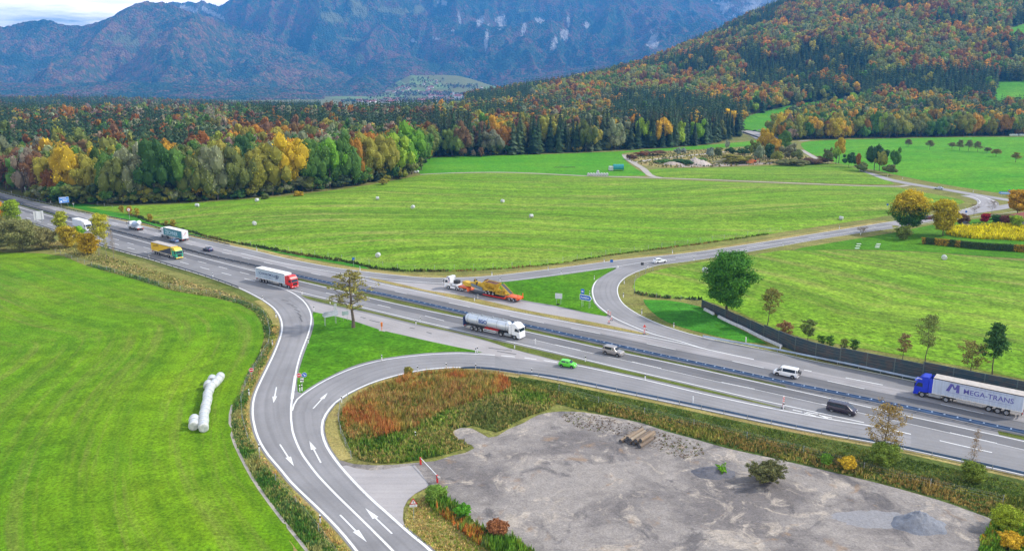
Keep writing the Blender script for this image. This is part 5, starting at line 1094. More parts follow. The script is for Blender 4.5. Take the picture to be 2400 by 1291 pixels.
RU = [(0.27, 0.10, 0.03), (0.33, 0.16, 0.045), (0.32, 0.23, 0.06), (0.18, 0.17, 0.035), (0.10, 0.115, 0.025), (0.32, 0.19, 0.07), (0.30, 0.25, 0.07), (0.25, 0.12, 0.04)]
rust = smooth(gs([(800, 985), (820, 950), (850, 925), (900, 903), (1000, 880), (1090, 874), (1160, 886), (1195, 902), (1180, 925), (1120, 945), (1050, 965), (1010, 990), (960, 1015), (900, 1030), (840, 1040), (815, 1020)]), 2, True)
weeds('tall_weeds', rust, 14, 1.25, RU, 'rust red and ochre dry weeds filling the bend of the entry ramp', seed=3, zfun=h_w, w=.05, blades=7, patch=5, cat='weeds')
weeds('green_weeds', WP, 10, 0.6, [(0.06, 0.12, 0.015), (0.10, 0.17, 0.02), (0.18, 0.2, 0.04), (0.26, 0.21, 0.07), (0.10, 0.12, 0.03)], 'mixed green undergrowth round the rust red weeds', seed=4, zfun=h_w, w=.08, cat='weeds')
E_ = offset(W['SE'], -3.4); low_band = pick(E_, g(1180, 890), g(2540, 1150))
lb = [g(*p) for p in [(1190, 893), (1300, 918), (1450, 952), (1600, 985), (1750, 1020), (1900, 1052), (2050, 1088), (2200, 1125), (2350, 1160), (2540, 1200), (2540, 1330), (2440, 1330), (2380, 1260), (2330, 1212), (2230, 1176), (2150, 1152), (2050, 1126), (1900, 1090), (1750, 1057), (1620, 1023), (1500, 987), (1430, 972), (1300, 945), (1240, 925)]]
weeds('hedge_weeds', lb, 10, 0.55, [(0.08, 0.11, 0.018), (0.13, 0.15, 0.025), (0.24, 0.22, 0.05), (0.11, 0.13, 0.025), (0.22, 0.16, 0.05), (0.06, 0.09, 0.02), (0.22, 0.16, 0.045)], 'dark olive strip of rank growth between guard rail and gravel yard', seed=5, w=.08, patch=6, cat='weeds')
bank_up = [g(*p) for p in [(1160, 880), (1300, 897), (1450, 930), (1600, 961), (1800, 1004), (2000, 1044), (2200, 1090), (2400, 1136), (2540, 1170), (2540, 1200), (2350, 1160), (2200, 1125), (2050, 1088), (1900, 1052), (1750, 1020), (1600, 985), (1450, 952), (1300, 918)]]
weeds('bank_grass', bank_up, 10, 0.22, [(0.055, 0.09, 0.016), (0.10, 0.14, 0.022), (0.16, 0.17, 0.04), (0.07, 0.11, 0.02)], 'short olive grass on the bank below the guard rail', seed=6, w=.08, patch=5, blades=4)
dl = DL; dl2 = DR
weeds('ditch_grass', list(dl) + list(reversed(dl2)), 18, 0.5, [(0.045, 0.12, 0.02), (0.07, 0.15, 0.02), (0.17, 0.2, 0.05), (0.05, 0.11, 0.03), (0.24, 0.24, 0.08)], 'lush dark green ditch grass left of the exit ramp', seed=7, w=.07, patch=3)
wv = offset(pick(W['EL'], g(661, 760), g(880, 1350)), -0.9); wv2 = offset(pick(W['EL'], g(661, 760), g(880, 1350)), -2.6)
weeds('verge_grass', list(wv) + list(reversed(wv2)), 14, 0.3, [(0.34, 0.28, 0.09), (0.40, 0.25, 0.09), (0.22, 0.24, 0.05), (0.15, 0.2, 0.03)], 'straw coloured short grass beside the exit ramp line', seed=8, w=.06, patch=3, blades=4)
bw = smooth(gs([(950, 1235), (953, 1200), (968, 1182), (990, 1166), (1040, 1178), (1090, 1215), (1180, 1262), (1280, 1345), (1070, 1345), (1012, 1280)]), 2, True)
weeds('dry_grass', bw, 16, 0.28, [(0.33, 0.28, 0.10), (0.26, 0.27, 0.06), (0.36, 0.26, 0.10), (0.16, 0.2, 0.03)], 'dry straw grass round the warning sign', seed=9, w=.06, blades=4)
bw2 = smooth(gs([(998, 1180), (1005, 1158), (1030, 1150), (1052, 1170), (1085, 1198), (1118, 1232), (1180, 1255), (1255, 1300), (1300, 1360), (1230, 1350), (1160, 1300), (1100, 1262), (1045, 1215)]), 2, True)
weeds('green_weeds', bw2, 12, 1.0, [(0.07, 0.15, 0.015), (0.12, 0.22, 0.02), (0.16, 0.2, 0.03), (0.08, 0.12, 0.03), (0.35, 0.12, 0.03), (0.3, 0.2, 0.03)], 'green and reddish weeds at the lower edge of the gravel yard', seed=10, w=.09, cat='weeds', patch=4)
bw3 = gs([(2296, 1300), (2300, 1255), (2326, 1222), (2350, 1212), (2420, 1240), (2480, 1330), (2430, 1400), (2310, 1400)])
weeds('green_weeds', bw3, 12, 0.8, [(0.08, 0.17, 0.015), (0.14, 0.24, 0.02), (0.2, 0.2, 0.03), (0.42, 0.2, 0.02)], 'bright green weeds at the lower right corner', seed=11, w=.09, cat='weeds', patch=4)
lw = [(-60, 560), (60, 575), (150, 590), (215, 612), (300, 640), (400, 668), (500, 687), (560, 702), (590, 716), (605, 725), (575, 700), (520, 683), (440, 660), (380, 640), (300, 614), (220, 592), (140, 566), (60, 545), (-60, 520)]
weeds('rough_grass', gs(lw), 2.5, 0.35, [(0.25, 0.22, 0.08), (0.20, 0.19, 0.06), (0.14, 0.15, 0.04), (0.3, 0.24, 0.1)], 'tall dry grass between left meadow and motorway', seed=12, w=.16, patch=12)
lw2 = offset(pick(edge_lm, g(200, 622), g(566, 903)), 0.2); lw3 = offset(pick(edge_lm, g(200, 622), g(566, 903)), 2.2)
weeds('ditch_grass', list(lw2) + list(reversed(lw3)), 6, 0.45, [(0.05, 0.10, 0.03), (0.08, 0.13, 0.03), (0.2, 0.19, 0.07)], 'dark tall grass strip rimming the left meadow', seed=13, w=.14, patch=8)
for nm_, ln, d0, d1, sd in (('dark_grass_strip', pick(smooth(gs(center_m), 8, True), g(300, 503), g(1050, 636)), -0.6, 1.1, 14),):
    a_, b_ = offset(ln, d0), offset(ln, d1); weeds(nm_, list(a_) + list(reversed(b_)), 3.0, 0.75, [(0.03, 0.05, 0.015), (0.05, 0.07, 0.02), (0.1, 0.09, 0.03)], 'dark unmown grass strip along the lower meadow edge', seed=sd, w=.2)
ln = pick(smooth(gs(center_m), 8, True), g(1050, 636), g(1800, 549)); a_, b_ = offset(ln, -0.5), offset(ln, 0.7)
weeds('dark_grass_strip', list(a_) + list(reversed(b_)), 2.5, 0.5, [(0.05, 0.08, 0.015), (0.12, 0.12, 0.03), (0.17, 0.12, 0.04)], 'unmown strip between meadow and entry road', seed=15, w=.2)
rl = pick(RM + [RM[0]], g(1645, 702), g(1490, 684)); a_, b_ = offset(rl, -0.6), offset(rl, 0.8)
weeds('dark_grass_strip', list(a_) + list(reversed(b_)), 4, 0.7, [(0.03, 0.06, 0.015), (0.05, 0.08, 0.02), (0.12, 0.10, 0.04)], 'dark unmown strip left of the noise barrier', seed=16, w=.16)
yf = smooth(gs([(2220, 550), (2240, 537), (2300, 530), (2400, 532), (2600, 540), (2600, 575), (2400, 565), (2330, 561), (2290, 560)]), 2, True)
weeds('yellow_flower_bed', yf, 4.0, 1.5, [(0.42, 0.38, 0.008), (0.38, 0.34, 0.008), (0.45, 0.39, 0.012), (0.2, 0.2, 0.015)], 'brilliant yellow shrub bed in the garden at right', seed=17, w=.3, cat='flower bed', lean=.6)
weeds('bare_soil_weeds', smooth(gs([(1310, 968), (1380, 972), (1450, 985), (1560, 1015), (1640, 1040), (1650, 1065), (1600, 1075), (1530, 1050), (1450, 1020), (1380, 1010), (1330, 990)]), 2, True), 4, 0.18, [(0.11, 0.08, 0.055), (0.13, 0.09, 0.055), (0.09, 0.10, 0.025), (0.10, 0.07, 0.05)], 'scattered brown weeds round the log pile', seed=18, w=.07, blades=4, patch=5)
weeds('quarry_scrub', smooth(gs([(1470, 366), (1560, 356), (1700, 350), (1800, 350), (1900, 372), (1915, 381), (1830, 386), (1740, 389), (1650, 392), (1560, 393), (1525, 390), (1495, 384)]), 6, True), 0.09, 1.1, [(0.16, 0.15, 0.05), (0.12, 0.14, 0.04), (0.22, 0.17, 0.08), (0.08, 0.10, 0.03)], 'dry scrub growing over the quarry floor', seed=19, w=.5, patch=30, cat='scrub')
for q, (px, py, d, sp, c, lab) in enumerate([(1795, 1130, 30, 3.2, (0.10, 0.105, 0.04), 'round olive bush standing alone on the gravel yard'), (958, 882, 22, 0.8, (0.16, 0.15, 0.03), 'small upright bush at the inner edge of the entry ramp'), (1986, 1100, 28, 1.1, (0.50, 0.26, 0.02), 'small orange yellow bush below the guard rail'), (1936, 1088, 24, .8, (0.1, 0.2, 0.02), 'bright green little shrub below the guard rail'), (2070, 1092, 44, 2.4, (0.12, 0.17, 0.025), 'green bush at the foot of the yellow brown tree'), (2280, 1130, 40, 1.6, (0.11, 0.15, 0.02), 'green bush at the foot of the bare thin tree'), (2355, 1240, 44, 1.7, (0.2, 0.25, 0.02), 'yellow green bush at the lower right edge'), (2368, 1285, 26, 1.4, (0.5, 0.25, 0.02), 'orange bush at the lower right corner'), (1022, 1175, 34, 1.5, (0.12, 0.2, 0.03), 'green bush beside the red barrier post'), (1165, 1255, 30, 1.5, (0.20, 0.085, 0.035), 'reddish orange bush at the gravel yard edge'), (1082, 1210, 22, 1.1, (0.07, 0.2, 0.015), 'fresh green bush left of the reddish one')]):
    single_tree(px, py, hm(px, py, d), c, lab, name='shrub', cat='shrub', clear=0.0, spread=sp, tr=0.04, nl=34, leaf=0.09, per=50, up=0.55, twigs=4, crad=0.2)
# ------------------------------------------------------------------ vehicles (x forward, y left, z up)
WHEELS = {}
def wheel(parent, x, y, r=0.5, w=0.28, name='wheel'):
    """a wheel with its tyre and rim as sub-parts; y is the outer face side"""
    key = (round(r, 2), round(w, 2))
    if key not in WHEELS:
        t = MB(); n = 20; rings = []
        for yy, rr in ((-w / 2, r * .62), (-w / 2, r * .93), (-w * .3, r), (w * .3, r), (w / 2, r * .93), (w / 2, r * .62)): rings.append([(rr * math.cos(6.2832 * i / n), yy, rr * math.sin(6.2832 * i / n)) for i in range(n)])
        t.loft(rings, caps=False)
        h = MB(); rings = []
        for yy, rr in ((w * .46, r * .63), (w * .30, r * .56), (w * .24, r * .3), (w * .42, r * .2)): rings.append([(rr * math.cos(6.2832 * i / n), yy, rr * math.sin(6.2832 * i / n)) for i in range(n)])
        h.loft(rings, caps=True); 
        for k in range(6):
            a = 6.2832 * k / 6; h.cyl((r * .42 * math.cos(a), w * .22, r * .42 * math.sin(a)), (r * .42 * math.cos(a), w * .34, r * .42 * math.sin(a)), r * .05, n=5)
        WHEELS[key] = (t.mesh('tyre', RUBBER, True), h.mesh('rim', CHROME))
    tm, hm_ = WHEELS[key]
    e = bpy.data.objects.new(name, tm); COL.objects.link(e); e.parent = parent; e.location = (x, y, r)
    if y < 0: e.rotation_euler = (0, 0, math.pi)
    rm = bpy.data.objects.new('rim', hm_); COL.objects.link(rm); rm.parent = e; return e
def text_mesh(s, size, mat, parent, loc, rot, bold=0.0, name='lettering', shear=0.0, sx=1.0, align='LEFT'):
    c = bpy.data.curves.new('t', 'FONT'); c.body = s; c.size = size; c.extrude = 0.006; c.offset = bold; c.shear = shear; c.align_x = align; c.resolution_u = 3
    o = bpy.data.objects.new('t', c); COL.objects.link(o); bpy.context.view_layer.update()
    me = bpy.data.meshes.new_from_object(o.evaluated_get(bpy.context.evaluated_depsgraph_get())); bpy.data.objects.remove(o); bpy.data.curves.remove(c)
    me.materials.clear(); me.materials.append(mat); me.name = name; t = link(name, me, None, parent, loc, rot); t.scale = (sx, 1, 1); return t
SIDE_R = (R(90), 0, 0)            # reads along +x, seen from -y (the vehicle's right side)
SIDE_L = (R(90), 0, R(180))       # reads along -x, seen from +y (the vehicle's left side)
def car_body(secs, w, zb=0.22):
    rings = []
    for x, belt, top, wt, wf in secs:
        ww = w * wf; half = [(0.0, zb), (0.84 * ww, zb), (0.97 * ww, zb + .14), (ww, (zb + belt) * .52), (ww * .985, belt - .1), (ww * .95, belt), (wt * ww, top - .035), (wt * ww * .8, top), (0.0, top + .012)]
        rings.append([(x, y, z) for y, z in half] + [(x, -y, z) for y, z in reversed(half[1:-1])])
    return rings
def car(name, label, cat, p, rz, L, Wd_, H, paintm, kind, group='cars and vans on the roads', dims=None, bare=False):
    o = empty(name, (p[0], p[1], 0.02), rz, label, cat, group); w = Wd_ / 2; f = L / 2
    if kind == 'hatch': secs = [(-f, .80, .82, .8, .86), (-f + .08, .95, 1.0, .82, .95), (-f + .22, .98, 1.22, .76, .98), (-f + .5, 1.0, H - .04, .74, 1), (-f * .1, .98, H, .76, 1), (f * .22, .95, H - .08, .74, 1), (f * .58, .93, .99, .80, 1), (f * .9, .80, .84, .8, .95), (f, .58, .60, .8, .82)]; gs_ = [3, 4, 5]; ws, rs = (5, 6), (2, 3)
    elif kind == 'suv': secs = [(-f, .95, .98, .85, .9), (-f + .06, 1.08, 1.12, .85, .97), (-f + .2, 1.12, H - .12, .80, 1), (-f + .5, 1.12, H, .82, 1), (f * .05, 1.1, H, .82, 1), (f * .25, 1.08, H - .1, .80, 1), (f * .5, 1.05, 1.12, .84, 1), (f * .92, .98, 1.02, .84, .97), (f, .72, .75, .84, .9)]; gs_ = [2, 3, 4, 5]; ws, rs = (5, 6), (1, 2)
    elif kind == 'van': secs = [(-f, .98, 1.0, .9, .93), (-f + .05, 1.05, 1.1, .88, .98), (-f + .14, 1.08, H - .1, .84, 1), (-f + .35, 1.08, H, .86, 1), (f * .3, 1.06, H, .86, 1), (f * .42, 1.05, H - .08, .84, 1), (f * .78, 1.0, 1.08, .84, 1), (f * .95, .88, .92, .84, .95), (f, .60, .62, .84, .86)]; gs_ = [2, 3, 4, 5]; ws, rs = (5, 6), (1, 2)
    elif kind == 'wagon': secs = [(-f, .82, .84, .8, .88), (-f + .07, .93, .98, .8, .96), (-f + .3, .95, 1.3, .74, 1), (-f + .6, .95, H, .74, 1), (f * .0, .94, H, .75, 1), (f * .14, .93, H - .07, .73, 1), (f * .46, .90, .95, .80, 1), (f * .9, .76, .8, .8, .95), (f, .55, .57, .8, .84)]; gs_ = [2, 3, 4, 5]; ws, rs = (5, 6), (2, 3)
    else: secs = [(-f, .78, .80, .8, .86), (-f + .08, .92, .95, .8, .95), (-f + .55, .95, 1.0, .8, 1), (-f + 1.15, .95, H - .02, .72, 1), (-f * .02, .94, H, .74, 1), (f * .12, .93, H - .05, .72, 1), (f * .45, .90, .95, .80, 1), (f * .9, .74, .78, .8, .95), (f, .55, .57, .8, .84)]; gs_ = [3, 4]; ws, rs = (5, 6), (2, 3)
    rg = car_body(secs, w); m = MB(); m.loft(rg); m.build('body', paintm, o, sm=False, bevel=0)
    gm = MB(); n = len(rg[0])
    def quadlerp(a, b, t0, t1, s0, s1, j0, j1, out=.008):
        A, B = Vector(rg[a][j0]), Vector(rg[a][j1]); C_, D_ = Vector(rg[b][j0]), Vector(rg[b][j1]); P = lambda s, t: A.lerp(C_, s).lerp(B.lerp(D_, s), t)
        q = [P(s0, t0), P(s1, t0), P(s1, t1), P(s0, t1)]; nn = (q[1] - q[0]).cross(q[3] - q[0]).normalized(); c = sum(q, Vector()) / 4
        if nn.dot(c - Vector((c.x if j0 in (5,) or j1 in (5,) else c.x * .5, 0, .7))) < 0: nn = -nn
        gm.add([v + nn * out for v in q], [(0, 1, 2, 3)])
    for k, a in enumerate(gs_):
        for (j0, j1) in ((5, 6), (n - 5, n - 6)): quadlerp(a, a + 1, .12, .86, .06 if k else .14, .94 if k < len(gs_) - 1 else .80, j0, j1)
    gm.build('side_windows', GLASS, o)
    for nm_, (a, b) in (('windscreen', ws), ('rear_window', rs)):
        gm = MB(); A = [Vector(rg[a][6]), Vector(rg[a][n - 6])]; B = [Vector(rg[b][6]), Vector(rg[b][n - 6])]; s = (1 if nm_ == 'windscreen' else -1)
        q = [A[0].lerp(B[0], .08) * 1, A[1].lerp(B[1], .08), A[1].lerp(B[1], .92), A[0].lerp(B[0], .92)]; c = sum(q, Vector()) / 4; q = [c + (v - c) * .94 for v in q]
        nn = (q[1] - q[0]).cross(q[3] - q[0]).normalized(); nn = nn if nn.z > 0 else -nn; gm.add([v + nn * .045 for v in q], [(0, 1, 2, 3)]); gm.build(nm_, GLASS, o)
    r = .31 if kind in ('hatch', 'wagon', 'sedan') else .36
    for sx in (f * .64, -f * .62):
        a = MB(); 
        for sy in (1, -1):
            wheel(o, sx, sy * (w - .09), r, .21)
            rr = r + .07; a.prism([(sx + rr * math.cos(t), .2 + max(0, r - .2) + rr * math.sin(t)) for t in [math.pi * i / 8 for i in range(9)]], sy * (w + .004) - .01, sy * (w + .004) + .01)
        a.build('wheel_arch', BLACK, o)
    for sy in (1, -1):
        MB().box(f - .16, f - .015, sy * w * .62 - .17, sy * w * .62 + .17, .60 if kind != 'van' else .66, .75 if kind != 'van' else .84).build('headlight', LAMPW, o, bevel=.02)
        MB().box(-f - .012, -f + .09, sy * w * .74 - .1, sy * w * .74 + .1, .70, .93).build('tail_light', LAMPRED, o, bevel=.02)
        MB().box(f * .30, f * .30 + .14, sy * (w + .12) - .09, sy * (w + .12) + .09, 1.0, 1.14).build('wing_mirror', paintm, o, bevel=.02)
    MB().box(f - .05, f + .012, -w * .45, w * .45, .38, .55).build('grille', BLACK, o); MB().box(f + .01, f + .03, -.26, .26, .40, .5).build('number_plate', PLATE, o)
    return o
def lane_heading(line, p, rev):
    s = nearest_s(line, p); L = length(line); c = cut(line, max(0, s - 3), min(L, s + 3)); d = c[-1] - c[0]
    return math.atan2(d.y, d.x) + (math.pi if rev else 0)
def on_lane(px, py, line, rev, half):
    """centre of a vehicle whose camera-side wheels touch the ground at the given spot"""
    p = g(px, py); h = lane_heading(line, p, rev); n = Vector((-math.sin(h), math.cos(h)))
    if n.dot(p) < 0: n = -n
    c = p + n * half; return (c.x, c.y), h
c_green = paint('lime_green_paint', (0.10, 0.62, 0.03), .3, coat=.5, var=.06); c_beige = paint('taupe_paint', (0.36, 0.34, 0.33), .35, .3, coat=.4); c_white = paint('white_car_paint', (0.78, 0.80, 0.82), .3, coat=.4, var=.05)
c_black = paint('aubergine_paint', (0.035, 0.025, 0.045), .25, .2, coat=.6); c_blue = paint('blue_grey_paint', (0.10, 0.17, 0.30), .3, .4, coat=.4); c_navy = paint('navy_paint', (0.02, 0.035, 0.10), .3, .2, coat=.5)
c_silver = paint('silver_paint', (0.55, 0.62, 0.70), .3, .5, coat=.4); c_dred = paint('dark_red_paint', (0.13, 0.02, 0.02), .3, coat=.4)
c_roof = paint('pale_roof_paint', (0.62, 0.58, 0.52), .35, .2, coat=.3)
P_, H_ = on_lane(1327, 862, W['RL2'], False, .82); car('small_car', 'small lime green hatchback driving on the entry lane towards the motorway', 'car', P_, H_, 3.6, 1.64, 1.48, c_green, 'hatch')
P_, H_ = on_lane(1432, 833, W['LR1'], False, .97); car('offroad_car', 'grey brown off road car with pale roof beside the median rail', 'car', P_, H_, 4.6, 1.95, 1.85, c_beige, 'suv')
P_, H_ = on_lane(1839, 884, W['UR1'], True, .92); van = car('white_van', 'white passenger van with a loaded rear rack on the far carriageway', 'van', P_, H_, 4.8, 1.86, 1.95, c_white, 'van')
rk_ = MB()
for y in (-.5, -.1, .3): rk_.tube([(-2.42, y, .75), (-2.75, y, .78), (-2.75, y, 1.35)], .025)
for k in range(3):
    for s in (-.45, .45):
        cx_ = -2.52 - .12 * k
        pts = [(cx_, s + .33 * math.cos(t), 1.2 + .33 * math.sin(t)) for t in [6.2832 * i / 12 for i in range(13)]]; rk_.tube(pts, .02, 4)
    rk_.tube([(cx_, -.45, 1.2), (cx_, -.05, 1.5), (cx_, .45, 1.2), (cx_, 0, 1.1), (cx_, -.45, 1.2)], .02, 4)
rk_.build('bicycle_rack', DARK, van)
P_, H_ = on_lane(1969, 970, W['LR1'], False, .97); car('people_carrier', 'dark aubergine people carrier passing the chevron markings', 'car', P_, H_, 4.95, 1.92, 1.85, c_black, 'van')
P_, H_ = on_lane(403, 568.5, W['UR1'], True, .88); car('blue_grey_car', 'blue grey saloon beside the teal lorry', 'car', P_, H_, 4.5, 1.78, 1.45, c_blue, 'sedan')
P_, H_ = on_lane(482, 589, W['UR1'], True, .88); car('navy_car', 'navy blue car alone behind the teal lorry on the far carriageway', 'car', P_, H_, 4.4, 1.8, 1.5, c_navy, 'wagon')
P_, H_ = on_lane(141, 522, W['LR2'], False, .88); car('blue_grey_car', 'blue grey car half hidden by the young tree behind the white lorry', 'car', P_, H_, 4.4, 1.8, 1.5, c_blue, 'wagon')
P_, H_ = on_lane(1550, 617, W['GU'], False, .9); car('white_estate_car', 'white estate car on the entry road fork', 'car', P_, H_, 4.6, 1.8, 1.5, c_white, 'wagon')
p = g(2200, 444); car('silver_car', 'pale silver blue car on the side road below the upper right meadow', 'car', (p.x, p.y), R(150), 4.6, 1.8, 1.5, c_silver, 'sedan')
p = g(2174, 514); car('dark_red_car', 'dark red car between the two garden trees', 'car', (p.x, p.y), R(200), 4.4, 1.8, 1.5, c_dred, 'wagon')
p = g(1768, 308); car('black_car', 'tiny black car on the road bridge at the forest', 'car', (p.x, p.y), R(170), 4.6, 1.8, 1.5, c_navy, 'wagon')
p = g(1780, 308); car('white_estate_car', 'tiny white car on the road bridge at the forest', 'car', (p.x, p.y), R(170), 5.4, 1.9, 1.9, c_white, 'van')

def tractor(o, xf, cabm, high=True, roof=3.75, grille=BLACK, axles=(1.4, 5.2), chassis_to=6.6, windowm=GLASS, bumperm=None, fairing=True, tank=None):
    """lorry cab: xf is the front bumper"""
    X_ = lambda d: xf - d
    prof = [(X_(0.0), .42), (X_(0.0), 1.35), (X_(.06), 1.95), (X_(.32), 2.85), (X_(.75), roof - .35), (X_(1.15), roof - .05), (X_(2.15), roof), (X_(2.25), roof - .1), (X_(2.25), 1.05), (X_(2.05), 1.05), (X_(1.95), .95), (X_(.85), .95), (X_(.75), .42)]
    MB().prism(prof, -1.23, 1.23).build('cab', cabm, o, bevel=.09)
    # windscreen, lamps, grille
    s = MB(); s.slab((X_(.045), -1.06, 1.92), (X_(.045), 1.06, 1.92), (X_(.325), 1.0, 2.78), (X_(.325), -1.0, 2.78), .03); s.build('windscreen', windowm, o)
    MB().slab((X_(.30), -1.12, 2.88), (X_(.30), 1.12, 2.88), (X_(-.06), 1.12, 2.80), (X_(-.06), -1.12, 2.80), .04).build('sun_visor', cabm, o)
    MB().box(X_(.05), X_(-.02), -.75, .75, 1.02, 1.72).build('grille', grille, o, bevel=.02)
    MB().box(X_(.25), X_(-.06), -1.24, 1.24, .36, .86).build('bumper', bumperm or cabm, o, bevel=.06)
    for sy in (1, -1):
        MB().box(X_(.2), X_(-.085), sy * .92 - .22, sy * .92 + .22, .60, .82).build('headlight', LAMPW, o, bevel=.03)
        w_ = MB(); w_.slab((X_(.32), sy * 1.236, 1.9), (X_(1.35), sy * 1.236, 1.9), (X_(1.3), sy * 1.236, 2.62), (X_(.55), sy * 1.236, 2.62), .012); w_.build('side_window', windowm, o)
        mr = MB(); mr.box(X_(.18), X_(.05), sy * 1.48 - .11, sy * 1.48 + .11, 1.95, 2.6); mr.box(X_(.16), X_(.1), min(sy * 1.2, sy * 1.5), max(sy * 1.2, sy * 1.5), 2.55, 2.6); mr.build('door_mirror', BLACK, o, bevel=.02)
        st = MB(); st.box(X_(2.1), X_(1.9), sy * 1.1 - .12, sy * 1.1 + .12, .42, .95); st.build('step', DARK, o)
        if fairing: MB().box(X_(3.0), X_(2.3), sy * 1.19 - .02, sy * 1.19 + .02, 1.1, roof - .15).build('side_fairing', cabm, o)
        tk = MB()
        if axles[1] - axles[0] > 3: tk.box(X_(4.35), X_(2.35), sy * .95 - .25, sy * .95 + .25, .45, 1.05)
        if tk.v: tk.build('fuel_tank', tank or STEEL, o, bevel=.1)
    MB().box(X_(.09), X_(-.09), -.27, .27, .45, .57).build('number_plate', PLATE, o)
    MB().box(X_(chassis_to), X_(1.9), -.45, .45, .62, 1.0).build('chassis', DARK, o)
    for a in axles:
        for sy in (1, -1):
            wheel(o, X_(a), sy * 1.07, .5, .32 if a == axles[0] else .36)
            if a != axles[0]:
                mg_ = MB(); pr = [(X_(a) + .62 * math.cos(t), .5 + .62 * math.sin(t)) for t in [math.pi * i / 8 for i in range(9)]]; pr2 = [(X_(a) + .57 * math.cos(t), .5 + .57 * math.sin(t)) for t in [math.pi * i / 8 for i in reversed(range(9))]]
                mg_.prism(pr + pr2, sy * 1.07 - .2, sy * 1.07 + .2); mg_.build('mudguard', DARK if not tank else cabm, o)
def trailer_gear(o, x0, x1, ax, skirt=None, lampx=None):
    MB().box(x0 + .2, x1 - .6, -.5, .5, .85, 1.12).build('trailer_chassis', DARK, o)
    for a in ax:
        for sy in (1, -1): wheel(o, a, sy * 1.06, .5, .38)
    for sy in (1, -1):
        s = MB(); s.box(max(ax) + .8, x1 - 4.0, sy * 1.18 - .02, sy * 1.18 + .02, .55, .64); s.box(max(ax) + .8, x1 - 4.0, sy * 1.18 - .02, sy * 1.18 + .02, .85, .94)
        for k in range(4): xx = max(ax) + .9 + k * (x1 - 5.0 - max(ax)) / 3.2; s.box(xx, xx + .06, sy * 1.16 - .02, sy * 1.16 + .02, .5, 1.15)
        s.build('side_guard', skirt or STEEL, o)
        MB().box(x0 - .04, x0 + .04, sy * .85 - .28, sy * .85 + .28, .72, .92).build('tail_light', LAMPRED, o, bevel=.015)
        MB().box(x1 - 3.4, x1 - 3.2, sy * .8 - .06, sy * .8 + .06, .3, 1.1).build('landing_leg', DARK, o)
    MB().box(x0 + .05, x0 + .15, -1.1, 1.1, .5, .66).build('rear_bumper', DARK, o)
def curtain_mat(name, col, col2=None):
    m, nt, p_, o = nodes(name); c = coord(nt); n = noise_n(nt, c, 1.0, 3, .5, mapping=(5.0, .3, .25)); b = noise_n(nt, c, .7, 5, .6)
    base = mixc(nt, ramp(nt, b, [(.3, 0), (.8, 1)]), tuple(x * .84 for x in col), col); nt.links.new(mixc(nt, ramp(nt, n, [(.35, 0), (.65, 1)]), mixc(nt, 1.0, base, (.86,) * 3, 'MULTIPLY'), base), p_.inputs['Base Color'])
    p_.inputs['Roughness'].default_value = .5; bump(nt, p_, n, .4, .05); return m
def box_trailer(o, x0, x1, sidem, roofm, frontm, z0=1.15, z1=4.0, doorm=None, strap=True):
    MB().box(x0, x1, -1.25, 1.25, z0, z1 - .03).build('load_box', frontm, o, bevel=.03)
    MB().box(x0 + .02, x1 - .02, -1.26, 1.26, z1 - .03, z1 + .03).build('roof', roofm, o)
    for sy in (1, -1):
        s = MB(); s.box(x0 + .12, x1 - .12, sy * 1.262 - .01, sy * 1.262 + .01, z0 + .1, z1 - .16); s.build('side_curtain', sidem, o)
        r = MB(); r.box(x0, x1, sy * 1.27 - .02, sy * 1.27 + .02, z1 - .14, z1 - .02); r.build('top_rail', DARK if strap else frontm, o)
        if strap:
            b_ = MB(); k = 0
            while x0 + .4 + k * .6 < x1 - .3: xx = x0 + .4 + k * .6; b_.box(xx, xx + .04, sy * 1.28 - .008, sy * 1.28 + .008, z0 - .05, z0 + .35); k += 1
            b_.box(x0, x1, sy * 1.275 - .01, sy * 1.275 + .01, z0 - .02, z0 + .08); b_.build('curtain_straps', PLATE, o)
    d = MB(); 
    for sy in (1, -1): d.box(x0 - .03, x0 + .01, sy * .61 - .59, sy * .61 + .59, z0 + .05, z1 - .1)
    d.build('rear_doors', doorm or frontm, o)
    b_ = MB()
    for y in (-1.0, -.25, .25, 1.0): b_.cyl((x0 - .06, y, z0 + .1), (x0 - .06, y, z1 - .15), .022, n=5)
    b_.build('locking_bars', STEEL, o)
m_white = paint('truck_white', (0.76, 0.78, 0.81), .35, var=.06); m_red = paint('truck_red', (0.62, 0.015, 0.012), .3, coat=.4, var=.08); m_blue = paint('truck_blue', (0.01, 0.035, 0.52), .3, coat=.4, var=.08)
m_green = paint('truck_green', (0.02, 0.36, 0.20), .35, coat=.3); m_yel = paint('truck_yellow', (0.82, 0.56, 0.03), .4, coat=.2); m_orange = paint('loader_orange', (0.78, 0.13, 0.02), .45)
cu_blue = curtain_mat('pale_blue_curtain', (0.42, 0.52, 0.63)); cu_yel = curtain_mat('yellow_curtain', (0.80, 0.52, 0.01)); cu_teal = curtain_mat('teal_curtain', (0.05, 0.26, 0.31)); cu_lav = curtain_mat('pale_grey_curtain', (0.46, 0.54, 0.68)); cu_dk = paint('dark_grey_print', (0.03, 0.04, 0.07), .5)
roof_w = paint('white_roof', (0.80, 0.79, 0.78), .6, var=.12); roof_b = paint('beige_roof', (0.52, 0.47, 0.42), .6, var=.2); roof_g = paint('grey_roof', (0.50, 0.48, 0.47), .6, var=.2)
navyt = paint('navy_lettering', (0.01, 0.03, 0.12), .5); bluet = paint('blue_lettering', (0.015, 0.08, 0.32), .5); violet = paint('violet_lettering', (0.10, 0.09, 0.36), .5); tealt = paint('dark_teal_lettering', (0.01, 0.10, 0.13), .5); blackt = paint('black_lettering', (0.012, 0.014, 0.03), .5); palebluet = paint('pale_lettering', (0.55, 0.72, 0.82), .5)
Lt = 16.5; xf = Lt / 2; tr0, tr1 = -xf, -xf + 13.6
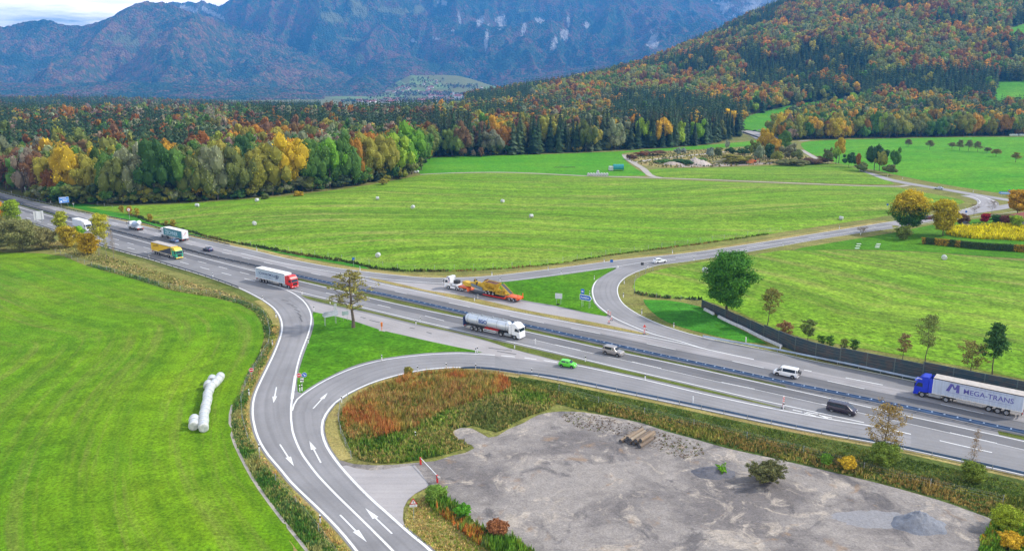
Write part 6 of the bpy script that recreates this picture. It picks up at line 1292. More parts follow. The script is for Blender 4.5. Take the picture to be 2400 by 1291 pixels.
GR = 'lorries on the motorway'
# red cab lorry
P_, H_ = on_lane(641, 668.5, W['LR2'], False, 1.27); o = empty('lorry', (*P_, .03), H_, 'lorry with red cab and pale blue curtain trailer lettered in dark capitals', 'lorry', GR)
tractor(o, xf, m_red); trailer_gear(o, tr0, tr1, (tr0 + 2.2, tr0 + 3.5, tr0 + 4.8)); box_trailer(o, tr0, tr1, cu_blue, roof_w, m_white)
text_mesh('SCHWARZMÜLLER', 1.02, navyt, o, (tr0 + 1.6, -1.285, 2.45), SIDE_R, .012)
text_mesh('www.schwarzmueller.com', .36, navyt, o, (tr0 + 4.2, -1.285, 1.85), SIDE_R)
e_ = MB()
for k in range(3): xx = tr0 + 9.5 + k * .42; e_.slab((xx, -1.28, 1.9 + .12 * k), (xx + .24, -1.28, 1.9 + .12 * k), (xx + .84, -1.28, 3.3 - .1 * k), (xx + .60, -1.28, 3.3 - .1 * k), .012)
e_.build('slash_emblem', navyt, o)
# tanker
P_, H_ = on_lane(1148, 783.5, W['LR1'], False, 1.27); o = empty('tanker_lorry', (*P_, .03), H_, 'white lorry with a long silver tank trailer carrying blue letters', 'lorry', GR)
tractor(o, xf, m_white, roof=3.65, grille=m_white); trailer_gear(o, tr0 + .6, tr1, (tr0 + 2.9, tr0 + 4.2, tr0 + 5.5))
tankm = paint('brushed_tank', (0.66, 0.71, 0.77), .32, .4, .12, scale=.6); tk = MB(); rings = []
for x, r in ((0, .2), (.12, .75), (.45, 1.08), (1.0, 1.22), (12.0, 1.22), (12.5, 1.1), (12.8, .8), (12.92, .25)): rings.append([(tr0 + .5 + x, r * math.cos(t) * 1.02, 2.45 + (.10 * (1 - x / 13)) + r * math.sin(t)) for t in [6.2832 * i / 28 for i in range(28)]])
tk.loft(rings); tk.build('tank', tankm, o, sm=True)
b_ = MB()
for x in (1.2, 4.0, 6.8, 9.6, 12.1): b_.loft([[(tr0 + .5 + x + d, 1.245 * math.cos(t) * 1.02, 2.45 + .1 * (1 - x / 13) + 1.245 * math.sin(t)) for t in [6.2832 * i / 28 for i in range(28)]] for d in (-.05, .05)])
b_.build('tank_band', STEEL, o, sm=True)
wk = MB(); wk.box(tr0 + 1.2, tr0 + 12.4, -.32, .32, 3.72, 3.76)
for k in range(9): wk.box(tr0 + 1.2 + k * 1.39, tr0 + 1.25 + k * 1.39, -.34, -.30, 3.7, 4.0)
wk.box(tr0 + 1.2, tr0 + 12.4, -.34, -.31, 3.98, 4.02); wk.build('walkway', STEEL, o)
for k in range(4):
    MB().cyl((tr0 + 2.2 + k * 3, 0, 3.65), (tr0 + 2.2 + k * 3, 0, 3.95), .26, n=12).build('hatch', STEEL, o)
MB().box(tr0 + .1, tr0 + .6, -.95, .95, .7, 2.9).build('rear_cabinet', navyt, o, bevel=.08)
MB().box(tr0 + 6.6, tr0 + 10.4, -1.2, 1.2, 1.18, 1.3).build('red_frame', m_red, o)
e_ = MB()
for (za, zb_) in ((.5, .58), (.98, 1.06)): e_.box(tr0 + 6.4, tr0 + 9.8, -1.25, -1.21, za, zb_)
for xa in (6.4, 9.72): e_.box(tr0 + xa, tr0 + xa + .08, -1.25, -1.21, .5, 1.06)
e_.build('white_side_guard', WHITE, o)
text_mesh('EGO', 1.15, bluet, o, (tr0 + 5.0, -1.30, 2.3), SIDE_R, .05)
# yellow lorry
P_, H_ = on_lane(384, 601.5, W['LR2'], False, 1.27); o = empty('lorry', (*P_, .03), H_, 'lorry with green and yellow cab and yellow trailer with a dark triangle', 'lorry', GR)
tractor(o, xf, m_green, bumperm=m_yel); trailer_gear(o, tr0, tr1, (tr0 + 2.2, tr0 + 3.5, tr0 + 4.8)); box_trailer(o, tr0, tr1, cu_yel, roof_b, m_yel)
MB().prism([(xf - .36, 2.9), (xf - .75, 3.44), (xf - 1.12, 3.74), (xf - 2.2, 3.8), (xf - 2.2, 2.9)], -1.245, 1.245).build('roof_fairing', m_yel, o, bevel=.04)
e_ = MB(); e_.add([(tr0 + 4.6, -1.285, 1.3), (tr1 - .2, -1.285, 1.3), (tr1 - .2, -1.285, 3.7)], [(0, 1, 2)]); e_.build('dark_triangle', cu_dk, o)
text_mesh('DACHSER', .85, blackt, o, (tr0 + 1.7, -1.285, 2.55), (R(90), R(-9), 0), .01)
# teal lorry driving away
P_, H_ = on_lane(401, 561.5, W['UR1'], True, 1.27); o = empty('lorry', (*P_, .03), H_, 'lorry driving away with teal curtain trailer and white rear doors', 'lorry', GR)
tractor(o, xf, m_white); trailer_gear(o, tr0, tr1, (tr0 + 2.2, tr0 + 3.5, tr0 + 4.8), skirt=m_white); box_trailer(o, tr0, tr1, cu_teal, roof_w, m_white)
text_mesh('ZECHNER', 2.05, palebluet, o, (tr1 - 1.4, 1.285, 1.85), SIDE_L, .03)
MB().slab((tr0 - .05, .9, 2.2), (tr0 - .05, .7, 2.2), (tr0 - .05, -.7, 3.5), (tr0 - .05, -.4, 3.5), .01).build('pink_stripe', paint('faded_pink', (.65, .25, .28), .5), o)
# big blue lorry
P_, H_ = on_lane(2262, 953, W['UR1'], True, 1.27); hh_ = H_; o = empty('lorry', (P_[0], P_[1], .03), H_, 'lorry with royal blue cab and pale trailer with a large violet emblem', 'lorry', GR)
tractor(o, xf, m_blue, roof=3.85); trailer_gear(o, tr0, tr1, (tr0 + 2.2, tr0 + 3.5, tr0 + 4.8)); box_trailer(o, tr0, tr1, cu_lav, roof_b, m_white)
o.scale = (1.06, 1.04, 1.06)
text_mesh('MEGA-TRANS', 1.22, violet, o, (tr1 - 4.75, 1.285, 2.3), SIDE_L, .012)
e_ = MB(); mx0 = tr1 - 2.1
for (a, b, c, d) in (((0, 0), (.55, 0), (1.05, 1.45), (.62, 1.45)), ((.75, 1.45), (1.05, 1.45), (1.45, .5), (1.2, .45)), ((1.25, .5), (1.6, 1.45), (1.9, 1.45), (1.55, .5)), ((1.55, 0), (2.1, 0), (2.0, 1.45), (1.72, 1.45))):
    e_.slab(*[(mx0 - q[0], 1.28, 2.15 + q[1]) for q in (a, b, c, d)], .012)
e_.box(tr1 - 11.8, tr1 - 2.4, 1.27, 1.285, 3.55, 3.59); e_.box(tr1 - 11.8, tr1 - 2.4, 1.27, 1.285, 1.95, 1.99); e_.build('violet_emblem', violet, o)
MB().slab((xf - .2, 1.245, 3.3), (xf - 1.2, 1.245, 3.3), (xf - 1.0, 1.245, 3.42), (xf - .4, 1.245, 3.42), .01).build('cab_stripe', m_white, o)
# white box lorry behind the young trees
P_, H_ = on_lane(186, 539.5, W['LR2'], False, 1.27); o = empty('lorry', (*P_, .03), H_, 'plain white box lorry partly hidden by the young trees', 'lorry', GR)
tractor(o, xf - 2.2, m_white); trailer_gear(o, tr0 + 2.2, tr1 - 1.6, (tr0 + 4, tr0 + 5.3)); box_trailer(o, tr0 + 2.2, tr1 - 2.2, paint('plain_box_side', (.62, .68, .78), .45, var=.05), roof_w, m_white, strap=False)
# concrete mixer
P_, H_ = on_lane(312, 539, W['UR1'], True, 1.25); o = empty('concrete_mixer', (*P_, .03), H_, 'concrete mixer lorry with white cab and pale blue drum', 'lorry', GR)
tractor(o, 4.6, m_white, roof=3.1, axles=(1.4, 6.2, 7.5), chassis_to=8.9, fairing=False)
wheel(o, 4.6 - 2.9, 1.07, .5, .32); wheel(o, 4.6 - 2.9, -1.07, .5, .32)
dr = MB(); rings = []
ax_, az_ = math.cos(R(12)), math.sin(R(12))
for s, r in ((0, .5), (.5, 1.0), (1.6, 1.2), (2.6, 1.15), (4.2, .6), (4.6, .5)):
    cx_, cz_ = 1.9 - s * ax_, 1.75 + s * az_; rings.append([(cx_ + r * math.sin(t) * az_, r * math.cos(t), cz_ + r * math.sin(t) * ax_) for t in [6.2832 * i / 20 for i in range(20)]])
dr.loft(rings); dr.build('drum', paint('pale_blue_drum', (.42, .52, .66), .4), o, sm=True)
MB().cyl((-2.6, 0, 2.9), (-3.3, 0, 3.3), .5, .75, 14).build('hopper', m_orange if False else m_white, o); MB().slab((-3.2, -.25, 1.3), (-3.2, .25, 1.3), (-3.6, .25, 2.3), (-3.6, -.25, 2.3), .06).build('chute', m_white, o)
MB().box(-3.6, 2.2, -1.1, 1.1, 1.02, 1.16).build('mixer_frame', m_white, o); MB().box(-3.9, -3.7, -1.2, 1.2, .6, .9).build('rear_beam', m_orange, o)
for sy in (1, -1): MB().box(-3.95, -3.88, sy * .9 - .2, sy * .9 + .2, .7, .88).build('tail_light', LAMPRED, o)
# low loader with the crusher on it
pf, pr = g(1041, 676), g(1214, 710.5); H_ = math.atan2((pf - pr).y, (pf - pr).x); LL = (pf - pr).length; n_ = Vector((-math.sin(H_), math.cos(H_))); n_ = n_ if n_.dot(pf) > 0 else -n_
c_ = (pf + pr) / 2 + n_ * 1.27; F_ = LL / 2
print('loader length', LL)
o = empty('low_loader', (c_.x, c_.y, .04), H_, 'parked white heavy tractor unit with an orange low loader trailer', 'lorry')
tractor(o, F_, m_white, roof=3.7, axles=(1.5, 4.6, 5.95), chassis_to=7.3, tank=STEEL, fairing=False)
sk = MB()
for sy in (1, -1): sk.box(F_ - 3.9, F_ - 2.2, sy * 1.22 - .02, sy * 1.22 + .02, .4, 1.1)
sk.build('side_skirt', m_white, o)
sw_ = MB()
for (r_, a0, a1, mm) in ((.75, 40, 200, 0), (.62, 60, 190, 0)):
    ps = [(F_ - 1.35 + r_ * math.cos(R(t)) * .8, 1.243, 2.7 + r_ * math.sin(R(t)) * 1.1) for t in range(a0, a1, 12)]; sw_.tube(ps, .06, 4)
sw_.build('blue_swirl', bluet, o); sw_ = MB(); sw_.tube([(F_ - 1.35 + .6 * math.cos(R(t)) * .8, 1.243, 2.55 + .75 * math.sin(R(t))) for t in range(110, 260, 12)], .05, 4); sw_.build('red_swirl', RED, o)
MB().box(F_ - 4.6, F_ - 2.6, -1.1, 1.1, 1.25, 1.75).build('equipment_box', m_white, o, bevel=.05); MB().box(F_ - 4.5, F_ - 3.0, -.7, .7, 1.75, 2.7).build('power_pack', DARK, o, bevel=.06); MB().cyl((F_ - 2.5, -.9, 1.2), (F_ - 2.5, -.9, 3.7), .1, n=8).build('exhaust_stack', STEEL, o)
gn = MB(); gn.prism([(F_ - 5.2, 1.15), (F_ - 5.2, 1.45), (F_ - 8.6, 1.55), (F_ - 9.0, 1.0), (F_ - 9.0, .35), (F_ - 8.4, .35), (F_ - 8.1, 1.15)], -1.2, 1.2); gn.build('gooseneck', m_orange, o, bevel=.04)
bd = MB(); bd.box(-F_ + 4.6, F_ - 8.9, -1.25, 1.25, .40, .62); 
bd.build('loading_bed', DARK, o)
rl_ = MB()
for sy in (1, -1):
    rl_.box(-F_ + 4.4, F_ - 14, sy * 1.29 - .04, sy * 1.29 + .04, .38, .68)
rl_.build('red_side_rail', m_red, o)
bo = MB(); bo.prism([(-F_, .75), (-F_, 1.25), (-F_ + .6, 1.4), (-F_ + 4.0, 1.4), (-F_ + 4.8, .62), (-F_ + 4.8, .4), (-F_ + 4.2, .4), (-F_ + 3.9, 1.05), (-F_ + .8, 1.05), (-F_ + .4, .55)], -1.27, 1.27); bo.build('rear_bogie', m_orange, o, bevel=.04)
for a in (-F_ + 1.5, -F_ + 2.9):
    for sy in (1, -1): wheel(o, a, sy * 1.1, .45, .36)
for sy in (1, -1): MB().box(-F_ - .05, -F_ + .05, sy * .9 - .3, sy * .9 + .3, .8, 1.1).build('tail_light', LAMPRED, o); MB().box(-F_ + .05, -F_ + .2, sy * 1.1 - .12, sy * 1.1 + .12, 1.3, 2.2).build('ramp_post', m_orange, o)
# crusher
m_ochre = paint('worn_yellow', (0.72, 0.46, 0.03), .55, var=.35, scale=.9); m_rustb = paint('rusty_lining', (0.16, 0.06, 0.03), .8, var=.4); m_panel = paint('blue_grey_panel', (0.15, 0.20, 0.26), .5)
q = empty('rock_crusher', (c_.x, c_.y, .66), H_, 'yellow mobile rock crusher loaded on the low loader', 'machine'); S = F_
ch = MB(); ch.box(-S + 5.4, S - 9.6, -.45, .45, .9, 1.35); ch.build('main_beam', m_ochre, q, bevel=.03)
dk = MB(); dk.prism([(S - 7.4, 1.1), (S - 6.4, 1.6), (S - 6.3, 2.3), (S - 7.2, 2.4), (S - 9.5, 2.0), (S - 10.5, 1.3)], -.8, .8); dk.build('drawbar', m_ochre, q, bevel=.05)
pn = MB(); pn.slab((S - 10.0, 1.30, 1.75), (S - 13.9, 1.30, .85), (S - 13.9, 1.30, 1.75), (S - 10.0, 1.30, 2.45), .05); pn.build('grey_side_panel', m_panel, q)
eg = MB(); eg.box(S - 11.6, S - 9.4, -.95, .95, 1.35, 2.6); eg.cyl((S - 10, -.4, 2.6), (S - 10, -.4, 3.5), .1, n=8); eg.cyl((S - 10.6, .3, 2.6), (S - 10.7, .3, 3.2), .14, n=8); eg.box(S - 11.4, S - 10.9, .2, .8, 2.6, 3.1); eg.build('engine_deck', m_ochre, q, bevel=.06)
eg = MB(); eg.box(S - 10.4, S - 9.7, -.9, -.2, 2.6, 3.15); eg.box(S - 11.7, S - 11.5, .4, 1.0, 1.6, 2.9); eg.build('black_engine_parts', DARK, q)
cu = MB(); cu.prism([(S - 11.8, 1.2), (S - 11.6, 2.4), (S - 13.6, 3.1), (S - 15.0, 3.0), (S - 15.2, .9), (S - 13, .8)], -.9, .9); cu.build('crusher_housing', m_ochre, q, bevel=.08)
hp = MB()
hx0, hx1 = S - 18.6, S - 14.2
for (y0, y1, y2, y3) in ((-1.3, -.75, -.7, -1.22), (1.3, .75, .7, 1.22)): hp.add([(hx0, y0, 3.35), (hx1, y0, 3.5), (hx1 - .6, y1, 1.9), (hx0 + .8, y1, 1.8), (hx0, y3, 3.35), (hx1, y3, 3.5), (hx1 - .6, y2, 1.9), (hx0 + .8, y2, 1.8)], [(0, 1, 2, 3), (7, 6, 5, 4), (0, 4, 5, 1), (1, 5, 6, 2), (2, 6, 7, 3), (3, 7, 4, 0)])
hp.slab((hx0, -1.3, 3.35), (hx0, 1.3, 3.35), (hx0 + .8, .75, 1.8), (hx0 + .8, -.75, 1.8), .06); hp.slab((hx1, 1.3, 3.5), (hx1, -1.3, 3.5), (hx1 - .6, -.75, 1.9), (hx1 - .6, .75, 1.9), .06); hp.build('hopper', m_ochre, q)
hp = MB(); hp.slab((hx0 + .1, -1.15, 3.2), (hx1 - .1, -1.15, 3.35), (hx1 - .1, 1.15, 3.35), (hx0 + .1, 1.15, 3.2), .04); hp.build('hopper_lining', m_rustb, q)
MB().slab((S - 13.9, -.9, 3.1), (S - 13.9, .9, 3.1), (S - 14.4, .9, 3.9), (S - 14.4, -.9, 3.9), .08).build('hopper_flap', m_rustb, q)
rb = MB()
for k in range(6): xx = hx0 + .6 + k * .62; rb.box(xx, xx + .1, 1.0, 1.2, 1.9, 3.2); rb.box(xx, xx + .1, -1.2, -1.0, 1.9, 3.2)
rb.box(hx0 + .5, hx1, -1.15, 1.15, 1.35, 1.7); rb.build('support_ribs', m_ochre, q)
for a in (S - 15.0, S - 16.2, S - 17.4):
    for sy in (1, -1): wheel(q, a, sy * 1.02, .5, .36)
bk = MB(); bk.box(-S + 5.0, S - 18.0, -1.0, 1.0, .55, .8); bk.box(-S + 5.2, S - 18.6, -1.0, -.85, 1.7, 1.85); bk.box(-S + 5.2, S - 18.6, .85, 1.0, 1.7, 1.85)
for k in range(5): xx = -S + 5.3 + k * .75; bk.box(xx, xx + .12, -1.0, 1.0, .8, 1.75) if k % 2 else bk.box(xx, xx + .5, -.9, .9, .8, 1.5)
bk.cyl((-S + 6, 1.05, 1.1), (-S + 6, .6, 1.1), .34, n=12); bk.cyl((-S + 7.4, 1.05, 1.2), (-S + 7.4, .6, 1.2), .3, n=12); bk.build('screen_frame', m_ochre, q)
cv = MB(); cv.slab((-S + 6.2, -.65, 3.3), (-S + 6.2, .65, 3.3), (-S + 3.2, .65, 1.1), (-S + 3.2, -.65, 1.1), .12); cv.build('conveyor_belt', DARK, q)
cv = MB()
for sy in (1, -1): cv.slab((-S + 6.4, sy * .72 - .05, 3.2), (-S + 6.4, sy * .72 + .05, 3.2), (-S + 3.1, sy * .72 + .05, .85), (-S + 3.1, sy * .72 - .05, .85), .35)
cv.build('conveyor_frame', m_ochre, q)
for a_, b_ in (((hx0 + .4, .9, 3.2), (-S + 7.4, .9, 1.9)), ((-S + 6.3, .7, 3.2), (-S + 7.6, .7, 1.8)), ((hx0 + 0.1, -.9, 3.3), (-S + 7.0, -.9, 2.0))): MB().tube([a_, b_], .05).build('strut', m_ochre, q)
# ------------------------------------------------------------------ guard rails
def rail(name, line, label, matb, h=.75, sides=(0,), spacing=4.0, limit=96, deep=.16, postm=STEEL, spacer=None):
    o = empty(name, (line[0].x, line[0].y, 0), 0, label, 'guard rail'); O = Vector((line[0].x, line[0].y, 0))
    for s in sides:
        L = resample(offset(line, s), max(2, int(length(line) / 3))); prof = [(-.02, .40), (.08, .38), (.12, .29), (.06, .21), (.06, .19), (.12, .11), (.08, .02), (0, 0)]
        m = MB(); sg = 1 if s >= 0 else -1; rings = []
        for i, p_ in enumerate(L):
            a = L[max(i - 1, 0)]; b = L[min(i + 1, len(L) - 1)]; t = (b - a).normalized(); n_ = Vector((-t.y, t.x)) * sg
            rings.append([(p_.x + n_.x * d - O.x, p_.y + n_.y * d - O.y, h - .40 + z) for d, z in prof] + [(p_.x - n_.x * .02 - O.x, p_.y - n_.y * .02 - O.y, h - .40), (p_.x - n_.x * .02 - O.x, p_.y - n_.y * .02 - O.y, h)])
        m.loft(rings); m.build('beam', matb, o)
    Lp = length(line); k = int(Lp / spacing); P_ = resample(line, k + 1); order = sorted(range(k + 1), key=lambda i: P_[i].length)
    pm = MB(); pm.box(-.05, .05, -.07, .07, -.1, h - .04); pmesh = pm.mesh('post', postm); extra = MB()
    for r_, i in enumerate(order):
        p_ = P_[i]; a = P_[max(i - 1, 0)]; b = P_[min(i + 1, k)]; an = math.atan2((b - a).y, (b - a).x)
        if r_ < limit: link('post', pmesh, None, o, (p_.x - O.x, p_.y - O.y, 0), (0, 0, an))
        else: extra.box(p_.x - O.x - .06, p_.x - O.x + .06, p_.y - O.y - .06, p_.y - O.y + .06, -.1, h - .04)
    if extra.v: extra.build('posts', postm, o, kind='stuff')
    if spacer:
        sp = MB(); Q = resample(line, int(Lp / spacer) + 1)
        for i, p_ in enumerate(Q):
            a = Q[max(i - 1, 0)]; b = Q[min(i + 1, len(Q) - 1)]; t = (b - a).normalized(); n_ = Vector((-t.y, t.x)); c = [p_ + n_ * sides[0] + t * .12, p_ + n_ * sides[1] + t * .12, p_ + n_ * sides[1] - t * .12, p_ + n_ * sides[0] - t * .12]
            sp.slab(*[(v.x - O.x, v.y - O.y, h - .08) for v in c], .05)
        sp.build('spacers', RAILP, o)
    return o
x1 = nearest_s(W['MR'], g(-60, 438)); x2 = nearest_s(W['MR'], g(640, 634))
rail('guard_rail', cut(W['MR'], x1, x2), 'dark double median guard rail on the left half of the motorway', RAILD, sides=(.32, -.32), spacing=4, spacer=4, postm=DARK)
rail('guard_rail', cut(W['MR'], x2 + .3, length(W['MR'])), 'blue grey double median guard rail on the right half of the motorway', RAILM, sides=(.36, -.36), spacing=4, spacer=2.0)
rail('guard_rail', smooth(gs([(1080, 860), (1110, 858), (1150, 861), (1225, 871), (1300, 880), (1450, 910), (1600, 940), (1800, 982), (1935, 1009), (2050, 1030), (2150, 1051), (2250, 1072), (2400, 1105), (2560, 1141)], .75), 3), 'blue guard rail between the entry lane and the grass bank', RAILM, sides=(.06,))
rail('guard_rail', smooth(gs([(1648, 785), (1700, 795), (1800, 812), (1900, 832), (2000, 852), (2140, 882), (2300, 915), (2540, 965)], .75), 3), 'pale blue guard rail in front of the noise barrier', RAILP, sides=(-.06,))
rail('guard_rail', smooth(gs([(-90, 408), (0, 446), (100, 472), (175, 492), (275, 510), (300, 515), (350, 525), (375, 534), (450, 550), (500, 562), (538, 572)], .75), 3), 'guard rail on the far side of the motorway below the wood', RAILD, sides=(.06,))
rail('guard_rail', offset(pick(W['LO'], g(40, 512), g(560, 676)), -.5), 'dark guard rail at the near motorway edge above the left meadow', RAILD, sides=(-.06,), postm=DARK)

# ------------------------------------------------------------------ noise barrier
top = [(1645, 704), (1700, 727), (1750, 748), (1797, 771), (1800, 767), (1850, 787), (1900, 801), (1954, 815), (1957, 810), (2000, 820), (2100, 840), (2167, 852), (2170, 847), (2300, 875), (2400, 893), (2540, 919)]
NB = gs([(1645, 720), (1700, 746), (1750, 770), (1800, 795), (1850, 818), (1900, 836), (1956, 851), (2000, 860), (2100, 881), (2168, 896), (2300, 924), (2400, 945), (2540, 974)])
NBs = smooth(NB, 2.0); Ln = length(NBs); nseg = max(2, int(Ln / 5.0)); Q = resample(NBs, nseg + 1)
def panel_mat():
    m, nt, p_, o = nodes('barrier_panel'); c = coord(nt); n = noise_n(nt, c, 1.0, 4, .6, mapping=(.6, .6, 7)); n2 = noise_n(nt, c, .5, 5, .6)
    nt.links.new(mixc(nt, ramp(nt, n, [(.35, 0), (.6, 1)]), (.012, .036, .048), mixc(nt, ramp(nt, n2, [(.4, 0), (.6, 1)]), (.026, .055, .068), (.085, .062, .052))), p_.inputs['Base Color']); p_.inputs['Roughness'].default_value = .7; return m
PANEL = panel_mat(); POSTM = paint('barrier_post', (.10, .13, .12), .5, .3)
nb = empty('noise_barrier', (Q[0].x, Q[0].y, 0), 0, 'long dark grey green noise barrier along the entry lane', 'noise barrier'); O = Q[0]
for i in range(nseg):
    a, b = Q[i] - O, Q[i + 1] - O; f = i / nseg; px_ = proj((Q[i].x + Q[i + 1].x) / 2, (Q[i].y + Q[i + 1].y) / 2, 0)[0]; h = float(np.interp(px_, [1645, 1750, 1797, 1800, 1900, 1955, 1957, 2100, 2167, 2169, 2540], [2.0, 2.45, 2.7, 3.0, 3.4, 3.4, 3.65, 3.65, 3.7, 4.15, 4.2])); t = (b - a).normalized(); n_ = Vector((-t.y, t.x)) * .07
    m = MB(); v = [a - n_, b - n_, b + n_, a + n_]; m.add([(p_.x, p_.y, -.3) for p_ in v] + [(p_.x, p_.y, h) for p_ in v], [(3, 2, 1, 0), (4, 5, 6, 7), (0, 1, 5, 4), (1, 2, 6, 5), (2, 3, 7, 6), (3, 0, 4, 7)]); m.build('panel', PANEL, nb)
    m = MB(); m.box(-.09, .09, -.13, .13, -.3, h + .04); m.build('post', POSTM, nb, (a.x, a.y, 0), (0, 0, math.atan2(t.y, t.x)))
    rl_ = MB()
    for z in (h * .45, h * .62, h * .8): rl_.slab((a.x - n_.x * 1.3, a.y - n_.y * 1.3, z), (b.x - n_.x * 1.3, b.y - n_.y * 1.3, z), (b.x - n_.x * 1.3, b.y - n_.y * 1.3, z + .05), (a.x - n_.x * 1.3, a.y - n_.y * 1.3, z + .05), .03)
    rl_.slab((a.x - n_.x, a.y - n_.y, h), (b.x - n_.x, b.y - n_.y, h), (b.x + n_.x, b.y + n_.y, h), (a.x + n_.x, a.y + n_.y, h), .03); rl_.build('rails', POSTM, nb)
st = MB(); ps = resample(smooth(gs([(1652, 727), (1700, 752), (1740, 770), (1785, 793), (1830, 813)]), 1), 60)
for i, p_ in enumerate(ps):
    if 8 < i < 13: continue
    st.box(p_.x - .28, p_.x + .28, p_.y - .22, p_.y + .22, 0, .6, tx=.06, ty=.06)
tag(st.build('stone_footing', paint('pale_stone', (.72, .73, .76), .9, var=.2)), 'row of pale stones at the foot of the noise barrier', 'stones', None, 'stuff')

# ------------------------------------------------------------------ delineator posts
dm = MB(); dm.prism([(-.06, 0), (.06, 0), (.06, .98), (-.06, 1.06)], -.06, .06); DPM = dm.mesh('body', WHITE); bm_ = MB(); bm_.prism([(-.063, .72), (.063, .70), (.063, .92), (-.063, .94)], -.063, .063); DBM = bm_.mesh('black_band', BLACK)
def delineators(pts, where, black=True, sc=1.25):
    n_ = len(pts)
    for k, (x, y) in enumerate(pts):
        p_ = g(x, y); o_ = ordw(k, n_, 'the first end', 'the last end'); first = 'far end' if pts[0][1] < pts[-1][1] else 'near end'; last = 'near end' if first == 'far end' else 'far end'
        o_ = ordw(k, n_, 'the ' + first, 'the ' + last)
        o = empty('delineator_post', (p_.x, p_.y, 0), random.uniform(0, .4), f'white delineator post {where}' + (', ' + o_ if o_ else ''), 'road post', 'white delineator posts ' + where); o.scale = (sc * 1.3, sc * 1.3, sc)
        link('body', DPM, None, o)
        if black: link('black_band', DBM, None, o)
delineators([(616, 704), (647, 744), (639, 810), (584, 927), (608, 1058), (751, 1226)], 'left of the exit ramp')
delineators([(736, 728), (723, 804), (703, 917), (708, 916)], 'right of the exit ramp')
delineators([(895, 845), (1115, 827), (1119, 825)], 'above the entry ramp')
delineators([(974, 1028), (801, 943), (979, 871), (1046, 864), (1115, 866), (1246, 877)], 'at the inner side of the entry ramp')
delineators([(708, 690), (774, 712), (975, 761), (985, 755), (1206, 817), (1372, 847), (1512, 890), (1836, 958)], 'on the verge between motorway and entry lane')
delineators([(602, 588), (844, 634), (1153, 646), (1285, 634), (1416, 615), (1576, 594)], 'beyond the far exit road')
delineators([(1037, 666), (1172, 659), (1315, 643), (1448, 627), (1393, 656), (1382, 692)], 'round the far grass triangle')
delineators([(1112, 705), (1120, 701), (1515, 782)], 'on the verge beside the low loader')
delineators([(1463, 665), (1461, 697), (1504, 736), (1579, 768), (1518, 628), (1626, 611), (1835, 577), (2017, 550)], 'outside the looping entry road')
delineators([(1748, 802), (1828, 822)], 'behind the pale blue guard rail', False)
delineators([(1100, 440 - 22), (2080, 414), (2115, 420), (2281, 451), (2262, 491), (2293, 477)], 'along the side road on the right') if False else delineators([(2080, 414), (2115, 420), (2281, 451), (2263, 492), (2292, 477), (1967, 537)], 'along the side road on the right')
delineators([(27, 464 - 12), (119, 476), (350, 607), (499, 650)], 'beside the left part of the motorway')
delineators([(1624, 943), (1255, 807)], 'standing at the guard rail side', False)

# ------------------------------------------------------------------ signs
def pole(o, x, y, h, r=.04, m=STEEL): MB().cyl((x, y, -.1), (x, y, h), r, n=8).build('pole', m, o)
def disc(o, name, mats, loc, r, build, rot=(0, 0, 0)):
    e = MB().cyl((0, 0, 0), (0, -.03, 0), r, n=28).build(name, mats, o, loc, rot); build(e, r); return e
def no_entry(e, r):
    MB().cyl((0, -.03, 0), (0, -.038, 0), r * .9, n=28).build('red_disc', RED, e); MB().box(-r * .68, r * .68, -.05, -.036, -r * .15, r * .15).build('white_bar', WHITE, e)
def blue_arrow(e, r):
    MB().cyl((0, -.03, 0), (0, -.038, 0), r * .92, n=28).build('blue_disc', SIGNBLUE, e); m = MB(); c = math.cos(R(-45)); s = math.sin(R(-45))
    def tr(x, z): return (x * c - z * s, -.05, x * s + z * c)
    m.add([tr(-r * .55, -.06), tr(r * .15, -.06), tr(r * .15, .06), tr(-r * .55, .06)], [(0, 1, 2, 3)]); m.add([tr(r * .1, -.2), tr(r * .62, 0), tr(r * .1, .2)], [(0, 1, 2)]); m.build('white_arrow', WHITE, e)
def sign_at(name, px, py, label, cat='road sign', turn=0.0, group=None):
    p_ = g(px, py); rz = math.atan2(p_.y, p_.x) - math.pi / 2 + R(turn); return empty(name, (p_.x, p_.y, 0), rz, label, cat, group)
o = sign_at('no_entry_sign', 591, 893, 'round no entry sign alone on the left of the exit ramp'); pole(o, 0, .05, 2.3); disc(o, 'sign_disc', WHITE, (0, 0, 2.35), .46, no_entry)
o = sign_at('sign_post', 709, 910, 'post with no entry disc, blue arrow disc and striped plate at the island tip'); pole(o, 0, .05, 2.9); disc(o, 'no_entry_disc', WHITE, (-.5, 0, 2.75), .47, no_entry); disc(o, 'arrow_disc', WHITE, (.5, 0, 2.75), .49, blue_arrow)
pl = MB(); pl.box(-.34, .34, -.03, 0, 1.35, 2.1); pl.build('striped_plate', WHITE, o); MB().slab((-.34, -.035, 1.95), (-.34, -.035, 1.75), (.34, -.035, 1.5), (.34, -.035, 1.7), .01).build('black_stripe', BLACK, o)
o = sign_at('warning_sign', 970, 1218, 'red edged triangular warning sign with white plate at the gravel yard entrance'); pole(o, 0, .05, 2.6)
def tri(r, y, cz=2.7): return [(-r * .87, y, cz - r * .5), (r * .87, y, cz - r * .5), (0, y, cz + r)]
m = MB(); a_, b_ = tri(.62, 0), tri(.62, -.03); m.add(a_ + b_, [(0, 2, 1), (3, 4, 5), (0, 1, 4, 3), (1, 2, 5, 4), (2, 0, 3, 5)]); m.build('red_triangle', RED, o); MB().add(tri(.40, -.036), [(0, 1, 2)]).build('white_field', WHITE, o)
m = MB(); m.prism([(-.03, 2.62), (.03, 2.62), (.045, 2.92), (-.045, 2.92)], -.045, -.038); m.cyl((0, -.038, 2.55), (0, -.046, 2.55), .035, n=10); m.build('exclamation_mark', BLACK, o)
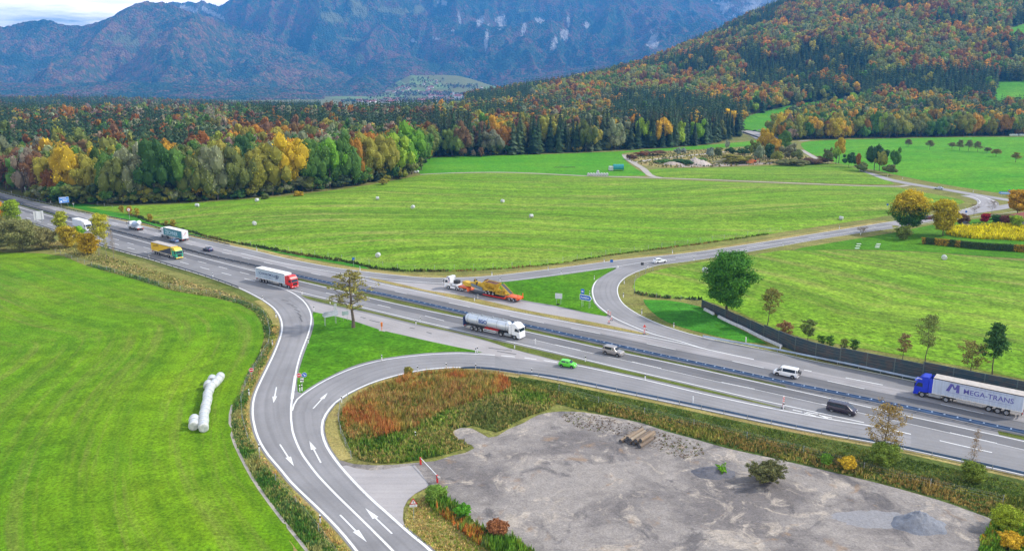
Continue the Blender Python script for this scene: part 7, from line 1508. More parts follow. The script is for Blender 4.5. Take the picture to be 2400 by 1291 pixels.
m = MB(); m.box(-.5, .5, -.03, 0, 1.98, 2.33); m.build('white_plate', WHITE, o)
for k in range(2): MB().box(-.38, .38, -.036, -.03, 2.06 + k * .13, 2.09 + k * .13).build('text_line', blackt, o)
# barrier at the yard
pa, pb = g(986, 1088), g(1025, 1130); d = pb - pa; rz = math.atan2(d.y, d.x); Lb = d.length
o = empty('road_barrier', (pa.x, pa.y, 0), rz, 'white swing barrier with two red posts closing the gravel yard', 'barrier')
for x in (0, Lb): m = MB(); m.box(x - .16, x - .08, -.1, .1, -.1, 1.15); m.box(x + .08, x + .16, -.1, .1, -.1, 1.15); m.box(x - .16, x + .16, -.1, .1, 1.0, 1.2); m.build('red_post', RED, o)
MB().cyl((-.2, 0, 1.12), (Lb + .6, 0, 1.12), .055, n=8).build('white_boom', WHITE, o); MB().box(Lb + .4, Lb + .9, -.16, .16, .95, 1.25).build('counterweight', CONC, o)
# motorway signs
o = sign_at('motorway_sign', 152, 485, 'blue motorway direction sign at the edge of the wood', turn=8)
for x in (-1.4, 1.4): pole(o, x, .1, 4.6, .08)
m = MB(); m.box(-2.05, 2.05, -.06, .04, 1.9, 4.6); m.build('board', WHITE, o, bevel=.02); MB().box(-1.97, 1.97, -.075, -.06, 1.98, 4.52).build('blue_field', paint('sign_blue_bright', (.04, .24, .75), .4), o)
for k, (x0_, x1_, z) in enumerate(((-1.6, .9, 4.0), (-.6, 1.6, 3.3), (-.5, 1.3, 2.6))): MB().box(x0_, x1_, -.085, -.075, z, z + .22).build('text_line', WHITE, o)
MB().cyl((-1.2, -.075, 2.6), (-1.2, -.09, 2.6), .42, n=16).build('route_disc', WHITE, o)
o = sign_at('arrow_sign', 1371, 722, 'blue arrow shaped direction sign with a second blue plate above', turn=-30)
for x in (-1.05, 1.15):
    pole(o, x, .1, 3.2, .05); pole(o, x, .9, 2.4, .03); m = MB()
    for k in range(4): m.tube([(x, .1, .2 + k * .6), (x, .9 - k * .1, .6 + k * .6)], .02, 4)
    m.build('lattice_brace', STEEL, o); MB().box(x - .5, x + .5, -.2, 1.2, -.02, .06).build('footing', CONC, o)
def arrowplate(z0, z1, x0_, x1_, y): return [(x0_, y, z0), (x1_ - .55, y, z0), (x1_, y, (z0 + z1) / 2), (x1_ - .55, y, z1), (x0_, y, z1)]
m = MB(); m.prism([(v[0], v[2]) for v in arrowplate(2.1, 3.55, -1.6, 2.0, 0)], -.04, .04); m.build('arrow_board', WHITE, o); m = MB(); m.prism([(v[0], v[2]) for v in arrowplate(2.2, 3.45, -1.5, 1.85, 0)], -.055, -.041); m.build('blue_field', SIGNBLUE, o)
text_mesh('Ausfahrt', .72, WHITE, o, (-1.3, -.06, 2.6), (R(90), 0, 0), .01)
m = MB(); m.box(-1.3, -.35, -.04, .04, 3.7, 5.0); m.build('upper_plate', SIGNBLUE, o); MB().box(-1.1, -.55, -.055, -.041, 4.2, 4.5).build('text_line', WHITE, o)
o = sign_at('blank_sign', 1309, 713, 'blank pale grey sign board on two legs with a black tyre below', turn=-12)
for x in (-.6, .6): pole(o, x, .06, 2.2, .05)
MB().box(-.95, .95, -.04, .04, 1.55, 3.0).build('board', paint('pale_board', (.58, .62, .66), .5), o, bevel=.02)
p_ = g(1308, 713); m = MB(); rings = [[((.38 + r_) * math.cos(t), (.38 + r_) * math.sin(t), z) for t in [6.2832 * i / 18 for i in range(18)]] for r_, z in ((-.14, .02), (.0, .0), (.07, .12), (.0, .25), (-.14, .22))]; m.loft(rings, caps=False); t_ = m.build('old_tyre', RUBBER); t_.location = (p_.x, p_.y - .6, .03); tag(t_, 'black tyre lying under the blank sign board', 'tyre')
o = sign_at('sign_board', 93, 524, 'large pale sign board seen from behind at the left verge', turn=20)
for x in (-1.1, 1.1): pole(o, x, -.1, 5.0, .09)
MB().box(-1.9, 1.9, -.03, .05, 1.6, 5.1).build('board', paint('board_rear', (.52, .55, .55), .6), o, bevel=.02)
o = sign_at('exit_sign', 775, 762, 'grey back of an arrow shaped sign on lattice legs left of the lone tree', turn=25)
for x in (-1.3, 1.5):
    for y in (0, .55): pole(o, x, y, 2.5 if y else 3.6, .045)
    m = MB()
    for k in range(5): m.tube([(x, 0, .1 + k * .45), (x, .55, .35 + k * .45), (x, 0, .55 + k * .45)], .02, 4)
    m.build('lattice_brace', STEEL, o); MB().box(x - .55, x + .55, -.3, .9, -.02, .08).build('footing', CONC, o)
m = MB(); m.prism([(v[0] * -1 + .2, v[2]) for v in arrowplate(2.2, 3.5, -1.9, 2.3, 0)], -.05, .02); m.build('arrow_board', paint('board_grey', (.42, .46, .55), .5), o); m = MB(); m.box(1.1, 1.8, -.04, .02, 3.5, 5.2); m.build('upper_plate', paint('board_grey2', (.42, .46, .5), .5), o)
o = sign_at('small_board', 810, 752, 'small grey sign board behind the lone tree', turn=10)
for x in (-.5, .5): pole(o, x, .05, 2.4, .035)
MB().box(-.8, .8, -.03, .03, 1.5, 2.5).build('board', paint('teal_grey_board', (.35, .45, .48), .5), o)
o = sign_at('emergency_phone', 895, 774, 'orange emergency telephone pillar on the lawn beside the lay by', 'emergency phone'); m = MB(); m.cyl((0, 0, 0), (0, 0, 1.5), .09, n=10); m.build('pillar', ORANGE, o)
m = MB(); m.box(-.22, .22, -.16, .16, 1.0, 1.75); m.build('call_box', ORANGE, o, bevel=.05); MB().box(-.26, .26, -.2, .2, 1.75, 2.0, tx=.05, ty=.05).build('orange_cap', ORANGE, o, bevel=.03); MB().box(-.7, .7, -.5, .5, -.02, .06).build('footing', CONC, o)
p_ = g(898, 777); m = MB(); q2 = g(913, 770); d = q2 - p_; ang = math.atan2(d.y, d.x); m.box(0, d.length, -.35, .35, .03, .09); o2 = m.build('footpath', LAYBY, None, (p_.x, p_.y, 0), (0, 0, ang), kind='structure')
for (px, py, lab, hh2) in ((829, 625, 'round blue sign beyond the far exit road', 2.6), (1433, 627, 'blue square sign on the tip of the far grass triangle', 2.4), (1505, 628, 'dark back of a small sign on the road fork', 1.6), (2079, 492, 'small blue round sign at the side road bend', 2.4), (2263, 508, 'blue sign behind the golden garden tree', 2.2), (173, 488, 'small grey triangular sign back near the motorway sign', 2.0)):
    o = sign_at('small_sign', px, py, lab); pole(o, 0, .05, hh2); 
    if 'square' in lab or 'dark' in lab: MB().box(-.45, .45, -.03, .01, hh2 - .7, hh2 + .2).build('blue_plate', SIGNBLUE if 'square' in lab else DARK, o)
    elif 'grey' in lab: MB().add([(-.5, 0, hh2 + .3), (.5, 0, hh2 + .3), (0, 0, hh2 - .6), (-.5, -.03, hh2 + .3), (.5, -.03, hh2 + .3), (0, -.03, hh2 - .6)], [(0, 1, 2), (5, 4, 3), (0, 3, 4, 1), (1, 4, 5, 2), (2, 5, 3, 0)]).build('sign_plate', STEEL, o)
    else: MB().cyl((0, 0, hh2), (0, -.03, hh2), .45, n=20).build('blue_disc', SIGNBLUE, o)
o = sign_at('arrow_sign', 2355, 460, 'pale blue arrow signs on the side road at the right edge'); 
for x in (-1.6, 1.6): pole(o, x, .1, 2.6, .06)
m = MB(); m.prism([(-3, 1.6), (-2.3, 1.0), (2.6, 1.0), (2.6, 2.2), (-2.3, 2.2)], -.05, .03); m.build('arrow_board', paint('sign_light_blue', (.10, .32, .70), .4), o); MB().box(-2, 2.2, -.065, -.05, 1.45, 1.75).build('text_line', WHITE, o); MB().box(1.2, 2.2, -.05, .03, 2.4, 3.4).build('upper_plate', SIGNBLUE, o)
o = sign_at('speed_sign', 304, 514, 'round red rimmed speed sign on a mast above the concrete mixer'); pole(o, 0, .05, 4.4, .07); 
e = MB().cyl((0, 0, 4.1), (0, -.03, 4.1), .75, n=24).build('red_ring', RED, o); MB().cyl((0, -.03, 4.1), (0, -.04, 4.1), .56, n=24).build('white_field', WHITE, o); text_mesh('80', .62, blackt, o, (0, -.045, 3.9), (R(90), 0, 0), .01, align='CENTER')
o = sign_at('roadside_mast', 61, 460, 'slim pale mast with a light top beside the far left motorway', 'mast'); pole(o, 0, 0, 4.2, .14, WHITE); MB().box(-.3, .3, -.2, .2, 4.0, 4.9).build('lamp_head', LAMPW, o, bevel=.05); MB().box(-.35, .35, -.3, .3, 0, 1.4).build('cabinet', paint('pale_cabinet', (.6, .55, .48), .5), o)
# hazard beacons on the north lay-by
bmz = paint('hazard_red', (.75, .06, .04), .5)
def beacon(px, py, label, h=1.1, plate=False):
    p_ = g(px, py); o = empty('hazard_beacon', (p_.x, p_.y, 0), 0, label, 'hazard beacon', 'red and white hazard beacons')
    MB().box(-.16, .16, -.04, .04, .12, h).build('board', WHITE, o); MB().box(-.3, .3, -.2, .2, 0, .12).build('foot', DARK, o)
    m = MB(); k = 0
    while .2 + k * .34 < h - .2: z = .2 + k * .34; m.slab((-.16, -.045, z), (.16, -.045, z + .12), (.16, -.045, z + .3), (-.16, -.045, z + .18), .006); k += 1
    m.build('red_stripes', bmz, o)
    if plate: MB().add([(-.4, -.02, h + .1), (.4, -.02, h + .1), (0, -.02, h + .8), (-.4, .02, h + .1), (.4, .02, h + .1), (0, .02, h + .8)], [(0, 1, 2), (5, 4, 3), (0, 3, 4, 1), (1, 4, 5, 2), (2, 5, 3, 0)]).build('red_triangle', bmz, o)
beacon(1425, 738, 'red white beacon at the ramp edge of the closed lay by, farthest', 1.3); beacon(1430, 741, 'red white beacon just right of the farthest one', 1.2); beacon(1433, 751, 'red white beacon in the middle of the closed lay by', 1.0); beacon(1427, 758, 'red white beacon nearest the motorway on the closed lay by', 1.0)
beacon(1510, 783, 'tall red white beacon with a triangle at the tip of the far verge', 1.6, True); beacon(1835, 956, 'red white beacon post at the tip of the near verge', 2.4)

# ------------------------------------------------------------------ wire fences
def fence(line, label, spacing=4.5, h=1.5, name='wire_fence', tall=None):
    k = max(2, int(length(line) / spacing)); Q = resample(line, k + 1); O = Q[0]; o = empty(name, (O.x, O.y, 0), 0, label, 'fence'); pm = MB().cyl((0, 0, -.1), (0, 0, h), .05, n=6).mesh('post', STEEL)
    for i, p_ in enumerate(Q[:98]): link('post', pm, None, o, (p_.x - O.x, p_.y - O.y, 0))
    m = MB()
    for z in (.3, .7, 1.1, h - .08):
        for a, b in zip(Q, Q[1:]): m.cyl((a.x - O.x, a.y - O.y, z), (b.x - O.x, b.y - O.y, z), .008, n=3, caps=False)
    m.build('wires', STEEL, o); return o
fence(smooth(gs([(1310, 917), (1373, 936), (1440, 958), (1503, 970), (1572, 988), (1646, 1004), (1720, 1021), (1796, 1042), (1880, 1062), (1960, 1085), (2143, 1135), (2242, 1152), (2350, 1180)]), 3), 'wire fence with pale posts along the grass bank above the gravel yard', 9.0, 1.4)
fence(smooth(gs([(815, 935), (800, 950), (793, 985), (800, 1020), (812, 1050), (823, 1075)]), 2), 'wire fence round the rust red weeds beside the entry ramp', 5, 1.4)
fence(smooth(gs([(516, 695), (556, 710), (607, 728), (626, 752), (634, 790), (632, 805), (610, 845), (580, 895), (566, 935), (567, 975), (580, 1030), (640, 1120), (700, 1190), (770, 1275), (800, 1320)]), 3), 'wire fence between left meadow and exit ramp', 8, 1.3)
fence(smooth(gs([(130, 592), (190, 615), (300, 648), (400, 675), (516, 694)]), 3), 'wire fence along the upper rim of the left meadow', 5, 1.3)
fence(smooth(gs([(560, 572), (700, 592), (830, 612), (950, 632), (1050, 632), (1200, 626), (1300, 616), (1400, 600), (1550, 580), (1700, 559), (1830, 541)]), 3), 'wire fence with thin posts along the lower edge of the big meadow', 6, 1.6)
fence(smooth(gs([(1487, 690), (1487, 665), (1500, 648), (1530, 634)]), 3), 'short wire fence corner beside the looping entry road', 5, 2.0)
fence(smooth(gs([(1487, 690), (1530, 698), (1600, 704), (1645, 715)]), 3), 'wire fence running to the noise barrier', 6, 1.4)
fence(smooth(gs([(170, 472), (215, 478), (250, 485), (275, 490), (305, 500)]), 3), 'wooden post fence at the corner of wood and meadow', 7, 1.5)

# ------------------------------------------------------------------ silage bales
def bale_mesh(name, r=.70, L=1.38, seed=1):
    rn = np.random.default_rng(seed); n = 22; rings = []
    for x, s in ((-.5, .0), (-.5, .66), (-.49, .88), (-.45, .98), (-.25, 1.02), (0, 1.0), (.25, 1.02), (.45, .98), (.49, .88), (.5, .66), (.5, .0)):
        rings.append([(x * L, s * r * math.cos(t) * (1 + rn.normal(0, .008)), r * .97 + s * r * math.sin(t) * (.97 if math.sin(t) < 0 else 1) + rn.normal(0, .006)) for t in [6.2832 * i / n for i in range(n)]])
    m = MB(); m.loft(rings, caps=False); me = m.mesh(name, BALE); me.polygons.foreach_set('use_smooth', [True] * len(me.polygons)); return me
def bale_mat():
    m, nt, p_, o = nodes('bale_wrap'); c = coord(nt); n = noise_n(nt, c, 2.0, 5, .6, mapping=(3, 1, 1)); nt.links.new(mixc(nt, ramp(nt, n, [(.35, 0), (.6, 1)]), (.36, .39, .39), (.53, .55, .545)), p_.inputs['Base Color']); p_.inputs['Roughness'].default_value = .35; bump(nt, p_, n, .5, .05); return m
BALE = bale_mat(); BM = [bale_mesh('silage_bale', seed=k) for k in range(3)]
def bale(x, y, z, rz, label, group, s=1.0, k=0):
    o = bpy.data.objects.new('silage_bale', BM[k % 3]); COL.objects.link(o); o.location = (x, y, z); o.rotation_euler = (0, 0, rz); o.scale = (s, s, s); return tag(o, label, 'bale', group)
LB = [(463, 492, 'nearest the golden bushes'), (603, 481, 'in front of the wood, second from the left'), (597, 535, 'left of centre on the mown meadow'), (885, 474, 'below the right end of the wood'), (968, 493, 'right of the one below the wood'), (1178, 477, 'in the upper middle of the mown meadow'), (1245, 514, 'in the middle of the mown meadow'), (886, 605, 'close to the lower meadow edge'), (1971, 516, 'above the road before the garden trees')]
for k, (px, py, w_) in enumerate(LB):
    p_ = g(px, py); bale(p_.x, p_.y, float(h_center(np.array([p_.x]), np.array([p_.y]))[0]) - .02, k * 1.1, 'white wrapped round bale ' + w_, 'single bales on the meadows', 1.12, k)
for k, (px, py, w_) in enumerate([(2212, 613, 'alone below the garden hedge'), (1653, 642, 'peeping out left of the dark green tree')]):
    p_ = g(px, py); bale(p_.x, p_.y, float(h_right(np.array([p_.x]), np.array([p_.y]))[0]) - .02, 1.2 + k, 'white wrapped round bale ' + w_, 'single bales on the meadows', 1.15, k)
for k, (px, py) in enumerate([(974, 405), (980, 404)]): p_ = g(px, py); bale(p_.x, p_.y - 3, 0, k, 'white bale at the right foot of the wood, ' + ('left one' if k == 0 else 'right one'), 'two bales at the wood corner', 1.1, k)
# long stack on the left meadow: sausages of bales end to end, two rows in places
h_left = mound(LM, 1.2, 11, 70, 25)
def zl(p_): return float(h_left(np.array([p_.x]), np.array([p_.y]))[0])
A0, A1 = g(479, 1013), g(490, 957); da = (A1 - A0).normalized()
S_ = [(478.5, 1010), (479, 990), (481, 972), (485, 957), (487, 943), (488.5, 930), (493, 920), (498, 912), (507, 907), (512, 900), (517, 893)]
SL = smooth(gs(S_), .5); nS = int(length(SL) / 1.62); SL = resample(SL, nS); S_ = SL
for k, p_ in enumerate(SL):
    d = SL[min(k + 1, nS - 1)] - SL[max(k - 1, 0)]; d = Matrix.Rotation(random.uniform(-.12, .12), 2) @ d; p_ = p_ + Vector((random.uniform(-.1, .1), 0))
    bale(p_.x, p_.y, zl(p_) - .02, math.atan2(d.y, d.x), f'white bale in the long row of the left meadow stack, {ordw(k, len(S_), "the near end", "the far end")}', 'white bale stack on the left meadow', 1.2, k)
S2 = [(455.5, 1006), (456, 995), (489, 912), (498, 899)]
for k, (px, py) in enumerate(S2): p_ = g(px, py); bale(p_.x, p_.y, zl(p_) - .02, math.atan2(da.y, da.x), ['front bale of the short left row', 'second bale of the short left row', 'bale left of the row near its far end', 'farthest left bale of the stack'][k], 'white bale stack on the left meadow', 1.2, k)
for k, t in enumerate(range(8)):
    p_ = g(1379 + t * 6.2, 412); bale(p_.x, p_.y, 0, R(80), f'white bale in the row beside the farm track, {ordw(k, 8)}', 'bale row beside the farm track', 1.25, k)
p_ = g(1401, 411.5); bale(p_.x, p_.y, 1.5, R(80), 'white bale lying on top of the row beside the farm track', 'bale row beside the farm track', 1.2, 1)
for k in range(9): p_ = g(2362 + k * 5 + (3 if k > 3 else 0), 321); bale(p_.x, p_.y - 4, 1.0 if k < 9 else 0, R(90), f'tiny white bale at the top of the upper right meadow, {ordw(k, 9)}', 'bales at the upper right forest edge', 1.5, k)
# covered straw stack
pa, pb = g(1427, 401), g(1462, 401); L_ = (pb - pa).length; o = empty('covered_stack', (pa.x, pa.y, 0), 0, 'long stack of bales under a teal tarpaulin on the far meadow', 'bale stack')
n = 18; teal = paint('teal_tarpaulin', (0.02, 0.30, 0.33), .5, var=.15); m = MB(); m.loft([[(L_ * f, -2.1 * math.cos(t) + 2.1, max(0, 2.05 + 2.1 * math.sin(t) * (1 + .03 * math.sin(f * 20)))) for t in [math.pi * -.18 + math.pi * 1.36 * i / n for i in range(n + 1)]] for f in [.30 + .7 * k / 9 for k in range(10)]], closed=False, caps=False)
m.loft([[(L_ * f, -2.1 * math.cos(t) + 2.1, max(0, 2.05 + 2.1 * math.sin(t))) for t in [6.2832 * i / 24 for i in range(24)]] for f in (.999, 1.0)]); m.build('tarpaulin', teal, o)
m = MB()
for k in range(8): xx = L_ * (.34 + .09 * k); m.loft([[(xx + d, -2.13 * math.cos(t) + 2.1, max(0, 2.05 + 2.13 * math.sin(t))) for t in [6.2832 * i / 20 for i in range(20)]] for d in (-.08, .08)], caps=False)
m.build('straps', paint('dark_teal', (.01, .16, .18), .5), o)
for k in range(6): e = link('bale_end', BM[k % 3], None, o, (L_ * .14 + (k % 2) * 1.4 - .6, 1 + (k // 2 % 2) * 1.6, 0 if k < 4 else 1.45)); e.scale = (1.2,) * 3
m = MB()
for k in range(70): x_, y_ = RNG.uniform(0, 14), RNG.uniform(-1, 1); m.cyl((x_, y_, .1), (x_ + RNG.uniform(-1.4, 1.4), y_ + RNG.uniform(-.8, .8), RNG.uniform(.2, .7)), .07, n=4)
p_ = g(1297, 393); m.build('brushwood_heap', BARK, None, (p_.x, p_.y, 0)); tag(bpy.data.objects['brushwood_heap'], 'low brown heap of brushwood on the far green meadow', 'brushwood')

# ------------------------------------------------------------------ gravel yard things
pl_, pr_ = g(1450, 1033), g(1492, 1044); dn_ = (pr_ - pl_).normalized(); ax = (g(1527, 1019) - g(1494, 1040)).normalized()
LOGS = [bark_mat('log_bark', c_) for c_ in ((0.30, 0.225, 0.155), (0.20, 0.15, 0.11), (0.36, 0.29, 0.21))]; CUTM = paint('cut_wood', (0.10, 0.105, 0.12), .8, var=.4, scale=4)
spots = [(0, 0), (.62, 0), (1.24, 0), (1.86, 0), (2.5, 0), (3.12, 0), (.9, .6), (1.55, .6), (2.3, .6), (2.75, .6)]
base = g(1457, 1036)
for k, (u_, z_) in enumerate(spots):
    L_ = 4.7 + random.uniform(-.6, .6); r_ = random.uniform(.29, .36); p_ = base + dn_ * u_ * 1.1 + ax * random.uniform(-.5, .5); lab = ['bottom log', 'upper log'][k > 5]; kk, nn = (k, 6) if k < 6 else (k - 6, 4)
    o = empty('log', (p_.x, p_.y, z_ + r_), math.atan2(ax.y, ax.x), f'{lab} of the felled trunk pile, {ordw(kk, nn)}', 'log', 'log pile on the gravel yard')
    m = MB(); m.loft([[(L_ * f, r_ * s * math.cos(t) * (1 + .05 * math.sin(3 * t + k)), r_ * s * math.sin(t)) for t in [6.2832 * i / 14 for i in range(14)]] for f, s in ((0, 1), (.3, .98), (.7, .95), (1, .9))], caps=False); m.build('bark_shell', LOGS[(k * 5) % 3], o, sm=True)
    MB().cyl((-.004, 0, 0), (.02, 0, 0), r_ * .97, n=14).build('cut_end', CUTM, o); MB().cyl((L_ - .02, 0, 0), (L_ + .004, 0, 0), r_ * .87, n=14).build('cut_end', CUTM, o)
def heap(px, py, rx, ry, h, mat, label, seed, rot=0.0):
    p_ = g(px, py); xs = np.linspace(-1.25, 1.25, 44); Xh, Yh = np.meshgrid(xs, xs); r_ = np.sqrt(Xh ** 2 + Yh ** 2) * (1 + .25 * (vnoise(Xh * 3, Yh * 3, 1.0, seed) - .5))
    Zh = h * np.clip(1 - r_, 0, 1) ** .85 * (1 + .3 * (vnoise(Xh * 9, Yh * 9, 1, seed + 1) - .5)) - .06; i = np.arange(43)[:, None] * 44 + np.arange(43)[None, :]; F = np.stack([i, i + 1, i + 45, i + 44], -1).reshape(-1, 4)
    V = np.stack([Xh * rx, Yh * ry, Zh], -1).reshape(-1, 3); me = np_mesh('gravel_heap', V, F, {'flow': ('FLOAT_VECTOR', V)}, mat, True); o = link('gravel_heap', me, None, None, (p_.x, p_.y, .01), (0, 0, rot)); return tag(o, label, 'gravel heap')
def heapmat(name, col, sc=2.5):
    m, nt, p_, o = nodes(name); c = coord(nt); n = noise_n(nt, c, sc, 6, .8); b = noise_n(nt, c, .5, 3, .6); nt.links.new(mixc(nt, ramp(nt, n, [(.3, 0), (.7, 1)]), tuple(x * .62 for x in col), mixc(nt, b, col, tuple(x * 1.2 for x in col))), p_.inputs['Base Color']); p_.inputs['Roughness'].default_value = .95; bump(nt, p_, n, .7, .15); return m
heap(2153, 1230, 3.5, 2.7, 2.1, heapmat('blue_chippings', (.21, .225, .26)), 'steep heap of blue grey stone chippings', 3)
heap(2045, 1216, 8.2, 3.6, .16, heapmat('pale_chippings', (.27, .265, .275)), 'flat spread of pale grey chippings beside the steep heap', 5)
heap(1672, 1108, 3.4, 2.1, 1.1, heapmat('dark_soil', (.13, .13, .15)), 'low dark soil heap with green sprouts', 7)
single_tree(1690, 1110, .8, 'bright', 'green sprouts growing on the dark soil heap', name='sprouts', cat='plant', clear=.02, spread=1.1, tr=.02, nl=12, leaf=.09, per=26, up=.8, twigs=2, crad=.3)
# quarry heaps and machine
for (px, py, rx, ry, h, c, lab, sd) in [(1628, 384, 8, 9, 4.5, (.45, .38, .33), 'pale sand heap at the quarry floor, left one', 11), (1646, 385, 6, 8, 3.0, (.50, .43, .38), 'pale sand heap at the quarry floor, right one', 13), (1575, 386, 8, 5, 2.4, (.40, .33, .28), 'small pale mound left of the sand heaps', 15), (1725, 380, 17, 10, 4.0, (.20, .18, .08), 'overgrown earth mound in the quarry', 17)]: heap(px, py, rx, ry, h, heapmat('quarry_sand', c, .8), lab, sd)
band('quarry_floor', smooth(gs([(1590, 387), (1660, 385), (1740, 382), (1810, 381)]), 5), smooth(gs([(1590, 392), (1660, 391), (1740, 388), (1812, 384)]), 5), .05, heapmat('quarry_ground', (.36, .30, .25), .5))
p_ = g(1757, 383); o = empty('orange_container', (p_.x, p_.y, 0), R(10), 'orange container on the quarry floor', 'container'); MB().box(-2.6, 2.6, -1.2, 1.2, .1, 2.7).build('body', paint('faded_orange', (.80, .27, .07), .6), o, bevel=.05)
m = MB()
for k in range(8): m.box(-2.4 + k * .66, -2.3 + k * .66, -1.24, 1.24, .2, 2.6)
m.build('ribs', paint('rib_orange', (.65, .22, .06), .6), o)
p_ = g(1769, 382); o = empty('excavator', (p_.x, p_.y, 0), R(-20), 'small orange excavator beside the orange container', 'machine'); MB().box(-1.3, 1.3, -1, 1, .2, .9).build('tracks', DARK, o, bevel=.2); MB().box(-1.2, 1.0, -.9, .9, 1, 2.0).build('body', m_orange, o, bevel=.1); MB().box(-.1, .9, -.8, .1, 1.9, 2.9).build('cab', GLASS, o, bevel=.08); m = MB(); m.tube([(1, .4, 1.6), (2.4, .4, 3.0), (3.4, .4, 1.2)], .14, 6); m.build('boom', m_orange, o); MB().box(3.1, 3.7, 0, .8, .7, 1.3).build('bucket', DARK, o)
# bridge parapet
pa, pb = g(1742, 311), g(1783, 325); d = pb - pa; o = empty('bridge_parapet', (pa.x, pa.y, 0), math.atan2(d.y, d.x), 'pale parapet of the road bridge at the forest', 'bridge'); MB().box(0, d.length, -.3, .3, 0, 1.3).build('wall', CONC, o); MB().box(0, d.length, -.5, -.3, -.1, .6).build('ledge', DARK, o)

# ------------------------------------------------------------------ garden: hedge, house, steps
HG = smooth(gs([(2162, 571), (2200, 574), (2250, 579), (2300, 584), (2400, 590), (2600, 602)]), 1.2)
def hedge_block(line, w_, h, cols, name, label):
    r = np.random.default_rng(4); P = []; Nn = []; C = []; L_ = length(line); Q = resample(line, int(L_ / .5))
    for i, p_ in enumerate(Q):
        a = Q[max(i - 1, 0)]; b = Q[min(i + 1, len(Q) - 1)]; t = (b - a).normalized(); n_ = Vector((-t.y, t.x)); px_ = proj(p_.x, p_.y, 0)[0]
        c = np.array(cols(px_))
        for k in range(95):
            u_, z_ = r.uniform(-1, 1), r.uniform(0, 1); s = r.integers(3)
            if s == 0: off, zz, nn = u_ * w_ / 2, h, (0, 0, 1)
            elif s == 1: off, zz, nn = -w_ / 2, z_ * h, (-n_.x, -n_.y, .2)
            else: off, zz, nn = w_ / 2, z_ * h, (n_.x, n_.y, .2)
            j = r.normal(0, .12, 3); q_ = p_ + n_ * off + t * r.uniform(-.3, .3); P.append((q_.x + j[0], q_.y + j[1], zz + j[2])); Nn.append(nn); C.append(c * r.uniform(.7, 1.3))
    V, F = leaf_quads(np.array(P), np.array(Nn, float), .2, r); o = empty(name, (0, 0, 0), 0, label, 'hedge')
    me = np_mesh('foliage', V, F, {'tone': ('FLOAT', np.repeat(np.clip(r.normal(.5, .2, len(P)), 0, 1), 4)), 'tint': ('FLOAT_COLOR', np.column_stack([np.repeat(np.array(C), 4, 0), np.ones(len(V))]))}, FOL_V); link('foliage', me, None, o)
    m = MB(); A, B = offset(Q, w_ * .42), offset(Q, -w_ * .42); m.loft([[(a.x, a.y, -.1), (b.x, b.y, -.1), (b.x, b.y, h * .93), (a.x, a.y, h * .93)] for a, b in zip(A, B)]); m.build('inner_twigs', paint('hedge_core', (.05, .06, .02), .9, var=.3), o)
hedge_block(HG, 1.5, 2.1, lambda px_: (.34, .22, .015) if (px_ < 2250 and vnoise(np.array([px_]), np.array([0.]), 18, 3)[0] > .3) or 2375 < px_ < 2400 else (.045, .085, .02), 'garden_hedge', 'long clipped hedge, golden on the left and dark green on the right')
p_ = g(2402, 532); o = empty('garden_house', (p_.x + 1.5, p_.y, 0), R(-8), 'garden house with red tiled roof cut by the right edge', 'house')
MB().box(0, 11, 1.5, 9, 0, 3.4).build('wall', paint('cream_wall', (.6, .55, .48), .8), o); 
def tile_mat():
    m, nt, p2, o2 = nodes('roof_tiles'); c = coord(nt); n = noise_n(nt, c, 1.0, 4, .6, mapping=(3, 1, 8)); nt.links.new(mixc(nt, ramp(nt, n, [(.35, 0), (.65, 1)]), (.24, .06, .04), (.42, .12, .07)), p2.inputs['Base Color']); p2.inputs['Roughness'].default_value = .85; bump(nt, p2, n, .6, .08); return m
TILES = tile_mat()
m = MB(); m.add([(-2.6, -1.0, 3.3), (13, -1.0, 3.3), (13, 10.5, 3.3), (-2.6, 10.5, 3.3), (2.2, 4.7, 6.0), (13, 4.7, 6.0)], [(0, 1, 5, 4), (2, 3, 4, 5), (3, 0, 4), (3, 2, 1, 0), (1, 2, 5)]); m.build('roof', TILES, o)
for x in (-2.2, 2.0): MB().box(x, x + .3, -.7, -.4, 0, 3.3).build('post', WHITE, o)
MB().box(1, 3, 1.46, 1.5, .3, 2.3).build('window', GLASS, o); MB().box(4.5, 5.6, 1.46, 1.5, 0, 2.2).build('door', DARK, o)
for k, (px, py) in enumerate([(2013, 572), (2011, 577), (2009, 582), (2059, 572), (2057, 576), (2056, 580)]):
    p_ = g(px, py); s_ = MB().box(-.75, .75, -.3, .3, 0, .12).build('stone_slab', WHITE, None, (p_.x, p_.y, 0)); tag(s_, f'white slab in the {"left" if k < 3 else "right"} set on the garden lawn, {["farthest", "middle", "nearest"][k % 3]} one', 'stone slab', 'white slabs on the garden lawn')
p_ = g(2263, 534); o = empty('garden_shed', (p_.x, p_.y, 0), 0, 'small grey garden shed behind the yellow flower bed', 'shed'); MB().box(-1, 1, -1, 1, 0, 1.9).build('wall', CONC, o); MB().prism([(-1.2, 1.85), (1.2, 1.85), (0, 2.6)], -1.2, 1.2).build('roof', DARK, o)

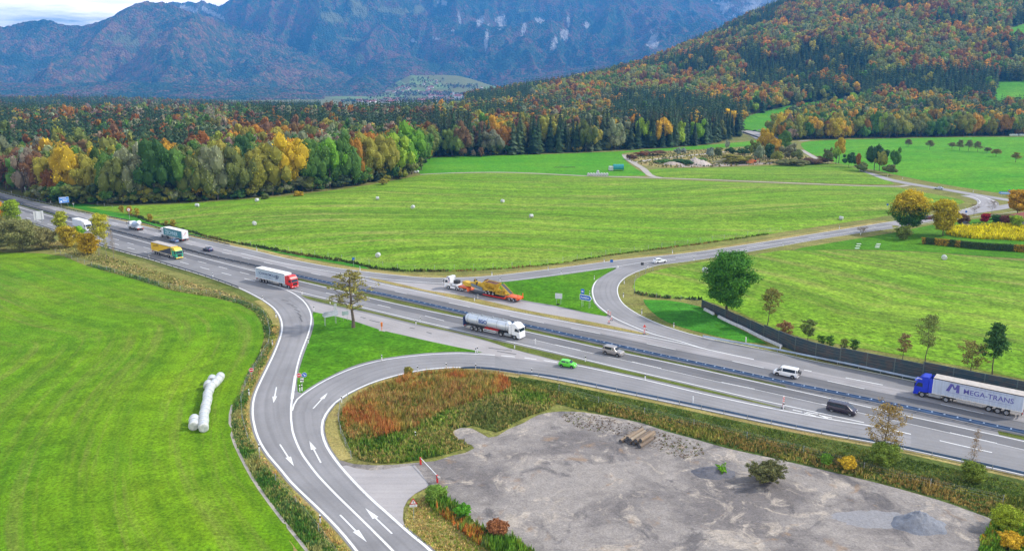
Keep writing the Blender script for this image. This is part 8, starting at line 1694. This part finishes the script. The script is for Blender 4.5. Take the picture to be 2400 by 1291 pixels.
# ------------------------------------------------------------------ village in the far valley
vw = paint('village_render', (.78, .74, .68), .8, var=.1); vr = paint('village_roof', (.40, .12, .07), .85, var=.25); vd = paint('village_dark_roof', (.16, .10, .08), .85, var=.25); vt = paint('village_timber', (.20, .12, .07), .9)
hm_ = {}
for nm_, rm_ in (('red', vr), ('dark', vd)):
    w_ = MB(); w_.box(-6, 6, -5, 5, -3, 5.5); w_.prism([(-5.0, 5.5), (5.0, 5.5), (0, 8.2)], -6, 6); w_ = MB(); w_.box(-5, 5, -6, 6, -3, 5.2); w_.prism([(-5, 5.2), (5, 5.2), (0, 8)], -6, 6)
    r_ = MB(); r_.slab((-6.2, -6.8, 4.7), (-6.2, 6.8, 4.7), (0, 6.8, 8.3), (0, -6.8, 8.3), .4); r_.slab((6.2, 6.8, 4.7), (6.2, -6.8, 4.7), (0, -6.8, 8.3), (0, 6.8, 8.3), .4)
    hm_[nm_] = (w_.mesh('wall', vw), r_.mesh('roof', rm_))
vr_ = random.Random(11); hs_ = []
for (x0_, x1_, y0_, y1_, cnt) in [(835, 900, 236, 243, 16), (905, 1000, 233, 243, 40), (1000, 1060, 228, 240, 34), (990, 1050, 214, 228, 26), (905, 990, 214, 224, 14), (1060, 1110, 218, 232, 22), (990, 1030, 190, 212, 10), (1100, 1130, 206, 220, 7), (925, 960, 205, 212, 6)]:
    for k in range(cnt): hs_.append((vr_.uniform(x0_, x1_), vr_.uniform(y0_, y1_)))
hs_.sort(); zones = {}
def zone_(px, py): return 'on the green slope above the village' if py < 214 else 'at the left end of the far village' if px < 905 else 'in the middle of the far village' if px < 1000 else 'left of the village church' if px < 1060 else 'right of the village church'
hs_ = [(px, py, 'red' if vr_.random() < .62 else 'dark') for px, py in hs_]
for h_ in hs_: zones.setdefault((zone_(h_[0], h_[1]), h_[2]), []).append(h_)
for (px, py, col_) in hs_:
    x_, y_, z_ = ray(px, py, 2400, 6500); zn = zone_(px, py); zl_ = zones[(zn, col_)]; o_ = ordw(zl_.index((px, py, col_)), len(zl_))
    o = empty('village_house', (x_, y_, z_), vr_.uniform(0, 3.1), f'white house with {col_} roof {zn}' + (', ' + o_ if o_ else ''), 'house', f'white houses with {col_} roofs {zn}'); s = vr_.uniform(1.0, 1.7); o.scale = (s, s * vr_.uniform(.9, 1.4), s)
    link('wall', hm_[col_][0], None, o); link('roof', hm_[col_][1], None, o)
x_, y_, z_ = ray(1063, 233, 2400, 6500); o = empty('village_church', (x_, y_, z_), 0, 'village church with tall white tower and red roofed nave', 'church'); s = y_ / 3700
MB().box(-4 * s, 4 * s, -4, 4, -3, 32 * s).build('tower', paint('church_white', (.85, .85, .84), .7), o); MB().cyl((0, 0, 32 * s), (0, 0, 38 * s), 5 * s, .5, 4).build('spire', vd, o)
w_ = MB(); w_.box(4 * s, 32 * s, -7, 7, -3, 14 * s); w_.build('nave', vw, o); r_ = MB(); r_.add([(3.5 * s, -8, 13.5 * s), (33 * s, -8, 13.5 * s), (33 * s, 8, 13.5 * s), (3.5 * s, 8, 13.5 * s), (3.5 * s, 0, 22 * s), (33 * s, 0, 22 * s)], [(0, 1, 5, 4), (2, 3, 4, 5), (3, 0, 4), (1, 2, 5), (3, 2, 1, 0)]); r_.build('nave_roof', vr, o)
# light houses on the wooded hill
for (px, py, lab) in ((2010, 247, 'white farmhouse in the clearing on the wooded hill'),):
    x_, y_, z_ = ray(px, py + 3, 700, 2600); o = empty('farmhouse', (x_, y_, z_), .4, lab, 'house'); link('wall', hm_['dark'][0], None, o); link('roof', hm_['dark'][1], None, o)
print('objects', len(bpy.data.objects))
